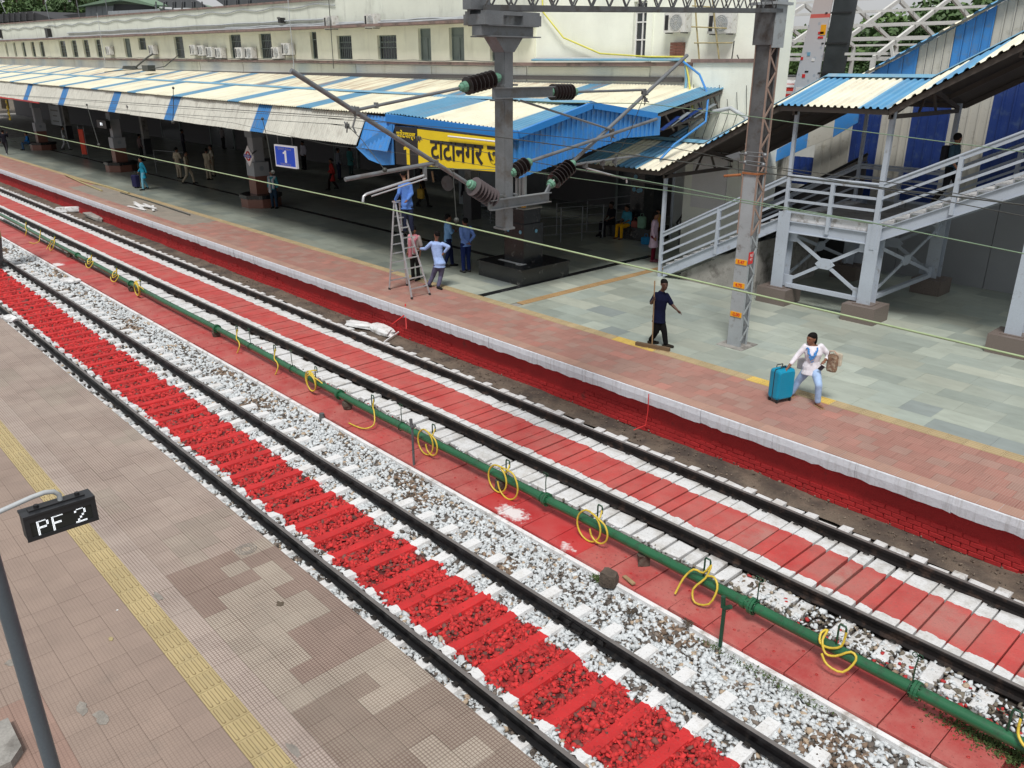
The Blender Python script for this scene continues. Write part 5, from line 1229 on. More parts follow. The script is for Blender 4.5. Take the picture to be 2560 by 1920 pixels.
def tree(x, y, h, r, label, m='leaf', seed=0, n=5200, grp='trees behind the station', z0=0):
    rg = np.random.default_rng(seed); t = thing('tree', label, 'tree', (x, y, z0), 0, grp)
    mb = MB(); mb.tube([(0, 0, 0), (.15, .1, h*.25), (-.1, 0, h*.5), (.1, .1, h*.75)], [h*.035, h*.028, h*.02, h*.01], 7)
    cl = []
    for k in range(26):
        a = rg.uniform(0, 2*PI); q = rg.uniform(.15, 1)**.6; z = h*(.38+.57*rg.random()); rr = r*q*math.sin(min(PI, (z/h-.25)/.8*PI))**.5
        c = np.array([rr*math.cos(a), rr*math.sin(a), z]); cl.append((c, rg.uniform(.16, .34)*r))
        if k % 3 == 0: mb.tube([(0, 0, h*rg.uniform(.25, .5)), tuple(c*.6+np.array([0, 0, h*.15])), tuple(c)], [h*.014, h*.009, h*.004], 5)
    mb.build('trunk', M['bark'], t)
    C_ = []; per = int(n*1.9)//len(cl)
    for c, q in cl:
        d = rg.normal(size=(per, 3)); d /= np.linalg.norm(d, axis=1)[:, None]; rad = q*rg.uniform(.35, 1.1, (per, 1))**.7; C_.append(c+d*rad*np.array([1, 1, .75]))
    C_ = np.concatenate(C_); nr = rg.normal(size=C_.shape)+np.array([0, 0, .9]); nr /= np.linalg.norm(nr, axis=1)[:, None]
    quads('crown', C_, nr, rg.uniform(.07, .17, len(C_))*(r/3.4), M[m], t, rg); return t
def palm(x, y, h, label, seed, m='leafd'):
    rg = np.random.default_rng(seed); t = thing('palm_tree', label, 'palm tree', (x, y, 0), 0, 'palms at the top left')
    mb = MB(); mb.tube([(0, 0, 0), (.2, 0, h*.5), (.5, .1, h)], [.22, .16, .13], 7); mb.build('trunk', M['bark'], t); mb = MB()
    for k in range(15):
        a = 2*PI*k/15+rg.uniform(-.2, .2); el = rg.uniform(.0, 1.1); L_ = rg.uniform(2.6, 3.6); prev = None
        for s in range(9):
            q = s/8; d = L_*q; z = h+d*math.sin(el)*.9-1.5*q*q*L_*.45; p = Vector((.5+d*math.cos(el*.6)*math.cos(a), .1+d*math.cos(el*.6)*math.sin(a), z))
            if prev is not None:
                side = (p-prev).cross(Vector((0, 0, 1))).normalized(); w = .55*math.sin(PI*min(1, q+.12))+.05
                for sgn_ in (-1, 1):
                    for u_ in (0, .5): b0 = prev.lerp(p, u_); mb.add([b0, b0+(p-prev)*.35, b0+side*sgn_*w+(p-prev)*.5+Vector((0, 0, -w*.5))], [(0, 1, 2)])
            prev = p
    mb.build('crown', M[m], t)
def tpx(u, y): return at(u, 100, y=y).x
TR = [(2020, 58, 10.0, 4.6, 'leaf'), (2180, 60, 11.0, 5.2, 'leaf'), (2290, 56, 10.5, 4.6, 'leafd'), (2420, 54, 11.5, 5.2, 'leafd'), (2100, 66, 10.5, 5.0, 'leaf'), (1940, 64, 8.6, 4.2, 'leafy'), (2520, 60, 12, 5.5, 'leaf'), (2370, 68, 12, 5.5, 'leaf')]
LB = ['bushy tree right of the station mast behind the banner tower', 'broad mid-green tree behind the steel roof frame', 'darker tree behind the ridge of the steel frame', 'large dark tree behind the bridge roof', 'tree far back between the two broad ones', 'low yellow-green tree by the red bus', 'tree at the top right corner behind the striped wall', 'far tall tree behind the dark one']
for k, (u, y, h, r, m_) in enumerate(TR): tree(tpx(u, y), y, h*.88, r*.95, LB[k], m_, 30+k, 4600)
for k, (x, y, h, r) in enumerate(((-14, 50, 7.2, 3.6), (-20, 52, 7.0, 3.6), (-26, 54, 7.2, 3.8), (-8, 49, 8, 3.6))): tree(x, y, h, r, ['low bushy tree under the steel frame ridge', 'low bushy tree left under the steel frame', 'low bushy tree behind the bus', 'low bushy tree beside the striped wall'][k], 'leafd', 60+k, 3600)
LT = [(-30, 36, 18.5, 7), (55, 37, 19, 7), (125, 36, 18, 6.5), (185, 38, 18, 6.5), (240, 36, 16, 5.5), (310, 40, 15.5, 5), (430, 40, 13.5, 5)]
for k, (u, y, h, r) in enumerate(LT): tree(at(u, 60, y=y).x, y, h*.93, r, ['tree at the extreme top left', 'tree left of the palms', 'tree between the palms', 'tree behind the left palms', 'tree just left of the green-roofed shed', 'tree behind the green-roofed shed', 'tree behind the solar panels'][k], 'leaf' if k % 2 else 'leafd', 80+k, 3600, 'trees at the top left')
for k, (u, y, h) in enumerate(((115, 33, 15.6), (195, 33, 14.2), (165, 34, 15.0), (50, 34, 17.0))): palm(at(u, 60, y=y).x, y, h*.97, ['palm above the loudspeaker box', 'palm with drooping fronds left of the shed', 'farther palm between the two front palms', 'palm near the left corner'][k], 5+k)
# ================================================================ overhead line structure
gan = thing('catenary_gantry', 'grey steel lattice mast on the platform with a boom and a hanging drop post', 'gantry')
MX, MY = -9.69, 15.95
mb = MB()
for s in (-1, 1):                 # two channels facing -Y and +Y
    y = MY+s*.15
    for (za, zb, mi) in ((.8, 4.63, 0), (4.63, 8.9, 1)):
        mb.box(MX-.16, MX+.16, y-.006, y+.006, za, zb, mi)
        for q in (-1, 1): mb.box(MX+q*.16-.006, MX+q*.16+.006, min(y, y-s*.06), max(y, y-s*.06), za, zb, mi)
mb.build('mast_channel', [M['steel_grey'], M['galv_dark']], gan)
for s in (1, -1):
    up = True; z = .95; k = 0; rest = MB()
    while z < 7.3:
        a, b = (MX+s*.168, MY-.14, z), (MX+s*.168, MY+.14, z+.30)
        if not up: a, b = (MX+s*.168, MY+.14, z), (MX+s*.168, MY-.14, z+.30)
        q = MB() if s == 1 else rest; q.beam(a, b, .012, .045)
        if s == 1: q.build('lacing_bar', M['lace'] if z > 3.3 else M['steel_grey'], gan)
        z += .30; up = not up
    if s == -1: rest.build('rear_lacing', M['steel_grey'], gan)
mb = MB()
for s in (-1, 1): mb.box(MX+s*.168-.01, MX+s*.168+.01, MY-.175, MY-.13, 3.35, 7.4); mb.box(MX+s*.168-.01, MX+s*.168+.01, MY+.13, MY+.175, 3.35, 7.4)
mb.build('edge_angle', M['lace'], gan)
mb = MB(); mb.box(MX-.22, MX+.22, MY-.22, MY+.22, 7.15, 7.9); mb.build('head_box', M['galv_dark'], gan)
mb = MB(); mb.box(MX+.2, MX+.235, MY-.2, MY+.2, 7.1, 8.9); mb.box(MX-.3, MX+.3, MY-.3, MY+.3, 7.88, 7.93); mb.build('head_plate', M['steel_grey'], gan)
for (z, s_) in ((2.74, '5.47'), (2.22, '4.75'), (1.55, '-2.00')):
    mb = MB(); mb.box(MX-.14, MX+.14, MY-.172, MY-.158, z-.055, z+.055); mb.build('number_plate', M['orange'], gan)
    text(s_, .10, M['redplate'], gan, (MX, MY-.176, z), RX, .001, .003, 'plate_digits')
mb = MB(); mb.box(MX+.172, MX+.182, MY-.17, MY+.0, 2.72, 2.98); mb.build('red_plate', M['redplate'], gan)
text('NS\n47', .09, M['whiteboard'], gan, (MX+.186, MY-.085, 2.86), (PI/2, 0, PI/2), .001, 0, 'plate_digits')
mb = MB(); mb.box(MX-.19, MX+.19, MY-.185, MY+.185, 4.62, 4.66); mb.tube([(MX-.2, MY-.19, 4.6), (MX-.55, MY-.3, 4.55)], .03, 6); mb.build('rusty_clamp', mat('rust', (.30, .11, .04), .85, .3, 9), gan)
mb = MB(); mb.box(MX-.34, MX+.34, MY-.34, MY+.34, .79, .812); mb.build('base_patch', M['concrete'], gan)
# boom towards the tracks
DX, DY = -9.0, 8.15
B0, B1 = Vector((MX+.05, MY+.1, 7.78)), Vector((-8.98, 7.66, 7.47)); bd = (B1-B0); bn = bd.normalized(); bs = bn.cross(Vector((0, 0, 1))).normalized(); BH, BW = .62, .30
mb = MB()
for s in (-1, 1):
    for z in (0, BH): mb.beam(B0+bs*s*BW/2+Vector((0, 0, z)), B1+bs*s*BW/2+Vector((0, 0, z)), .06, .07)
mb.build('boom_chord', M['galv_dark'], gan)
n = 19; rest = MB()
for s in (1, -1):
    for k in range(n):
        p, q = B0+bd*(k/n), B0+bd*((k+1)/n); o_ = bs*s*(BW/2+.012)
        for (za, zb) in ((0.03, BH), (BH, 0.03)):
            t = MB() if s == 1 else rest; t.beam(p+o_+Vector((0, 0, za)), q+o_+Vector((0, 0, zb)), .012, .026)
            if s == 1: t.build('lacing_bar', M['galv_dark'], gan)
rest.build('rear_lacing', M['galv_dark'], gan)
mb = MB(); e = B1
mb.beam(e+Vector((0, 0, -.02)), e+Vector((0, 0, BH+.1)), .34, .16, (1, 0, 0)); mb.build('boom_end_box', M['galv'], gan)
mb = MB()
for s in (-1, 1): mb.box(DX+s*.16-.05, DX+s*.16+.05, DY-.50, DY+.48, 7.39, 7.44)
mb.box(DX-.22, DX+.22, DY-.52, DY-.20, 7.27, 7.40); mb.box(DX-.22, DX+.22, DY+.16, DY+.50, 7.27, 7.40); mb.build('clamp_beam', M['galv'], gan)
mb = MB(); mb.box(DX-.07, DX+.12, DY-.50, DY+.44, 7.14, 7.26); mb.box(DX-.2, DX+.22, DY-.42, DY+.50, 7.125, 7.14); mb.box(DX-.2, DX+.22, DY-.46, DY+.46, 7.26, 7.272); mb.build('cross_channel', M['galv'], gan)
mb = MB(); mb.prism([(DX-.12, DY-.25, 7.125), (DX-.12, DY+.25, 7.125), (DX-.12, DY+.09, 6.94), (DX-.12, DY-.09, 6.94)], (.24, 0, 0)); mb.build('tapered_plate', M['galv'], gan)
mb = MB()
for s in (-1, 1):
    mb.box(DX-.10, DX+.10, DY+s*.075-.006, DY+s*.075+.006, 4.56, 7.1)
    mb.box(DX+s*.10-.006, DX+s*.10+.006, DY-.075, DY+.075, 4.56, 7.1)
mb.box(DX-.125, DX+.125, DY-.10, DY+.10, 4.53, 4.56); mb.build('drop_post', M['galv'], gan)
for (z, L0, L1) in ((6.42, -.32, .82), (4.93, -.42, .78)):
    mb = MB(); mb.box(DX+.115, DX+.145, DY+L0, DY+L1, z-.07, z+.07); mb.box(DX+.115, DX+.20, DY+L0, DY+L1, z+.06, z+.072); mb.box(DX+.115, DX+.20, DY+L0, DY+L1, z-.072, z-.06); mb.build('bracket_channel', M['galv'], gan)
    for dz in (-.10, .10):
        mb = MB(); mb.box(DX-.14, DX+.16, DY-.14, DY-.10, z+dz-.012, z+dz+.012); mb.box(DX-.14, DX+.16, DY+.09, DY+.12, z+dz-.012, z+dz+.012); mb.tube([(DX-.13, DY-.13, z+dz), (DX-.13, DY+.12, z+dz)], .012, 5); mb.build('strap', M['galv'], gan)
# cantilevers
def insulator(parent, a, b, r, m, n_sheds=7):
    a, b = Vector(a), Vector(b); mb = MB(); prof = [(.0, .035)]
    for i in range(n_sheds):
        t0 = .12+.76*i/n_sheds; dt = .76/n_sheds; prof += [(t0, .045), (t0+dt*.25, r), (t0+dt*.42, r), (t0+dt*.55, .05)]
    prof += [(.9, .04), (1, .035)]; mb.lathe(a, b, prof, 18); o = mb.build('insulator', m, parent)
    for (p, q) in ((a, a.lerp(b, .13)), (b, b.lerp(a, .13))): mb = MB(); p2 = p+(p-q).normalized()*.03; mb.lathe(p2, q, [(0, .032), (.1, .046), (.35, .046), (.4, .066), (.9, .07), (1, .05)], 12); mb.build('end_cap', M['greencap'], o)
    return o
def cant(label): return thing('cantilever_arm', label, 'cantilever')
X = DX+.02
ca = cant('cantilever arm reaching left over the near track with its steady arm')
mb = MB(); mb.tube([(X, 4.90, 6.72), (X, 7.46, 5.24)], .030, 10); mb.build('main_tube', M['galv'], ca)
insulator(ca, (X+.05, 7.44, 5.25), (X+.05, 7.96, 4.95), .138, M['insul_g'])
mb = MB(); mb.beam((X+.08, 7.93, 4.96), (X+.08, 8.08, 4.86), .03, .07); mb.box(X+.06, X+.13, 8.0, 8.14, 4.80, 4.92); mb.build('hinge', M['galv'], ca)
mb = MB(); mb.tube([(X, 5.72, 6.27), (X, 7.40, 6.50)], .020, 8); mb.build('stay_tube', M['galv'], ca)
insulator(ca, (X+.02, 7.36, 6.50), (X+.02, 8.02, 6.62), .118, M['insul'])
mb = MB(); mb.tube([(X, 5.50, 5.47), (X, 6.90, 5.565)], .027, 8); mb.build('registration_tube', M['galv'], ca)
mb = MB(); mb.box(X-.04, X+.04, 6.875, 6.925, 5.52, 5.60); mb.box(X-.02, X+.02, 6.70, 6.74, 5.35, 5.55); mb.box(X-.04, X+.04, 5.70, 5.745, 6.22, 6.31); mb.box(X-.03, X+.03, 6.0, 6.03, 6.28, 6.35); mb.tube([(X, 5.72, 6.22), (X, 5.66, 6.08), (X, 5.70, 6.0)], .012, 5); mb.build('clamp', M['galv'], ca)
mb = MB(); mb.tube([(X, 6.72, 5.42), (X, 5.80, 5.265), (X, 5.75, 5.24), (X, 5.735, 5.17)], .017, 7); mb.tube([(X+.03, 6.72, 5.38), (X+.03, 5.85, 5.235)], .010, 6); mb.build('steady_arm', M['alu'], ca)
mb = MB(); mb.tube([(X, 6.45, 5.55), (X, 6.45, 5.38)], .012, 6); mb.build('hanger_pin', M['lace'], ca)
cb_ = cant('cantilever arm reaching right over the far track with two diagonal tubes')
mb = MB(); mb.tube([(X, 12.30, 6.93), (X, 9.53, 5.37)], .030, 10); mb.build('main_tube', M['galv'], cb_)
insulator(cb_, (X+.03, 9.54, 5.37), (X+.03, 9.03, 5.08), .125, M['insul'])
mb = MB(); mb.beam((X+.05, 9.02, 5.08), (X+.1, 8.86, 4.94), .03, .07); mb.build('hinge', M['galv'], cb_)
mb = MB(); mb.tube([(X, 9.50, 6.40), (X, 11.24, 6.40)], .019, 8); mb.build('stay_tube', M['galv'], cb_)
insulator(cb_, (X+.02, 8.98, 6.41), (X+.02, 9.56, 6.40), .115, M['insul'])
mb = MB(); mb.tube([(X+.06, 8.55, 5.46), (X+.06, 11.50, 5.94)], .026, 8); mb.build('registration_tube', M['galv'], cb_)
insulator(cb_, (X+.06, 8.22, 5.33), (X+.06, 8.58, 5.46), .11, M['insul'], 4)
mb = MB(); mb.tube([(X+.03, 8.42, 6.31), (X+.03, 10.40, 5.82)], .016, 8); mb.build('anti_wind_tube', M['galv'], cb_)
mb = MB(); mb.tube([(X, 9.55, 5.34), (X, 11.18, 5.37)], .020, 8); mb.build('steady_tube', M['galv'], cb_)
mb = MB(); mb.tube([(X, 9.86, 5.27), (X, 10.80, 5.03), (X, 10.87, 5.02), (X, 10.88, 4.95)], .014, 7); mb.build('steady_arm', M['alu'], cb_)
mb = MB()
for (y, z) in ((11.2, 6.38), (10.45, 5.80), (9.85, 5.32), (10.25, 5.33), (10.55, 5.34)): mb.box(X-.04, X+.04, y-.018, y+.018, z-.05, z+.035); mb.tube([(X, y, z-.05), (X+.02, y+.02, z-.11)], .010, 5)
mb.build('clamp', M['galv_dark'], cb_)
# wires
def wire(label, pts, r, m, grp=None):
    mb = MB(); mb.tube(pts, r, 5); return tag(mb.build('overhead_wire', M[m]), label, 'wire', grp)
def px(y, *uv): return [at(u, v, y=y) for u, v in uv]
wire('bright green contact wire of the near track crossing the whole photo', [(-62, 5.84, 5.22), (-27.5, 5.84, 5.17), (-9.0, 5.80, 5.14), (-1.5, 5.84, 5.02), (3, 5.84, 4.98)], .0085, 'wire_copper')
wire('thin catenary wire of the near track held by the left arm', [(-62, 5.8, 6.25), (-30, 5.78, 6.02), (-9.0, 5.72, 6.18), (-3, 5.78, 6.0), (3, 5.8, 5.9)], .005, 'wire_dark')
P = lambda a, b: (a/2.572, b/2.572); P_2 = lambda a, b: (820+a/2.572, b/2.572)
wire('upper dark wire passing left of the gable board', px(10.4, (-60, 232), P(0, 610), P(1100, 692), P(2212, 765), P_2(0, 763), P_2(1240, 855), P_2(2212, 950), (1830, 399), (1990, 432), (2560, 540)), .0055, 'wire_dark')
wire('dark wire below it carrying the hanging clip over the board', px(10.47, (-60, 245), P(0, 632), P(900, 720), P(2212, 803), P_2(0, 795), P_2(590, 885), P_2(1100, 1000), P_2(2212, 1205)), .0065, 'wire_dark')
wire('green double contact wire over the far track, upper strand', px(10.45, P_2(1540, 1075), P_2(2212, 1195), (1640+480/2.404, 420+185/2.404), (1640+1300/2.404, 420+330/2.404), (2560, 420+515/2.404)), .008, 'wire_grn2')
wire('green contact wire over the far track, lower strand', px(10.85, (1049, 420), P_2(1225, 1095), P_2(1910, 1190), P_2(2212, 1230), (1640+760/2.404, 420+245/2.404), (1640+1300/2.404, 420+335/2.404)), .007, 'wire_grn2')
wire('thin wire rising past the blue gable to the right mast', px(10.9, P_2(1250, 655), P_2(1480, 660), P_2(2030, 665), (1640, 262), (1640+610/2.404, 705/2.404), (1640+850/2.404, 740/2.404), (2560, 380)), .006, 'wire_grn2')
wire('lowest thin wire along the fascia of the canopy', px(10.5, P(0, 640), P(700, 690), P(1500, 790), P_2(0, 930), P_2(600, 1000), P_2(1090, 1080), P_2(1500, 1120)), .005, 'wire_dark')
wire('second lower wire running off the turnbuckle to the right edge', px(10.45, (1640+690/2.404, 1000/2.404), (1640+1500/2.404, 1110/2.404), (2560, 1235/2.404)), .0055, 'wire_dark')
tb = thing('tension_fitting', 'triangular tension plate with two turnbuckles on the wires beside the mast', 'fitting')
q = lambda a, b: at(1640+a/4.809, 330+b/4.809, y=10.4)
mb = MB(); mb.prism([q(830, 290), q(1000, 235), q(1005, 360)], (0, .02, 0)); mb.build('plate', M['galv'], tb)
for (a, b) in (((1080, 262), (1310, 280)), ((1070, 365), (1290, 395))):
    A, B = q(*a), q(*b)
    for s in (-1, 1): mb = MB(); mb.tube([A+Vector((0, 0, s*.025)), B+Vector((0, 0, s*.025))], .008, 6); mb.build('turnbuckle_bar', M['galv'], tb)
    mb = MB(); mb.ball(A, .03); mb.ball(B, .03); mb.tube([q(1000, a[1]-5), A], .012, 5); mb.build('turnbuckle_end', M['galv'], tb)
def dropper(pts, label): mb = MB(); mb.tube(pts, .006, 4); mb.ball(pts[0], .022, 6, 5); mb.ball(pts[-1], .03, 6, 5); tag(mb.build('dropper_wire', M['wire_dark']), label, 'wire', None)
dropper(px(5.8, (656, 297), (668, 345), (682, 430)), 'dropper wire hanging left of the blue 1 sign')
dropper(px(5.8, (217, 262), (228, 300), (247, 362)), 'dropper wire hanging over the far left pillar')
dropper(px(5.8, (870, 315), (905, 350), (962, 425)), 'dropper wire slanting down from the left clamp')
dropper(px(5.8, (1132, 425), (1136, 480), (1141, 550)), 'dropper wire hanging beside the loudspeaker horn')
dropper(px(5.82, (433, 220), (434, 262), (432, 305)), 'short dropper on the upper left wires')
dropper(px(10.8, (1610, 240), (1575, 330), (1541, 392)), 'dropper running down in front of the gable')
mb = MB()
for (u, v, y) in ((868, 315, 5.8), (887, 275, 5.8), (1612, 232, 10.9), (1614, 250, 10.9), (1050, 346, 10.47), (318, 267, 10.4), (1530, 340, 10.9), (1045, 348, 10.47)):
    p = at(u, v, y=y); mb.box(p.x-.025, p.x+.025, p.y-.02, p.y+.02, p.z-.03, p.z+.03); mb.tube([p+Vector((-.06, 0, .045)), p, p+Vector((.07, 0, -.03))], .010, 5); mb.tube([p+Vector((.0, 0, .05)), p, p+Vector((-.02, 0, -.08))], .009, 5)
tag(mb.build('wire_clamps', M['galv_dark']), 'cast clamps fixed along the dark overhead wires', 'clamp', None, 'stuff')
# ================================================================ green water pipe and its fittings
PY, PZ, PRD = 8.50, .12, .073
pyx = lambda x: PY+.018*math.sin(x*.55)+(.0125*max(0, -x-14) if x < -14 else 0)
wp = thing('water_pipe', 'long dark green water pipe laid on blocks between the two tracks', 'pipe')
def pipe_x(u, v): return at(u, v, y=PY).x
mb = MB(); mb.tube([(x, pyx(x), PZ) for x in np.linspace(XR+1, -46, 40)], PRD, 18); mb.build('pipe', M['pipe_green'], wp)
fl = [(1365, 1236), (850, 988), (1890, 1460), (318, 732), (535, 838), (2300, 1690), (178, 650)]
for k, (u, v) in enumerate(fl):
    x = pipe_x(u, v); y = pyx(x); mb = MB(); w = .035
    mb.lathe((x-w, y, PZ), (x+w, y, PZ), [(0, PRD), (0.01, .115), (.45, .115), (.46, .10), (.54, .10), (.55, .115), (.99, .115), (1, PRD)], 16)
    for a in np.linspace(0, 2*PI, 7)[:-1]: mb.tube([(x-.055, y+.098*math.cos(a), PZ+.098*math.sin(a)), (x+.055, y+.098*math.cos(a), PZ+.098*math.sin(a))], .010, 5)
    mb.build('flange', M['pipe_green'], wp)
    if k in (0, 2): mb = MB(); mb.lathe((x-.16, y, PZ), (x-.10, y, PZ), [(0, PRD), (.01, .088), (.99, .088), (1, PRD)], 14); mb.build('collar', M['pipe_green'], wp)
for (u, v) in ((1005, 1058), (1362, 1230), (1895, 1490), (620, 870), (725, 895), (205, 670), (2285, 1690)):
    x = pipe_x(u, v); y = pyx(x); mb = MB(); mb.tube([(x, y+.01, PZ+.06), (x, y, PZ+.30), (x+.01, y, PZ+.42)], .009, 5)
    for s in (-1, 1): mb.tube([(x+s*.03+.03*math.cos(a), y, PZ+.45+.03*math.sin(a)) for a in np.linspace(0, 2*PI, 8)[:-1]], .007, 4, closed=True, cap=False)
    mb.tube([(x, y-.09*math.cos(a), PZ+.09*math.sin(a)) for a in np.linspace(0, 2*PI, 12)[:-1]], .010, 5, closed=True, cap=False); mb.build('wire_tie', M['dark_green'], wp)
hooks = [(934, 1013), (1088, 1075), (1270, 1165), (1498, 1290), (1775, 1420), (2108, 1600), (2480, 1790), (787, 945), (687, 887), (583, 838), (351, 770-20), (290, 720), (135, 630), (80, 602), (205, 668), (235, 690)]
hk = [(1085, 1090), (935, 1020), (790, 935), (683, 885), (585, 835), (1268, 1180), (1498, 1290), (1768, 1425), (2105, 1590), (2535, 1815), (345, 740), (282, 705), (125, 628), (88, 608), (215, 665), (50, 590)]
def hook(x, h=.34):
    y = pyx(x); mb = MB(); s = .045
    mb.tube([(x-s, y, PZ+.06), (x-s, y, PZ+h), (x-s+.01, y, PZ+h+.03), (x+s-.01, y, PZ+h+.03), (x+s, y, PZ+h), (x+s, y, PZ+h-.10)], .013, 6); mb.build('hose_hook', M['dark_green'], wp)
def hose(x, kind, label, seed=0):
    rg = random.Random(seed); y = pyx(x); P = []; h = PZ+.30
    if kind == 'loop':           # coils hung over the hook, falling on the near side of the pipe
        P = [(x+.04, y, h), (x+.07, y-.10, h-.10)]
        for (cx, r, n_, yy) in ((x-.13+rg.uniform(-.06, .06), .20+rg.uniform(-.05, .06), 12, y-.12), (x+.12+rg.uniform(-.06, .06), .21+rg.uniform(-.06, .05), 12, y-.13)):
            P += [(cx+r*math.sin(a), yy-.03*math.sin(a*.5), PZ+.02-r*math.cos(a)*-1.0*1.05) for a in np.linspace(.3, 2*PI-.1, n_)]
        P = P[:-3]
    elif kind == 'loop3':
        P = [(x+.04, y, h)]
        for k in range(3):
            cx = x-.10+.06*k; r = .23-.02*k; P += [(cx-r*math.sin(a), y-.10-.03*k, PZ+.03+r*math.cos(a)) for a in np.linspace(.2, 2*PI+.1, 11)]
        P += [(x+.22, y-.05, PZ+.10), (x+.33, y-.02, PZ+.03)]
    elif kind == 'open':
        P = [(x+.03, y, h), (x+.05, y-.08, PZ+.16), (x-.05, y-.16, PZ+.05), (x-.18, y-.20, PZ-.10), (x-.12, y-.26, PZ-.24), (x+.06, y-.22, PZ-.22), (x+.10, y-.15, PZ-.02), (x+.02, y-.10, PZ+.18), (x-.14, y-.10, PZ+.20), (x-.30, y-.16, PZ+.08), (x-.33, y-.2, PZ-.10)]
    elif kind == 'swirl':
        P = [(x+.05, y, h), (x+.04, y-.05, PZ+.12), (x-.08, y-.10, PZ+.05), (x-.20, y-.10, PZ+.06), (x-.24, y-.02, PZ+.14), (x-.20, y+.06, PZ+.16), (x-.18, y-.09, PZ+.10), (x-.10, y-.14, PZ-.02), (x+.02, y-.12, PZ-.0), (x+.16, y-.04, PZ+.10), (x+.24, y-.06, PZ+.04), (x+.16, y-.18, PZ-.12), (x-.02, y-.22, PZ-.10), (x-.12, y-.2, PZ+.0)]
    elif kind == 'drop':
        P = [(x+.04, y, h), (x+.06, y-.05, PZ+.15), (x+.14, y-.10, PZ+.08), (x+.26, y-.10, PZ+.02), (x+.36, y-.14, PZ-.05), (x+.33, y-.18, PZ-.18), (x+.30, y-.20, PZ-.24)]
    elif kind == 'floor':
        P = [(x+.04, y, h), (x+.05, y-.04, PZ+.14), (x+.18, y-.10, PZ+.08), (x+.30, y-.2, PZ-.12), (x+.20, y-.35, PZ-.20), (x-.05, y-.40, PZ-.22), (x-.30, y-.42, PZ-.22)]
    elif kind == 'wide':
        P = [(x-.28, y-.3, PZ-.2), (x-.26, y-.16, PZ+.0), (x-.16, y-.08, PZ+.16), (x-.02, y-.05, PZ+.16), (x+.06, y, h), (x+.04, y-.08, PZ+.12), (x-.06, y-.2, PZ-.05), (x+.02, y-.26, PZ-.2), (x+.22, y-.22, PZ-.14), (x+.26, y-.12, PZ+.08), (x+.16, y-.06, PZ+.18), (x+.04, y-.06, PZ+.14)]
    pts = [Vector(p) for p in P]; sm = []
    for i in range(len(pts)-1):
        p0, p1, p2, p3 = pts[max(0, i-1)], pts[i], pts[i+1], pts[min(len(pts)-1, i+2)]
        for t in (0, .33, .66): sm.append(.5*((2*p1)+(p2-p0)*t+(2*p0-5*p1+4*p2-p3)*t*t+(3*p1-p0-3*p2+p3)*t**3))
    sm.append(pts[-1]); mb = MB(); mb.tube(sm, .0155, 7); tag(mb.build('water_hose', M['hose']), label, 'hose', 'yellow hoses hung on the green pipe')
ks = ['loop', 'floor', 'loop3', 'drop', 'drop', 'loop', 'loop', 'wide', 'swirl', 'drop', 'loop3', 'swirl', 'wide', 'floor', 'swirl', 'drop']
ul = ['yellow hose hung in two open loops right of the dark drain post', 'yellow hose dropping to the slab left of the dark drain post', 'yellow hose coiled in three tight loops near the capped pipe stub', 'yellow hose trailing from its hook left of the triple coil', 'short yellow hose hanging over the pipe at left centre',
      'yellow hose knotted in one small and one large loop by the lime splash', 'yellow hose crossed in two equal loops right of the big flange', 'yellow hose in a wide open curl above the green drain post', 'yellow hose curled low round the pipe at the lower right', 'yellow hose end at the far lower right corner',
      'tight yellow coil with a long tail, near the lime heap on the kerb', 'yellow hose looped over the pipe left of the tail coil', 'yellow hose arched over two hooks by the second flange at left', 'yellow hose lying on the slab near the left end of the pipe', 'yellow hose curled beside the third hook from the left', 'yellow hose end beside the yellow post']
for i, (u, v) in enumerate(hk): x = pipe_x(u, v); hook(x); hose(x, ks[i], ul[i], i)
bx = [(868, 1020, 'brown stone block under the green pipe left of the dark drain post'), (1250, 1200, 'brown stone block under the pipe behind the looped hose'), (1610, 1390, 'brown stone block under the pipe at lower centre'), (530, 855, 'stone block under the pipe left of the triple coil'), (155, 660, 'stone block under the pipe near the left end'), (318, 752, 'stone block under the pipe below the second flange')]
for i, (u, v, lb) in enumerate(bx):
    x = pipe_x(u, v-25); rg = random.Random(i); mb = MB(); v_ = []
    for z in (-.11, -.03, .05):
        for a in range(8): v_.append((x+.10*math.cos(a*PI/4)*(1-.1*abs(z+.03)*5)+rg.uniform(-.02, .02), pyx(x)+.11*math.sin(a*PI/4)+rg.uniform(-.02, .02), z+rg.uniform(-.01, .01)))
    mb.add(v_, [tuple(range(16, 24))]+[(8*r+k, 8*r+(k+1) % 8, 8*r+8+(k+1) % 8, 8*r+8+k) for r in range(2) for k in range(8)]); tag(mb.build('stone_block', M['rock']), lb, 'stone block', 'blocks carrying the green pipe')
def drain_post(u, v, vt, label, m):
    p = at(u, v, z=-.15); h = at(u-3, vt, y=p.y).z+.15; t = thing('marker_post', label, 'post', p); mb = MB(); mb.box(-.022, .022, -.012, .012, 0, h-.12); mb.build('stem', M[m], t)
    mb = MB(); mb.tube([(-.02, 0, h-.16), (-.03, 0, h)], .03, 8); mb.tube([(.0, 0, h-.16), (.09, 0, h-.09)], .03, 8); mb.build('socket', M[m], t)
drain_post(1035, 1165, 1050, 'dark iron post with two stub sockets at the slab edge', 'galv_dark'); drain_post(1800, 1617, 1485, 'green iron post with two stub sockets at the slab edge', 'dark_green')
p = at(805, 1048, z=-.2); mb = MB(); mb.tube([p, p+Vector((.01, 0, .13))], .055, 14, cap=False); mb.tube([p, p+Vector((.01, 0, .13))], .046, 14, cap=False); mb.lathe(p+Vector((0, 0, .125)), p+Vector((0, 0, .132)), [(0, .046), (.5, .056), (1, .056)], 14); tag(mb.build('pipe_stub', M['galv_dark']), 'open dark pipe stub standing in the white ballast', 'pipe stub')
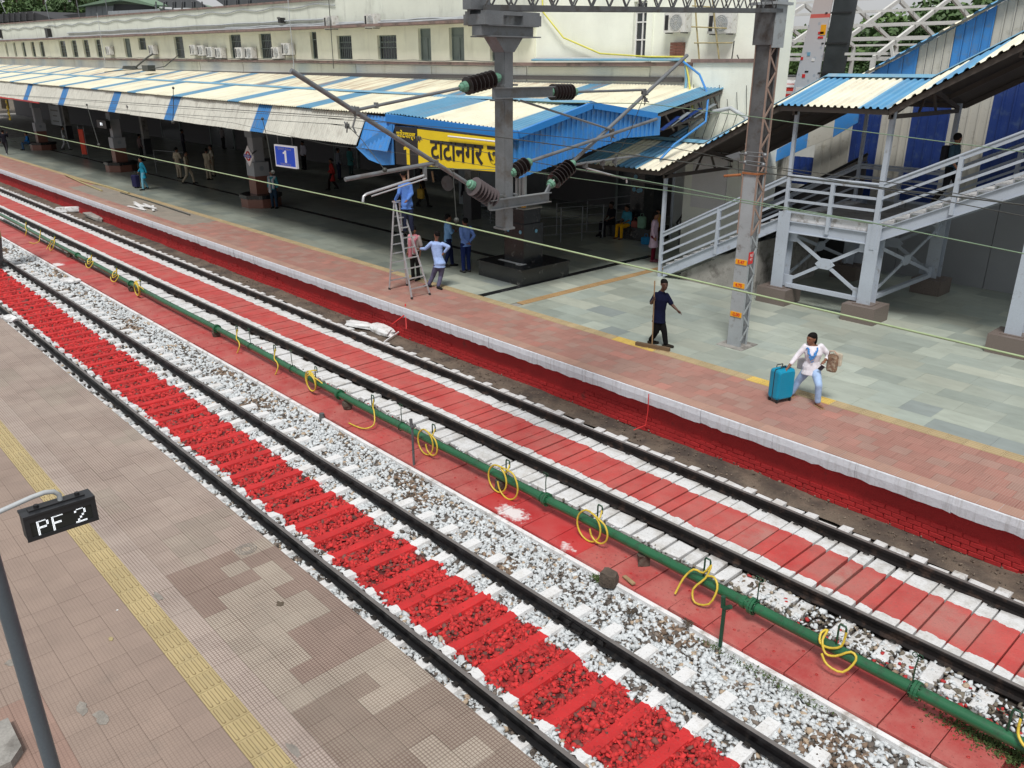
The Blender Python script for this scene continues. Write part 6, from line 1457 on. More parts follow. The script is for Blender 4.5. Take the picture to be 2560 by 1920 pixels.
# debris
def lump(name, label, cat, c, s, m, seed, rot=0):
    rg = random.Random(seed); mb = MB(); v_ = []; n = 10
    for z, k in ((0, 1), (.6, 1.0), (1, .86)):
        for a in range(n): q = 2*PI*a/n; r_ = k*(1+rg.uniform(-.13, .13)); v_.append((s[0]*r_*max(-.8, min(.8, math.cos(q))), s[1]*r_*max(-.8, min(.8, math.sin(q))), s[2]*z*(1+rg.uniform(-.1, .1))))
    mb.add(v_, [tuple(range(20, 30))]+[(n*r+k, n*r+(k+1) % n, n*r+n+(k+1) % n, n*r+n+k) for r in range(2) for k in range(n)])
    o = mb.build(name, M[m]); o.location = c; o.rotation_euler = (rg.uniform(-.08, .08), rg.uniform(-.08, .08), rot); return tag(o, label, cat)
D = lambda u, v: at(u, v, z=-.12)
lump('broken_slab', 'long whitewashed concrete lump lying by the far rail', 'rubble', D(900, 817), (.55, .16, .13), 'white', 1, .35)
lump('broken_slab', 'large broken whitewashed slab with a bare brown top beside the red wall', 'rubble', D(955, 829), (.62, .24, .14), 'white', 2, -.05)
lump('broken_slab', 'white block lying across the dirt strip at the far left', 'rubble', D(180, 528), (.95, .16, .22), 'white', 3, .9)
lump('broken_slab', 'flat bare stone slab beside the white block at the far left', 'rubble', D(242, 545), (1.2, .34, .18), 'concrete', 4, .1)
lump('soil_clump', 'brown clump of soil and roots on the white kerb', 'debris', at(1520, 1460, z=-.17), (.15, .13, .22), 'rock', 5, .4)
mb = MB(); a = at(1560, 1440, z=-.10); b = at(1585, 1460, z=-.08); mb.beam(a, b, .06, .02); tag(mb.build('wood_splinter', M['wood']), 'short splintered board beside the soil clump', 'board')
lump('lime_heap', 'small heap of white lime spilled on the kerb at the left', 'heap', at(175, 704, z=-.2), (.55, .25, .10), 'white', 6, .2)
lump('lime_heap', 'white lime lump on the near platform edge at the left', 'heap', at(25, 800, z=.75), (.30, .14, .10), 'white', 7, .2)
for k, (u, v, r, lb) in enumerate(((1715, 1562, .10, 'tangle of brown wire on the white kerb'), (1575, 1535, .08, 'small tuft of dry brown roots in the ballast'))):
    rg = random.Random(k); c = at(u, v, z=-.16); mb = MB()
    for q in range(7): mb.tube([c+Vector((rg.uniform(-r, r), rg.uniform(-r, r)*.7, rg.uniform(0, .06))) for _ in range(6)], .005, 4)
    tag(mb.build('wire_tangle', M['bark']), lb, 'debris')
mb = MB(); a, b = at(1000, 828, z=-.05), at(960, 855, z=-.1); mb.beam(a, b, .03, .03); tag(mb.build('white_stick', M['white']), 'white-painted stick leaning between slab and rail', 'stick')
mb = MB(); a = at(1017, 800, y=12.3); mb.tube([a+Vector((0, -.02, .45)), a+Vector((.1, -.1, .2)), a+Vector((-.2, -.35, -.1)), a+Vector((.1, -.1, .2)), a+Vector((.25, -.2, -.15))], .02, 5); tag(mb.build('red_strap', M['redplate']), 'red-painted twisted strap hanging from the broken coping', 'strap')
mb = MB(); a = at(1622, 985, y=12.12); mb.tube([a, a+Vector((.02, -.02, -.35)), a+Vector((.05, -.1, -.62)), a+Vector((-.1, -.28, -.72))], .010, 5); tag(mb.build('red_rope', M['redplate']), 'red-painted rope end hanging down the wall at centre right', 'rope')
# weeds at the lower right and a few by the kerb
rg = np.random.default_rng(5)
def weeds(name, label, cx, cy, rx_, ry_, n, h, z=-.17):
    c = np.stack([rg.normal(cx, rx_, n), rg.normal(cy, ry_, n), z+rg.uniform(0, h, n)], 1); nr = rg.normal(size=(n, 3)); nr /= np.linalg.norm(nr, axis=1)[:, None]
    tag(quads(name, c, nr, rg.uniform(.006, .02, n), M['dkgrass'], None, rg), label, 'weeds', None, 'stuff')
p = at(2470, 1850, z=-.15); weeds('weeds', 'green weeds growing by the kerb at the lower right corner', p.x, p.y-.05, .30, .09, 2600, .08); p = at(1500, 1450, z=-.15); weeds('weeds', 'yellow-green moss beside the soil clump', p.x, p.y, .08, .04, 300, .05)
for k in range(5): p = at(1750+70*k, 1640+28*k, z=-.15); weeds('weeds', 'sparse weeds in the ballast along the white kerb', p.x, 7.74, .12, .04, 60, .03)
# ================================================================ near platform: lamp pole and platform display
lp = thing('lamp_pole', 'thick grey pole standing at the lower left corner of the near platform', 'pole', (-4.55, .56, .8))
_pa = Vector((-4.55, .56, .8)); _pb = at(20, 1535, z=4.02); lp.rotation_euler = Vector((0, 0, 1)).rotation_difference((_pb-_pa).normalized()).to_euler()
mb = MB(); mb.tube([(0, 0, 0), (0, 0, 7.2)], .041, 18); mb.build('shaft', mat('dark_blue_grey_paint', (.085, .105, .125), .38, .06, 2), lp); mb = MB(); mb.lathe((0, 0, 0), (0, 0, .03), [(0, .16), (1, .16)], 16); mb.build('base_plate', M['steel_grey'], lp)
c1, c2, c3, c4 = [at(u, v, y=None, x=-4.2) for u, v in ((50, 1293), (232, 1231), (238, 1294), (75, 1353))]
pd = thing('platform_display', 'black LED display reading PF 2 hanging from a grey arm at the left', 'display')
dc = at(148, 1290, x=-4.25)
# orientation: the board hangs facing back along the platform towards the bridge
U = Vector((0, 1, 0)); Nn = Vector((1, 0, 0))
pd.location = dc
def loc(a, n_, z): return U*a+Nn*n_+Vector((0, 0, z))
hw = (at(236, 1262, x=-4.2).y-at(62, 1322, x=-4.2).y)/2; mb = MB(); 
def obox(mb, a0, a1, n0, n1, z0, z1, mi=0):
    vs = [loc(a, n_, z) for z in (z0, z1) for n_ in (n0, n1) for a in (a0, a1)]
    mb.add(vs, [(4, 5, 7, 6), (0, 1, 5, 4), (1, 3, 7, 5), (3, 2, 6, 7), (2, 0, 4, 6), (0, 2, 3, 1)], mi); return mb
HB = (at(48, 1293, x=-4.2).z-at(72, 1352, x=-4.2).z)/2*.93
obox(mb, -hw, hw, -.045, .045, -HB, HB); mb.build('case', M['black'], pd)
mb = MB(); obox(mb, -hw-.004, hw+.004, -.05, .055, HB, HB+.012); obox(mb, -hw-.004, hw+.004, .045, .052, HB-.03, HB)
obox(mb, -hw-.004, hw+.004, .045, .052, -HB, -HB+.02); obox(mb, -hw-.004, -hw+.02, .045, .052, -HB+.02, HB-.03); obox(mb, hw-.02, hw+.004, .045, .052, -HB+.02, HB-.03); mb.build('case_rim', mat('satin_black_metal', (.022, .024, .028), .35), pd)
mb = MB(); obox(mb, -hw+.02, hw-.02, .0455, .047, -HB+.02, HB-.03); mb.build('screen', mat('led_screen', (.018, .022, .022), .3), pd)
FONT = {'P': ('11110', '10001', '10001', '11110', '10000', '10000', '10000'), 'F': ('11111', '10000', '10000', '11110', '10000', '10000', '10000'), '2': ('01110', '10001', '00001', '00010', '00100', '01000', '11111')}
mb = MB(); pt = .0072*hw/.215
for ch, ox in (('P', -.150*hw/.215), ('F', -.060*hw/.215), ('2', .080*hw/.215)):
    for r, row in enumerate(FONT[ch]):
        for c_, b_ in enumerate(row):
            if b_ == '1':
                for q in range(4): a = ox+(c_*2+q % 2)*pt; z = HB*.50-(r*2+q//2)*pt*1.12; obox(mb, a, a+pt*.60, .0472, .0482, z, z+pt*.66)
mb.build('lit_dots', M['led'], pd)
mb = MB(); J = at(140, 1232, x=-4.25)-dc; K = at(115, 1237, x=-4.25)-dc; e = at(-60, 1285, x=-4.25)-dc; dn = loc(0, 0, HB)
mb.tube([loc(.02, 0, HB), loc(.02, 0, HB+.05), loc(.0, 0, HB+.075), loc(-.04, 0, HB+.085), loc(-.1, 0, HB+.08)]+[loc(-.1-.6*k, 0, HB+.08-.10*k) for k in (.5, 1, 2)], .0125, 10); mb.build('arm', M['pvc'], pd)
mb = MB(); obox(mb, -.13, .13, -.02, .02, HB+.012, HB+.02); mb.build('mount_plate', M['black'], pd)
for a in (-.09, .10): mb = MB(); mb.tube([loc(a, 0, HB+.02), loc(a, 0, HB+.035)], .012, 6); mb.build('bolt', M['black'], pd)
mb = MB(); cx, cy = at(30, 1900, z=.8).x, at(30, 1900, z=.8).y
mb.prism([(cx-.5, cy-.6, .8), (cx+.12, cy-.6, .8), (cx+.12, cy-.02, .8), (cx-.02, cy+.1, .8), (cx-.5, cy+.1, .8)], (0, 0, .09)); tag(mb.build('stone_kerb_block', M['concrete']), 'corner of a grey stone plinth at the lower left of the near platform', 'plinth')
mh = thing('manhole_ring', 'round cement patch with arc grooves in the tiles of the near platform', 'patch', at(615, 1372, z=.806))
mb = MB()
for k, r in enumerate((.13, .10, .07)): mb.tube([(r*math.cos(a), r*math.sin(a), -.004) for a in np.linspace(0, 2*PI, 25)[:-1]], .005, 4, closed=True, cap=False)
mb.build('ring', M['concrete'], mh)
yb_ = at(-12, 668, z=-.15); yh_ = at(-12, 605, y=yb_.y).z+.15; yp = thing('yellow_post', 'thick yellow post with a dark foot cut by the left edge of the photo', 'post', tuple(yb_))
mb = MB(); mb.tube([(0, 0, yh_), (0, 0, 3.4)], .42, 14); mb.build('shaft', mat('aged_yellow_paint', (.55, .42, .18), .6, .15, 4, dirt=((.12, .1, .06), .3, 5)), yp); mb = MB(); mb.tube([(0, 0, 0), (0, 0, yh_)], [.28, .42], 14); mb.build('foot', M['galv_dark'], yp)
# bamboo and planks lying on platform 1
cable('bamboo_pole', 'long bamboo pole lying on the tactile strip at the left', [(-53.4, 14.1, .84), (-50, 14.0, .85), (-46.5, 14.25, .84), (-43.4, 14.2, .84)], .05, M['bamboo'], 'pole')
cable('bamboo_pole', 'shorter bamboo pole splayed beside the long one', [(-53.0, 14.0, .9), (-49.5, 13.75, .86), (-45.2, 13.5, .84)], .045, M['bamboo'], 'pole')
cable('hose_on_platform', 'dark hose lying along the tactile strip left of the ladder', [(-44, 14.0, .83), (-39.5, 13.98, .83), (-37, 13.9, .83), (-35.2, 13.85, .83)], .03, M['wire_dark'], 'hose')
for k in range(7):
    rg_ = random.Random(k); c = at(360+rg_.uniform(-25, 25), 517+rg_.uniform(-4, 5), z=.83); a = rg_.uniform(-.5, .5)-.1; mb = MB(); d = Vector((math.cos(a), math.sin(a)*.6, 0)); mb.beam(c-d*.85, c+d*.85, .10, .03)
    o = mb.build('white_plank', M['whiteboard']); o.location.z += .03*k*.5; tag(o, 'white plank in the pile lying on the red tiles at the left', 'plank', 'white planks piled on the platform')
sp = at(1126, 455, y=16.5); hs = thing('horn_speaker', 'grey horn loudspeaker hanging under the yellow name board', 'loudspeaker', sp)
mb = MB(); mb.lathe((-.05, .28, 0), (.08, -.18, -.02), [(0, .07), (.45, .08), (.8, .17), (1, .24)], 16); mb.build('horn', M['galv_dark'], hs); mb = MB(); mb.tube([(-.05, .2, 0), (-.05, .2, .9)], .02, 6); mb.build('hanger', M['galv'], hs)
cable('hanging_stick', 'short wooden batten hanging below the name board', [at(1080, 428, y=15.6), at(1084, 455, y=15.6)], .03, M['wood'], 'batten')

# small things lying on the near platform
def scrap(name, label, u, v, r, m, n=7, h=.003, seed=0, sx=1.0, grp=None, cat='litter'):
    rg_ = random.Random(seed); c = at(u, v, z=.803); mb = MB(); P_ = [(c.x+r*sx*math.cos(2*PI*k/n)*rg_.uniform(.6, 1.1), c.y+r*math.sin(2*PI*k/n)*rg_.uniform(.5, 1.1), c.z+rg_.uniform(0, h)) for k in range(n)]
    mb.prism(P_, (0, 0, h)); tag(mb.build(name, m), label, cat, grp)
scrap('paper_scrap', 'tiny white paper scrap left of the yellow strip', 293, 1526, .018, M['whiteboard'], 5, .004, 1)
scrap('dry_leaf', 'small dry leaf on the brown tiles left of the yellow strip', 277, 1597, .028, M['bamboo'], 6, .004, 2, 1.6, None, 'leaf')
M['smear'] = mat('grey_cement_smear', (.25, .23, .205), .9, .25, 12, .2, 80)
for k, (u, v, r, sx, lb) in enumerate(((255, 1795, .085, 1.6, 'grey cement smear on the brown tiles by the grey pole'), (205, 1770, .06, 2.2, 'second, longer cement smear just left of the first'), (30, 1655, .07, 1.2, 'cement smear between the pole and the left edge of the photo'), (735, 1875, .05, 2.6, 'cement smear in the tile joint right of the yellow strip'), (395, 1490, .045, 2.8, 'old cement line beside the yellow strip, upper'))):
    scrap('cement_smear', lb, u, v, r, M['smear'], 13, .0012, 10+k, sx, None, 'patch')
scrap('dry_twigs', 'scatter of dry twigs and red flakes on the pale tiles', 700, 1510, .05, M['bark'], 11, .002, 30, 1.3, None, 'debris')
# ================================================================ people
SCR = bpy.data.scenes.new('scratch') if False else None
def remesh(mb, voxel, mats, smooth=3):
    me = mb.mesh('body', mats); o = bpy.data.objects.new('tmp', me); COL.objects.link(o)
    r = o.modifiers.new('r', 'REMESH'); r.mode = 'VOXEL'; r.voxel_size = voxel; r.use_smooth_shade = True
    s = o.modifiers.new('s', 'SMOOTH'); s.iterations = smooth; s.factor = .5
    bpy.context.view_layer.update(); dg = bpy.context.evaluated_depsgraph_get()
    m2 = bpy.data.meshes.new_from_object(o.evaluated_get(dg)); bpy.data.objects.remove(o); return m2
def cap(mb, pts, rad, n=10):
    """closed rounded limb through pts"""
    P_ = [Vector(p) for p in pts]; d0 = (P_[0]-P_[1]).normalized(); d1 = (P_[-1]-P_[-2]).normalized()
    P_ = [P_[0]+d0*rad[0]*.85, P_[0]+d0*rad[0]*.5]+P_+[P_[-1]+d1*rad[-1]*.5, P_[-1]+d1*rad[-1]*.85]
    rad = [rad[0]*.4, rad[0]*.85]+list(rad)+[rad[-1]*.85, rad[-1]*.4]; mb.tube(P_, rad, n)
def ell(mb, rings):
    """closed torso: rings of (centre, side vector, front vector, rx, ry)"""
    n = 14; vs = []
    for c, sx_, fy_, rx_, ry_ in rings: vs += [c+sx_*rx_*math.cos(2*PI*k/n)+fy_*ry_*math.sin(2*PI*k/n) for k in range(n)]
    m = len(rings); mb.add(vs, [(i*n+k, i*n+(k+1) % n, (i+1)*n+(k+1) % n, (i+1)*n+k) for i in range(m-1) for k in range(n)]+[tuple(reversed(range(n))), tuple(range((m-1)*n, m*n))])
def person(label, pos, rz, h=1.65, J=None, pose='stand', top='blue', topc=(.3, .45, .7), bot=(.02, .03, .08), shoe=(.02, .02, .02), skin='skin', female=False, detail=1, sleeve=1.0,
           tunic=0., hairlen=0., group=None, scarf=None, look=0., name='person', barefoot=False, wide=1.0, stride=.0, armL=None, armR=None):
    k = h/1.65; ba = Matrix.Rotation(rz, 3, 'Z'); o = Vector(pos)
    D_ = dict(pel=(0, 0, .92), wai=(0, 0, 1.06), che=(0, .01, 1.26), nec=(0, -.005, 1.41), hea=(0, .02, 1.535),
              shL=(-.165, 0, 1.355), shR=(.165, 0, 1.355), elL=(-.215, -.03, 1.10), elR=(.215, -.03, 1.10), wrL=(-.225, .05, .87), wrR=(.225, .05, .87),
              hiL=(-.085, 0, .88), hiR=(.085, 0, .88), knL=(-.095, .02, .48), knR=(.095, .02, .48), anL=(-.10, 0, .075), anR=(.10, 0, .075))
    # in the local frame -x is the person's left hand side seen from behind facing +y
    if pose == 'walk':
        s = stride or .22
        D_.update(knL=(-.09, s*.75, .50), anL=(-.10, s, .075), knR=(.09, -.02, .48), anR=(.10, -s*1.1, .11), elL=(-.21, -.10, 1.11), wrL=(-.21, -.14, .88), elR=(.21, .03, 1.11), wrR=(.20, .18, .92))
    if pose == 'sit':
        D_.update(pel=(0, 0, .55), wai=(0, 0, .69), che=(0, .03, .90), nec=(0, .04, 1.05), hea=(0, .07, 1.17), shL=(-.165, .03, 1.0), shR=(.165, .03, 1.0), elL=(-.21, .06, .75), elR=(.21, .06, .75), wrL=(-.12, .26, .66), wrR=(.10, .27, .64),
                  hiL=(-.085, .03, .52), hiR=(.085, .03, .52), knL=(-.12, .43, .52), knR=(.12, .43, .52), anL=(-.12, .42, .08), anR=(.12, .45, .08))
    if armL == 'hip': D_.update(elL=(-.32, -.10, 1.13), wrL=(-.17, -.02, .98))
    if armR == 'hip': D_.update(elR=(.32, -.10, 1.13), wrR=(.17, -.02, .98))
    if armL == 'back': D_.update(elL=(-.23, -.12, 1.12), wrL=(-.03, -.15, .95))
    if armR == 'back': D_.update(elR=(.23, -.12, 1.12), wrR=(.03, -.15, .97))
    if armL == 'fold': D_.update(elL=(-.22, .06, 1.12), wrL=(.04, .20, 1.14))
    if armR == 'fold': D_.update(elR=(.22, .06, 1.12), wrR=(-.04, .18, 1.16))
    if armL == 'up': D_.update(elL=(-.24, .10, 1.20), wrL=(-.20, .22, 1.42))
    if armR == 'up': D_.update(elR=(.24, .10, 1.20), wrR=(.20, .22, 1.42))
    if armL == 'front': D_.update(elL=(-.20, .08, 1.12), wrL=(-.10, .28, 1.10))
    if armR == 'front': D_.update(elR=(.20, .08, 1.12), wrR=(.10, .28, 1.10))
    Wd = {a: o+ba@(Vector(b)*k) for a, b in D_.items()}
    if J: Wd.update({a: Vector(b) for a, b in J.items()})
    g_ = lambda a: Wd[a]-o
    t = thing(name, label, 'person', o, 0, group); vx = {2: .0075, 1: .011, 0: .02}[detail]
    side_h = (g_('hiR')-g_('hiL')).normalized(); side_s = (g_('shR')-g_('shL')).normalized(); upv = (g_('nec')-g_('pel')).normalized()
    fr_h = Vector((0, 0, 1)).cross(side_h).normalized(); fr_s = upv.cross(side_s).normalized(); side_w = (side_h+side_s).normalized(); fr_w = (fr_h+fr_s).normalized()
    hd = g_('hea'); rh = Matrix.Rotation(look, 3, 'Z'); hf = rh@fr_s; hf.z *= .3; hf.normalize(); hs_ = rh@side_s; hs_.normalize()
    W_ = wide
    def torso(mb, e, lo=0.):
        sm = (g_('shL')+g_('shR'))/2; hip = (g_('hiL')+g_('hiR'))/2
        fw = 1.06 if female else 1.0; R_ = []
        if lo > 0: d = Vector((0, 0, -lo*k)); R_ += [(hip+d, side_h, fr_h, (.165+lo*.12)*k*fw+e, (.115+lo*.10)*k+e), (hip+d*.5, side_h, fr_h, .165*k*fw+e, .118*k+e)]
        R_ += [(hip, side_h, fr_h, .155*k*fw*W_+e, .110*k*W_+e), (g_('pel')+Vector((0, 0, .03)), side_h, fr_h, .158*k*fw*W_+e, .112*k*W_+e), (g_('wai'), side_w, fr_w, (.125 if female else .135)*k*W_+e, .095*k*W_+e), (g_('che'), side_s, fr_s, .155*k*W_+e, .112*k*W_+e),
               (sm-upv*.03*k, side_s, fr_s, .160*k+e, .092*k+e), (sm+upv*.03*k, side_s, fr_s, .105*k+e, .062*k+e), (g_('nec')+upv*.0, side_s, fr_s, .052*k+e*.6, .052*k+e*.6)]
        ell(mb, R_)
    # --- body
    mb = MB(); torso(mb, 0)
    cap(mb, [g_('nec')-upv*.03*k, hd-Vector((0, 0, .05*k))], [.052*k, .050*k])
    mb.ball(hd+Vector((0, 0, .015*k)), .094*k, 14, 10, (.84, 1.0, 1.10)) if False else None
    hv = []; # skull and jaw oriented by the face direction
    ell(mb, [(hd+Vector((0, 0, -.115*k))+hf*.035*k, hs_, hf, .028*k, .030*k), (hd+Vector((0, 0, -.085*k))+hf*.020*k, hs_, hf, .052*k, .062*k), (hd+Vector((0, 0, -.03*k))+hf*.008*k, hs_, hf, .070*k, .088*k), (hd+Vector((0, 0, .03*k)), hs_, hf, .076*k, .096*k), (hd+Vector((0, 0, .08*k))-hf*.006*k, hs_, hf, .066*k, .084*k), (hd+Vector((0, 0, .112*k))-hf*.01*k, hs_, hf, .034*k, .045*k)])
    cap(mb, [hd+hf*.092*k+Vector((0, 0, .012*k)), hd+hf*.108*k+Vector((0, 0, -.022*k))], [.010*k, .015*k], 6)
    for s in (-1, 1):
        cap(mb, [hd+hs_*s*.078*k+Vector((0, 0, .016*k))-hf*.01*k, hd+hs_*s*.080*k+Vector((0, 0, -.020*k))-hf*.004*k], [.014*k, .010*k], 6)
        cap(mb, [hd+hs_*s*.030*k+hf*.080*k+Vector((0, 0, .032*k)), hd+hs_*s*.050*k+hf*.070*k+Vector((0, 0, .030*k))], [.012*k, .010*k], 6)
    cap(mb, [hd+hs_*-.02*k+hf*.086*k+Vector((0, 0, -.052*k)), hd+hs_*.02*k+hf*.086*k+Vector((0, 0, -.052*k))], [.010*k, .010*k], 6)
    for s in ('L', 'R'):
        sh, el, wr = g_('sh'+s), g_('el'+s), g_('wr'+s)
        cap(mb, [sh, sh.lerp(el, .5), el], [.050*k*W_, .044*k*W_, .037*k*W_]); cap(mb, [el, el.lerp(wr, .35), wr], [.037*k*W_, .036*k*W_, .024*k])
        # hand: palm, four fingers, thumb
        d = (wr-el).normalized(); sd_ = fr_s.cross(d).normalized() if abs(fr_s.dot(d)) < .9 else side_s; fwd_ = d.cross(sd_).normalized()
        pal = wr+d*.075*k; cap(mb, [wr+d*.01*k, wr+d*.04*k, pal], [.024*k, .030*k, .030*k], 8)
        if detail:
            for q, ln in ((-1.5, .060), (-.5, .072), (.5, .068), (1.5, .052)):
                b0 = pal+fwd_*q*.017*k; b1 = b0+d*ln*.55*k+sd_*.010*k; b2 = b1+d*ln*.40*k+sd_*.030*k*(1 if s == 'R' else -1)*.6
                cap(mb, [b0, b1, b2], [.0095*k, .009*k, .0075*k], 6)
            th = wr+d*.03*k+fwd_*.028*k; cap(mb, [th, th+d*.03*k+fwd_*.022*k, th+d*.055*k+fwd_*.026*k], [.011*k, .010*k, .008*k], 6)
        hi, kn, an = g_('hi'+s), g_('kn'+s), g_('an'+s)
        cap(mb, [hi, hi.lerp(kn, .4), kn], [.088*k*W_, .078*k*W_, .054*k]); cap(mb, [kn, kn.lerp(an, .35), an], [.054*k, .052*k, .034*k])
        ft = Vector((fr_h.x, fr_h.y, 0)).normalized()
        if J and 'to'+s in J: ft = (g_('to'+s)-an); ft.z = 0; ft.normalize()
        tz = -an.z if False else 0
        toe = an+ft*.155*k+Vector((0, 0, -.045*k)); heel = an-ft*.04*k+Vector((0, 0, -.035*k)); cap(mb, [heel, an+ft*.06*k+Vector((0, 0, -.035*k)), toe], [.032*k, .036*k, .026*k], 8)
    body = remesh(mb, vx, M[skin]); link('body', body, t)
    # --- clothes
    ct = cloth('cloth_%.2f_%.2f_%.2f' % topc, topc); cbm = cloth('cloth_%.2f_%.2f_%.2f' % bot, bot)
    mb = MB(); torso(mb, .012, tunic if tunic else .06)
    for s in ('L', 'R'):
        sh, el, wr = g_('sh'+s), g_('el'+s), g_('wr'+s)
        if sleeve <= .5: e2 = sh.lerp(el, sleeve*2); cap(mb, [sh, sh.lerp(e2, .5), e2], [.064*k, .062*k, .060*k])
        else:
            e2 = el.lerp(wr, (sleeve-.5)*1.86); cap(mb, [sh, sh.lerp(el, .5), el], [.064*k, .058*k, .050*k]); cap(mb, [el, e2], [.050*k, .042*k])
    sh_ = link('shirt' if not tunic else 'tunic', remesh(mb, max(vx, .010), ct, 4), t)
    mb = MB(); ell(mb, [((g_('hiL')+g_('hiR'))/2+Vector((0, 0, -.07*k)), side_h, fr_h, .13*k, .10*k), ((g_('hiL')+g_('hiR'))/2, side_h, fr_h, .168*k, .122*k), (g_('pel')+Vector((0, 0, .06*k)), side_h, fr_h, .150*k, .110*k)])
    for s in ('L', 'R'):
        hi, kn, an = g_('hi'+s), g_('kn'+s), g_('an'+s); cap(mb, [hi, hi.lerp(kn, .4), kn], [.100*k*W_, .090*k*W_, .070*k*W_]); cap(mb, [kn, kn.lerp(an, .5), an+Vector((0, 0, .03*k))], [.070*k*W_, .062*k*W_, .060*k*W_])
    link('trousers', remesh(mb, max(vx, .012), cbm, 4), t)
    if not barefoot:
        sm_ = cloth('cloth_%.2f_%.2f_%.2f' % shoe, shoe)
        for s in ('L', 'R'):
            an = g_('an'+s); ft = Vector((fr_h.x, fr_h.y, 0)).normalized()
            if J and 'to'+s in J: ft = (g_('to'+s)-an); ft.z = 0; ft.normalize()
            mb = MB(); cap(mb, [an-ft*.045*k+Vector((0, 0, -.03*k)), an+ft*.05*k+Vector((0, 0, -.025*k)), an+ft*.165*k+Vector((0, 0, -.042*k))], [.040*k, .044*k, .032*k], 10)
            for i_, v in enumerate(mb.v): mb.v[i_] = (v[0], v[1], max(v[2], an.z-.073*k))
            link('shoe', mb.mesh('shoe', sm_), t)
    # --- hair, eyes, mouth
    mb = MB(); up = Vector((0, 0, 1)); c0 = hd+up*.030*k-hf*.014*k
    ell(mb, [(c0-up*.055*k-hf*.030*k, hs_, hf, .062*k, .055*k), (c0-up*.02*k-hf*.012*k, hs_, hf, .080*k, .082*k), (c0+up*.02*k, hs_, hf, .086*k, .100*k), (c0+up*.06*k, hs_, hf, .078*k, .094*k), (c0+up*.092*k-hf*.004*k, hs_, hf, .052*k, .062*k), (c0+up*.105*k, hs_, hf, .02*k, .03*k)])
    if hairlen:
        cap(mb, [hd-hf*.06*k+up*.02*k, hd-hf*.085*k-up*.08*k, hd-hf*.085*k-up*(.10+hairlen)*k], [.07*k, .05*k, .028*k])
    if female and not hairlen: mb.ball(hd-hf*.115*k+up*.0, .045*k, 8, 6)
    link('hair', remesh(mb, max(vx, .010), M['hair'], 2), t)
    if detail:
        for s in (-1, 1): mb = MB(); mb.ball(hd+hs_*s*.030*k+hf*.083*k+up*.012*k, .010*k, 6, 5); mb.build('eye', M['eye'], t)
        mb = MB(); cap(mb, [hd-hs_*.02*k+hf*.092*k-up*.052*k, hd+hs_*.02*k+hf*.092*k-up*.052*k], [.007*k, .007*k], 6); mb.build('mouth', M['lips'], t)
    if scarf:
        mb = MB(); cs = cloth('cloth_%.2f_%.2f_%.2f' % scarf, scarf)
        ell(mb, [(g_('nec')+upv*.02*k-upv*.05*k, side_s, fr_s, .115*k, .095*k), (g_('nec')+upv*.02*k, side_s, fr_s, .085*k, .080*k)])
        cap(mb, [g_('shR')+upv*.02*k, g_('che')+side_s*.08*k+fr_s*.115*k, g_('pel')+side_s*.08*k+fr_s*.13*k, g_('pel')+side_s*.09*k+fr_s*.12*k-Vector((0, 0, .18*k))], [.05*k, .06*k, .06*k, .07*k])
        cap(mb, [g_('shL')+upv*.02*k, g_('che')-side_s*.08*k+fr_s*.115*k, g_('pel')-side_s*.09*k+fr_s*.13*k], [.05*k, .055*k, .06*k]); link('scarf', remesh(mb, .014, cs, 3), t)
    t['joints'] = 0; del t['joints']
    return t, Wd
def rbox(mb, c, s, e=.02, mi=0):
    """box with softened corners"""
    x, y, z = s; pr = [(-x+e, -y), (x-e, -y), (x, -y+e), (x, y-e), (x-e, y), (-x+e, y), (-x, y-e), (-x, -y+e)]; n = 8; vs = []
    for dz, q in ((-z, .86), (-z+e, 1), (z-e, 1), (z, .86)): vs += [Vector(c)+Vector((a*(q if abs(a) > 0 else 1), b*q, dz)) for a, b in pr]
    mb.add(vs, [tuple(reversed(range(8))), tuple(range(24, 32))]+[(n*r+k, n*r+(k+1) % n, n*r+n+(k+1) % n, n*r+n+k) for r in range(3) for k in range(n)], mi, None, False); return mb
A = lambda u, v, y: tuple(at(u, v, y=y))
# --- woman with the cyan suitcase
rz = math.radians(205)
wo = at(2040, 1008, z=.8)
Jw = dict(hea=A(2029, 848, 13.98), nec=A(2032, 864, 14.0), che=A(2034, 884, 14.0), wai=A(2031, 902, 14.02), pel=A(2029, 918, 14.02),
          shR=A(2014, 866, 13.93), elR=A(1990, 893, 13.80), wrR=A(1969, 920, 13.64), shL=A(2052, 866, 14.08), elL=A(2073, 889, 14.22), wrL=A(2061, 903, 14.02),
          hiR=A(2021, 922, 13.98), hiL=A(2038, 922, 14.06), knR=A(1996, 952, 13.98), anR=tuple(at(1979, 984, z=.875)), knL=A(2047, 963, 13.86), anL=tuple(at(2044, 1006, z=.875)),
          toL=tuple(at(2062, 1024, z=.82)), toR=tuple(at(1968, 994, z=.82)))
woman, WJ = person('woman in white top with blue embroidery and pale jeans pulling a cyan suitcase', (wo.x, wo.y, .8), rz, 1.60, Jw, topc=(.76, .74, .80), bot=(.36, .50, .74), skin='skin', female=True, detail=2, sleeve=.80, tunic=.10, hairlen=.02, look=-.9, barefoot=True, shoe=(.25, .16, .10))
em = cloth('embroidery_blue', (.08, .26, .60)); mb = MB(); cC = (Vector(WJ['che'])+Vector(WJ['nec']))/2-wo; wo.z = .8; fs_ = Vector((.5, -.86, 0)).normalized(); ss_ = Vector((-fs_.y, fs_.x, 0))
nk = Vector(WJ['nec'])-Vector((wo.x, wo.y, .8))
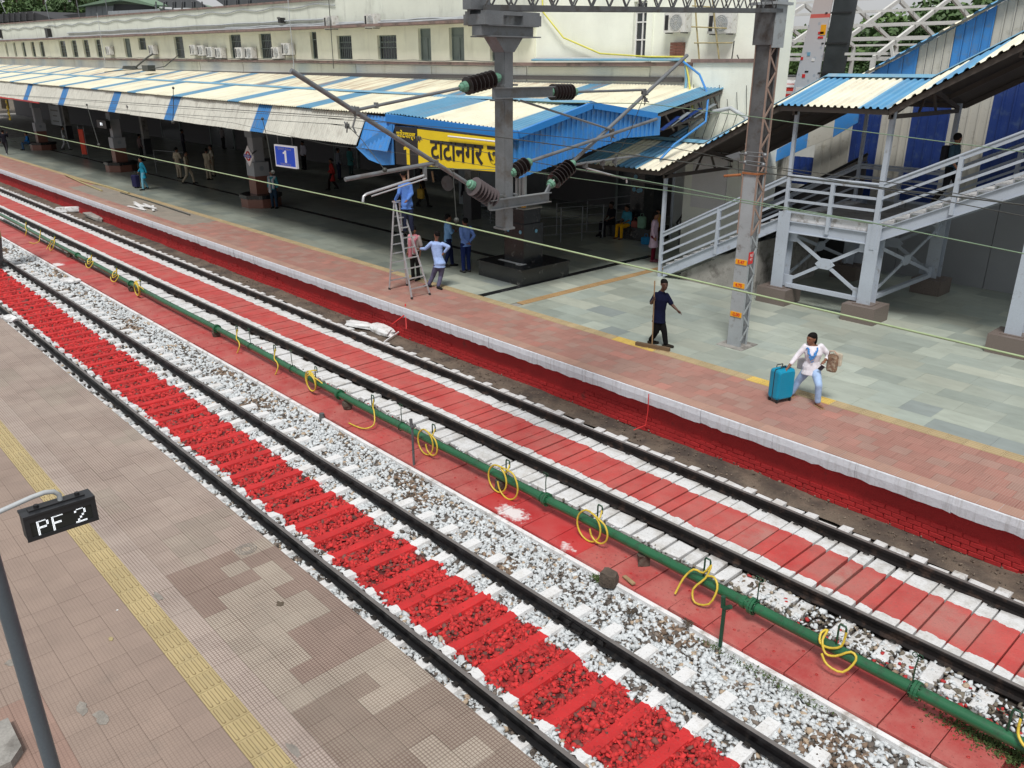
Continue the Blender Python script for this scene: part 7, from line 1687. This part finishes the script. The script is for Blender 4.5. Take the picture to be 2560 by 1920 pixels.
for k in range(64):
    a = k/63; s = -1 if k % 2 else 1; off = .082*(1-a)+.010+random.uniform(-.018, .022); z = -.02-.20*a; c = nk+ss_*s*off+fs_*(.085+.062*min(1, a*1.6))+Vector((0, 0, z)); mb.ball(c, .010+.008*random.random(), 6, 4, (1, 1, 1.2))
for k in range(7): mb.ball(nk+ss_*random.uniform(-.04, .04)+fs_*.148+Vector((0, 0, -.16-.02*k)), .012, 6, 4)
mb.build('embroidery', em, woman)
for s in ('L', 'R'):
    an = Vector(WJ['an'+s])-Vector((wo.x, wo.y, .8)); ft = Vector(WJ['to'+s])-Vector(WJ['an'+s]); ft.z = 0; ft.normalize(); mb = MB(); mb.beam(an-ft*.06+Vector((0, 0, -.068)), an+ft*.18+Vector((0, 0, -.068)), .085, .018); mb.tube([an+ft*.06+Vector((-.04, 0, -.04)), an+ft*.10+Vector((0, 0, .0)), an+ft*.06+Vector((.04, 0, -.04))], .010, 5); mb.build('sandal', M['wood'] if s == 'L' else M['wood'], woman)
# cyan suitcase
b0, b1, b2 = at(1920, 996, z=.8), at(1940, 1014, z=.8), at(1972, 1009, z=.8)
sc_ = (at(1925, 993, z=.8)+at(1972, 1009, z=.8))/2; ax = (at(1974, 1006, z=.8)-at(1941, 1013, z=.8)); ang = math.atan2(ax.y, ax.x)
cs = thing('suitcase', 'bright cyan hard suitcase with black trim standing beside the woman in white', 'suitcase', (sc_.x, sc_.y, .8), ang)
def shell(y0, y1, nm):
    mb = MB(); w, h = .20, .30; e = .05; pr = [(-w+e, -h), (w-e, -h), (w-.015, -h+.015), (w, -h+e), (w, h-e), (w-.015, h-.015), (w-e, h), (-w+e, h), (-w+.015, h-.015), (-w, h-e), (-w, -h+e), (-w+.015, -h+.015)]; n = 12; vs = []
    for yy, q in ((y0, .86), (y0+(.03 if y1 > y0 else -.03), .97), (y0+(.06 if y1 > y0 else -.06), 1), (y1, 1)): vs += [(a*q, yy, .36+b*q) for a, b in pr]
    mb.add(vs, [tuple(range(n))]+[(n*r+k, n*r+(k+1) % n, n*r+n+(k+1) % n, n*r+n+k) for r in range(3) for k in range(n)]+[tuple(range(3*n, 4*n))]); o = mb.build(nm, M['cyancase'], cs); return o
cs.rotation_euler = (0, 0, ang)
shell(-.14, -.012, 'front_shell'); shell(.14, .012, 'rear_shell')
mb = MB(); rbox(mb, (0, 0, .36), (.197, .0125, .297), .04); mb.build('zip_band', M['black'], cs)
mb = MB(); mb.tube([(-.06, 0, .66), (-.05, 0, .69), (.05, 0, .69), (.06, 0, .66)], .012, 6); mb.build('top_handle', M['black'], cs)
mb = MB(); mb.tube([(-.07, .10, .65), (-.07, .10, .70), (.07, .10, .70), (.07, .10, .65)], .010, 6); mb.build('pull_handle', M['black'], cs)
for z in (.50, .36, .22): mb = MB(); rbox(mb, (.20, 0.0, z), (.010, .022, .035), .008); mb.build('latch', M['black'], cs)
for a in (-.16, .16):
    for b in (-.10, .10):
        mb = MB(); mb.tube([(a-.012, b, .028), (a+.012, b, .028)], .028, 10); mb.box(a-.02, a+.02, b-.02, b+.02, .04, .065); mb.build('wheel', M['black_rubber'], cs)
# bag under her arm, phone, shoulder bag
pb = Vector(WJ['wrL'])+Vector((.10, .12, -.02)); bg_ = thing('handbag', 'patterned brown and cream bag under the arm of the woman in white', 'bag', pb)
mb = MB(); rbox(mb, (0, 0, -.02), (.10, .06, .16), .04); mb.build('body', mat('patterned_bag', (.20, .12, .075), .8, .5, 14, dirt=((.45, .4, .3), .45, 16)), bg_); mb = MB(); rbox(mb, (.06, .05, .06), (.09, .03, .12), .02); mb.build('side_pocket', cloth('c_cream', (.55, .5, .4)), bg_); mb = MB(); mb.tube([(-.08, 0, .15), (-.06, -.04, .21), (.02, -.03, .23), (.09, 0, .15)], .012, 6); mb.build('strap', cloth('c_tan', (.5, .36, .28)), bg_)
ph = thing('phone', 'black phone with white case in the left hand of the woman in white', 'phone', Vector(WJ['wrL'])+Vector((.01, -.10, -.10)), .5); mb = MB(); mb.box(-.04, .04, -.006, .006, -.075, .075); mb.build('case', M['whiteboard'], ph); mb = MB(); mb.box(-.036, .036, -.009, -.0062, -.070, .070); mb.build('screen', M['black'], ph); ph.rotation_euler = (.5, .5, .5)
sb = thing('shoulder_bag', 'small white shoulder bag behind the hip of the woman in white', 'bag', Vector(A(2003, 908, 14.12)), .3); mb = MB(); rbox(mb, (0, 0, 0), (.07, .04, .11), .02); mb.build('body', cloth('c_white', (.6, .58, .58)), sb); mb = MB(); mb.tube([(.05, 0, .1), (.18, 0, .28), (.25, -.05, .4)], .008, 5); mb.build('strap', cloth('c_tan', (.5, .36, .28)), sb)
# --- sweeper with the long broom
so_ = at(1652, 868, z=.8); yS = so_.y
Js = dict(hea=A(1661, 712, yS), nec=A(1655, 727, yS), che=A(1652, 748, yS), wai=A(1649, 775, yS), pel=A(1647, 795, yS), shR=A(1641, 736, yS-.10), elR=A(1628, 758, yS-.22), wrR=A(1634, 748, yS-.36),
          shL=A(1666, 738, yS+.12), elL=A(1680, 762, yS+.16), wrL=A(1694, 776, yS+.14), hiR=A(1643, 800, yS-.05), hiL=A(1652, 800, yS+.05), knR=A(1641, 828, yS-.05), anR=tuple(at(1627, 852, z=.875)), knL=A(1661, 830, yS+.05), anL=tuple(at(1664, 861, z=.875)), toR=tuple(at(1642, 858, z=.82)), toL=tuple(at(1682, 868, z=.82)))
sweeper, SJ = person('man in navy polo shirt and black trousers pushing a long broom, head bowed', (so_.x, so_.y, .8), math.radians(-60), 1.62, Js, topc=(.008, .010, .032), bot=(.008, .008, .009), shoe=(.03, .025, .02), skin='skin_d', detail=2, sleeve=.42, look=-.1)
bt_ = at(1637, 702, y=yS-.28); bh = at(1630, 866, z=.83)
bo = thing('broom', 'long-handled broom with a wide straw head pushed along the platform', 'broom', (bh.x, bh.y, .8)); mb = MB(); L_ = bt_-Vector((bh.x, bh.y, .8)); mb.tube([(0, 0, .05), L_], .014, 8); mb.build('handle', M['wood'], bo)
e0, e1 = at(1590, 860, z=.83)-Vector((bh.x, bh.y, .8)), at(1674, 876, z=.83)-Vector((bh.x, bh.y, .8)); mb = MB(); mb.beam(e0+Vector((0, 0, .02)), e1+Vector((0, 0, .02)), .09, .07); mb.build('head_bar', mat('dark_broom_wood', (.14, .09, .05), .8, .2, 10), bo)
mb = MB(); dd = e1-e0; pr_ = Vector((dd.y, -dd.x, 0)).normalized()
for k in range(44):
    p = e0+dd*(k/43); mb.beam(p+Vector((0, 0, -.01)), p+pr_*random.uniform(.05, .09)+Vector((0, 0, -.025)), .014, .006)
mb.build('bristles', M['wood'], bo)['kind'] = 'stuff'
# --- ladder
ft = [at(820+a/2.572, 380+b/2.572, z=.8) for a, b in ((395, 885), (540, 948), (656, 920), (508, 860))]
tp = [at(820+a/2.572, 380+b/2.572, y=13.2) for a, b in ((432, 322), (458, 326))]
ld = thing('step_ladder', 'tall aluminium double-sided step ladder standing on the red tiles', 'ladder', (ft[1].x, ft[1].y, .8)); o_ = Vector((ft[1].x, ft[1].y, .8))
TLc = at(820+446/2.572, 380+322/2.572, y=13.2); zt_ = TLc.z
FA = [(ft[1], ft[2]), (ft[0], ft[3])]      # near side pair, far side pair
w_ = (ft[2]-ft[1]).normalized(); d_ = (ft[0]-ft[1]).normalized(); tc_ = TLc
sides = []
for i, (p, q) in enumerate(FA):
    off = d_*(.035 if i else -.035); ta, tb_ = tc_-w_*.09+off, tc_+w_*.09+off
    for (a, b) in ((p, ta), (q, tb_)):
        mb = MB(); mb.beam(a-o_, b-o_, .055, .022, w_); mb.build('side_rail', M['alu'], ld); mb = MB(); mb.beam(a-o_, a-o_+(b-a).normalized()*.06, .065, .035, w_); mb.build('rubber_foot', M['black_rubber'], ld)
    for k in range(8):
        s = .105*(k+1); mb = MB(); mb.beam((p.lerp(ta, s))-o_, (q.lerp(tb_, s))-o_, .05, .025); mb.build('rung', M['alu'], ld)
mb = MB(); c = tc_-o_; mb.prism([c+w_*-.13+d_*-.1, c+w_*.13+d_*-.1, c+w_*.13+d_*.1, c+w_*-.13+d_*.1], (0, 0, .03)); mb.build('top_plate', M['alu'], ld)
# --- man standing on the ladder, holding its top
Yl = 13.35
Jl = dict(hea=A(1008, 436, Yl), nec=A(1012, 452, Yl), che=A(1013, 474, Yl), wai=A(1016, 496, Yl), pel=A(1018, 513, Yl), shL=A(1001, 461, Yl-.12), elL=A(997, 483, Yl-.22), wrL=A(988, 500, Yl-.22), shR=A(1025, 461, Yl+.10), elR=A(1030, 484, Yl+.10), wrR=A(1018, 500, Yl-.1),
          hiL=A(1010, 517, Yl-.06), hiR=A(1024, 517, Yl+.06), knL=A(1013, 551, Yl-.04), knR=A(1028, 551, Yl+.06), anL=A(1013, 578, Yl-.02), anR=A(1030, 578, Yl+.08), toL=A(1003, 580, Yl+.0), toR=A(1020, 580, Yl+.15))
pz = at(1018, 583, y=Yl)
person('man in blue shirt standing high on the step ladder with his back turned', tuple(pz), math.radians(60), 1.62, Jl, topc=(.10, .22, .58), bot=(.02, .025, .05), detail=1, sleeve=1.0)
# --- man steadying the ladder
yM = at(1085, 716, z=.8).y
Jm = dict(hea=A(1092, 588, yM), nec=A(1090, 603, yM), che=A(1092, 622, yM), wai=A(1095, 643, yM), pel=A(1100, 660, yM), shL=A(1079, 608, yM-.12), elL=A(1063, 622, yM-.22), wrL=A(1050, 622, yM-.30), shR=A(1106, 610, yM+.12), elR=A(1122, 617, yM+.16), wrR=A(1110, 632, yM+.10),
          hiL=A(1092, 663, yM-.06), hiR=A(1105, 663, yM+.06), knL=A(1083, 688, yM-.08), knR=A(1102, 690, yM+.06), anL=tuple(at(1073, 712, z=.875)), anR=tuple(at(1096, 716, z=.875)), toL=tuple(at(1062, 716, z=.82)), toR=tuple(at(1100, 722, z=.82)))
person('man in pale blue shirt and grey-violet trousers steadying the ladder, hand on hip', (at(1085, 716, z=.8).x, yM, .8), math.radians(40), 1.62, Jm, topc=(.32, .44, .74), bot=(.10, .095, .16), detail=1, sleeve=.95, look=.5)
def pp_(label, u, v, face, **kw):
    p = at(u, v, z=.8); return person(label, (p.x, p.y, .8), math.radians(face), **kw)
# facing angle: 0 looks to the back wall, 90 to the far left along the rails, 180 to the camera side
pp_('person with a pink scarf standing just behind the ladder', 1040, 700, 200, h=1.58, topc=(.42, .38, .36), bot=(.02, .02, .022), scarf=(.55, .22, .26), sleeve=.5, detail=1)
pp_('man in sky blue shirt with folded arms, left one of the two talking', 1122, 668, -25, h=1.66, topc=(.18, .36, .62), bot=(.012, .018, .06), armL='fold', armR='fold', pose='walk', stride=.14, shoe=(.02, .02, .02))
pp_('man in blue shirt with hands behind his back, right one of the two talking', 1166, 681, 85, h=1.66, topc=(.16, .27, .62), bot=(.012, .022, .09), armL='back', armR='back', shoe=(.05, .05, .05))
pp_('person in pale pink tunic and maroon leggings at the foot of the bridge stairs', 1631, 654, -60, h=1.60, topc=(.50, .38, .48), bot=(.10, .008, .02), female=True, tunic=.38, hairlen=.15, shoe=(.16, .06, .08))
# climber on the stairs
yc_ = 20.9; zc = t2(-7.55)+.03
person('man in dark teal shirt and black trousers climbing the upper bridge stairs', (-7.55, yc_, zc), math.radians(-90), 1.66, None, pose='walk', stride=.20, topc=(.03, .06, .085), bot=(.008, .008, .01), detail=1, sleeve=.42, look=1.2)
bp_ = thing('backpack', 'dark backpack worn by the man climbing the bridge stairs', 'backpack', (-7.73, yc_, zc+1.18)); mb = MB(); rbox(mb, (0, 0, 0), (.08, .14, .2), .04); mb.build('body', cloth('c_dark', (.02, .02, .025)), bp_); mb = MB(); mb.tube([(.02, .1, .18), (.18, .1, .2), (.2, .1, -.02), (.06, .1, -.15)], .016, 5); mb.build('strap', cloth('c_dark', (.02, .02, .025)), bp_)
# seated group on the black bench
be = thing('stone_bench', 'low black granite bench around the column under the gable', 'bench', (-19.3, 24.2, .8), .05)
mb = MB(); mb.box(-1.0, .95, -.6, .6, 0, .42); mb.build('base', M['blackgran'], be); mb = MB(); mb.box(-1.05, 1.0, -.65, .65, .42, .46); mb.build('top', M['blackgran'], be); mb = MB(); mb.box(-.3, .3, -.2, .4, .46, 3.6); mb.build('column', M['blackgran'], be)
for (a, b) in ((-.1, 2.2), (.15, 1.75), (-.15, 1.75), (.05, 1.72)): mb = MB(); mb.lathe((a, -.2, b), (a, -.212, b), [(0, .08), (1, .08)], 12); mb.build('round_sticker', M['cyan'], be)
person('man in black shirt sitting at the left end of the black bench', (-20.1, 23.62, .8), math.radians(165), 1.62, None, pose='sit', topc=(.012, .012, .018), bot=(.015, .015, .02), skin='skin_d', detail=0, sleeve=.4)
person('woman in teal top and bright yellow trousers sitting on the black bench', (-19.45, 23.72, .8), math.radians(175), 1.56, None, pose='sit', topc=(.06, .26, .36), bot=(.70, .36, .01), female=True, detail=0, tunic=0, sleeve=.5, barefoot=True)
person('person in ochre shawl sitting at the right end of the black bench', (-18.35, 24.1, .8), math.radians(200), 1.5, None, pose='sit', topc=(.36, .20, .04), bot=(.10, .05, .03), female=True, detail=0, scarf=(.36, .20, .04))
for k, (x, y, z, s, c, lb) in enumerate(((-18.85, 23.8, 1.45, (.15, .1, .2), (.20, .36, .26), 'green striped carry bag standing on the black bench'), (-19.1, 23.75, 1.36, (.13, .12, .11), (.30, .10, .08), 'red and grey bundle lying on the black bench'), (-18.3, 23.4, .92, (.16, .12, .12), (.03, .22, .45), 'bright blue plastic bag on the floor by the bench'))):
    t = thing('carry_bag', lb, 'bag', (x, y, z), .2); mb = MB(); rbox(mb, (0, 0, 0), s, .04); mb.build('body', cloth('bag%d' % k, c), t); mb = MB(); mb.tube([(-.08, 0, s[2]), (-.05, 0, s[2]+.12), (.05, 0, s[2]+.12), (.08, 0, s[2])], .008, 5); mb.build('handles', cloth('bag%d' % k, c), t)
# people further along the platform
KH = (.40, .34, .25)
pp_('woman in teal tunic walking towards the camera with a dark suitcase', 364, 475, 170, h=1.62, topc=(.02, .22, .34), bot=(.14, .34, .44), female=True, tunic=.28, pose='walk', stride=.12, detail=0)
q_ = at(342, 470, z=.8); t = thing('suitcase', 'small dark blue suitcase beside the woman in teal', 'suitcase', (q_.x, q_.y, .8), .2); mb = MB(); rbox(mb, (0, 0, .36), (.2, .13, .3), .03); mb.build('shell', cloth('c_navycase', (.02, .02, .06)), t); mb = MB(); mb.tube([(-.07, 0, .65), (-.07, 0, .85), (.07, 0, .85), (.07, 0, .65)], .01, 5); mb.build('handle', M['black'], t)
for a in (-.15, .15): mb = MB(); mb.tube([(a-.01, 0, .03), (a+.01, 0, .03)], .03, 8); mb.build('wheel', M['black_rubber'], t)
pp_('police officer in khaki seen at the left of the left pair', 450, 447, 20, h=1.7, topc=KH, bot=KH, detail=0, armR='front', sleeve=.5)
pp_('police officer in khaki striding right, in front of the left pair', 473, 460, -40, h=1.7, topc=KH, bot=KH, detail=0, pose='walk', stride=.24, sleeve=.5)
pp_('police officer in khaki, left one of the right pair', 524, 450, 30, h=1.7, topc=KH, bot=KH, detail=0, armL='front', sleeve=.5)
pp_('police officer in khaki, right one of the right pair with lighter shirt', 536, 441, 150, h=1.74, topc=(.44, .40, .33), bot=KH, detail=0, armL='hip', sleeve=.5)
pp_('man in teal T-shirt and open white shirt with backpack by the octagonal pillar', 688, 521, 215, h=1.66, topc=(.05, .22, .26), bot=(.02, .04, .07), detail=0, scarf=(.45, .46, .50), sleeve=.9)
pp_('man in pale shirt and dark trousers right of the blue 1 sign', 762, 424, 190, h=1.68, topc=(.44, .42, .48), bot=(.01, .01, .012), detail=0)
pp_('woman in red patterned tunic walking in the shade left of the gable', 833, 475, 150, h=1.56, topc=(.42, .04, .035), bot=(.02, .01, .01), female=True, tunic=.40, pose='walk', detail=0)
pp_('man in grey shirt seen from behind beside the woman in red', 849, 449, -10, h=1.7, topc=(.16, .17, .20), bot=(.02, .03, .05), detail=0)
pp_('person in blue-green tunic in the shade right of the woman in red', 878, 438, 10, h=1.6, topc=(.05, .17, .17), bot=(.03, .06, .06), female=True, tunic=.3, detail=0)
pp_('man in black with white trouser stripes striding at the left edge', 18, 387, 60, h=1.7, topc=(.012, .012, .018), bot=(.03, .03, .035), pose='walk', stride=.32, armR='up', detail=0, shoe=(.5, .5, .5))
pp_('person in bright blue shirt sitting on the base of the far left pillar', 75, 375, 175, h=1.62, topc=(.02, .14, .40), bot=(.05, .10, .18), pose='sit', detail=0)
pp_('man in white with a dark bag walking away at the left', 166, 375, -40, h=1.7, topc=(.42, .44, .45), bot=(.38, .39, .40), pose='walk', detail=0)
pp_('man in pale pink shirt beyond the man in white', 168, 330, 0, h=1.68, topc=(.38, .30, .34), bot=(.02, .02, .03), detail=0)
pp_('man in dark grey with backpack deep in the shade behind the police', 462, 388, -10, h=1.75, topc=(.05, .045, .06), bot=(.02, .02, .025), detail=0)
pp_('dim standing man in brown shirt by the second pillar', 356, 402, 5, h=1.7, topc=(.12, .08, .08), bot=(.02, .02, .02), detail=0)
pp_('person in grey at the counter in the deep shade left of the diamond sign', 560, 372, 10, h=1.65, topc=(.25, .22, .22), bot=(.03, .03, .03), detail=0)
pp_('person carrying a yellow cloth bag walking behind the ladder', 1058, 518, -60, h=1.62, topc=(.03, .02, .02), bot=(.02, .02, .02), pose='walk', detail=0)
t = thing('cloth_bag', 'yellow cloth bag carried in the shade behind the ladder', 'bag', tuple(at(1052, 484, y=21.0)), .2); mb = MB(); rbox(mb, (0, 0, 0), (.16, .08, .2), .03); mb.build('body', cloth('bagy', (.42, .27, .05)), t); mb = MB(); mb.tube([(-.08, 0, .2), (-.03, 0, .4), (.08, 0, .2)], .01, 5); mb.build('strap', cloth('bagy', (.42, .27, .05)), t)
pp_('man in dark clothes with bare calves standing right of the hanging speaker', 1168, 540, 200, h=1.68, topc=(.015, .015, .02), bot=(.02, .02, .03), skin='skin_d', detail=0, armL='hip')
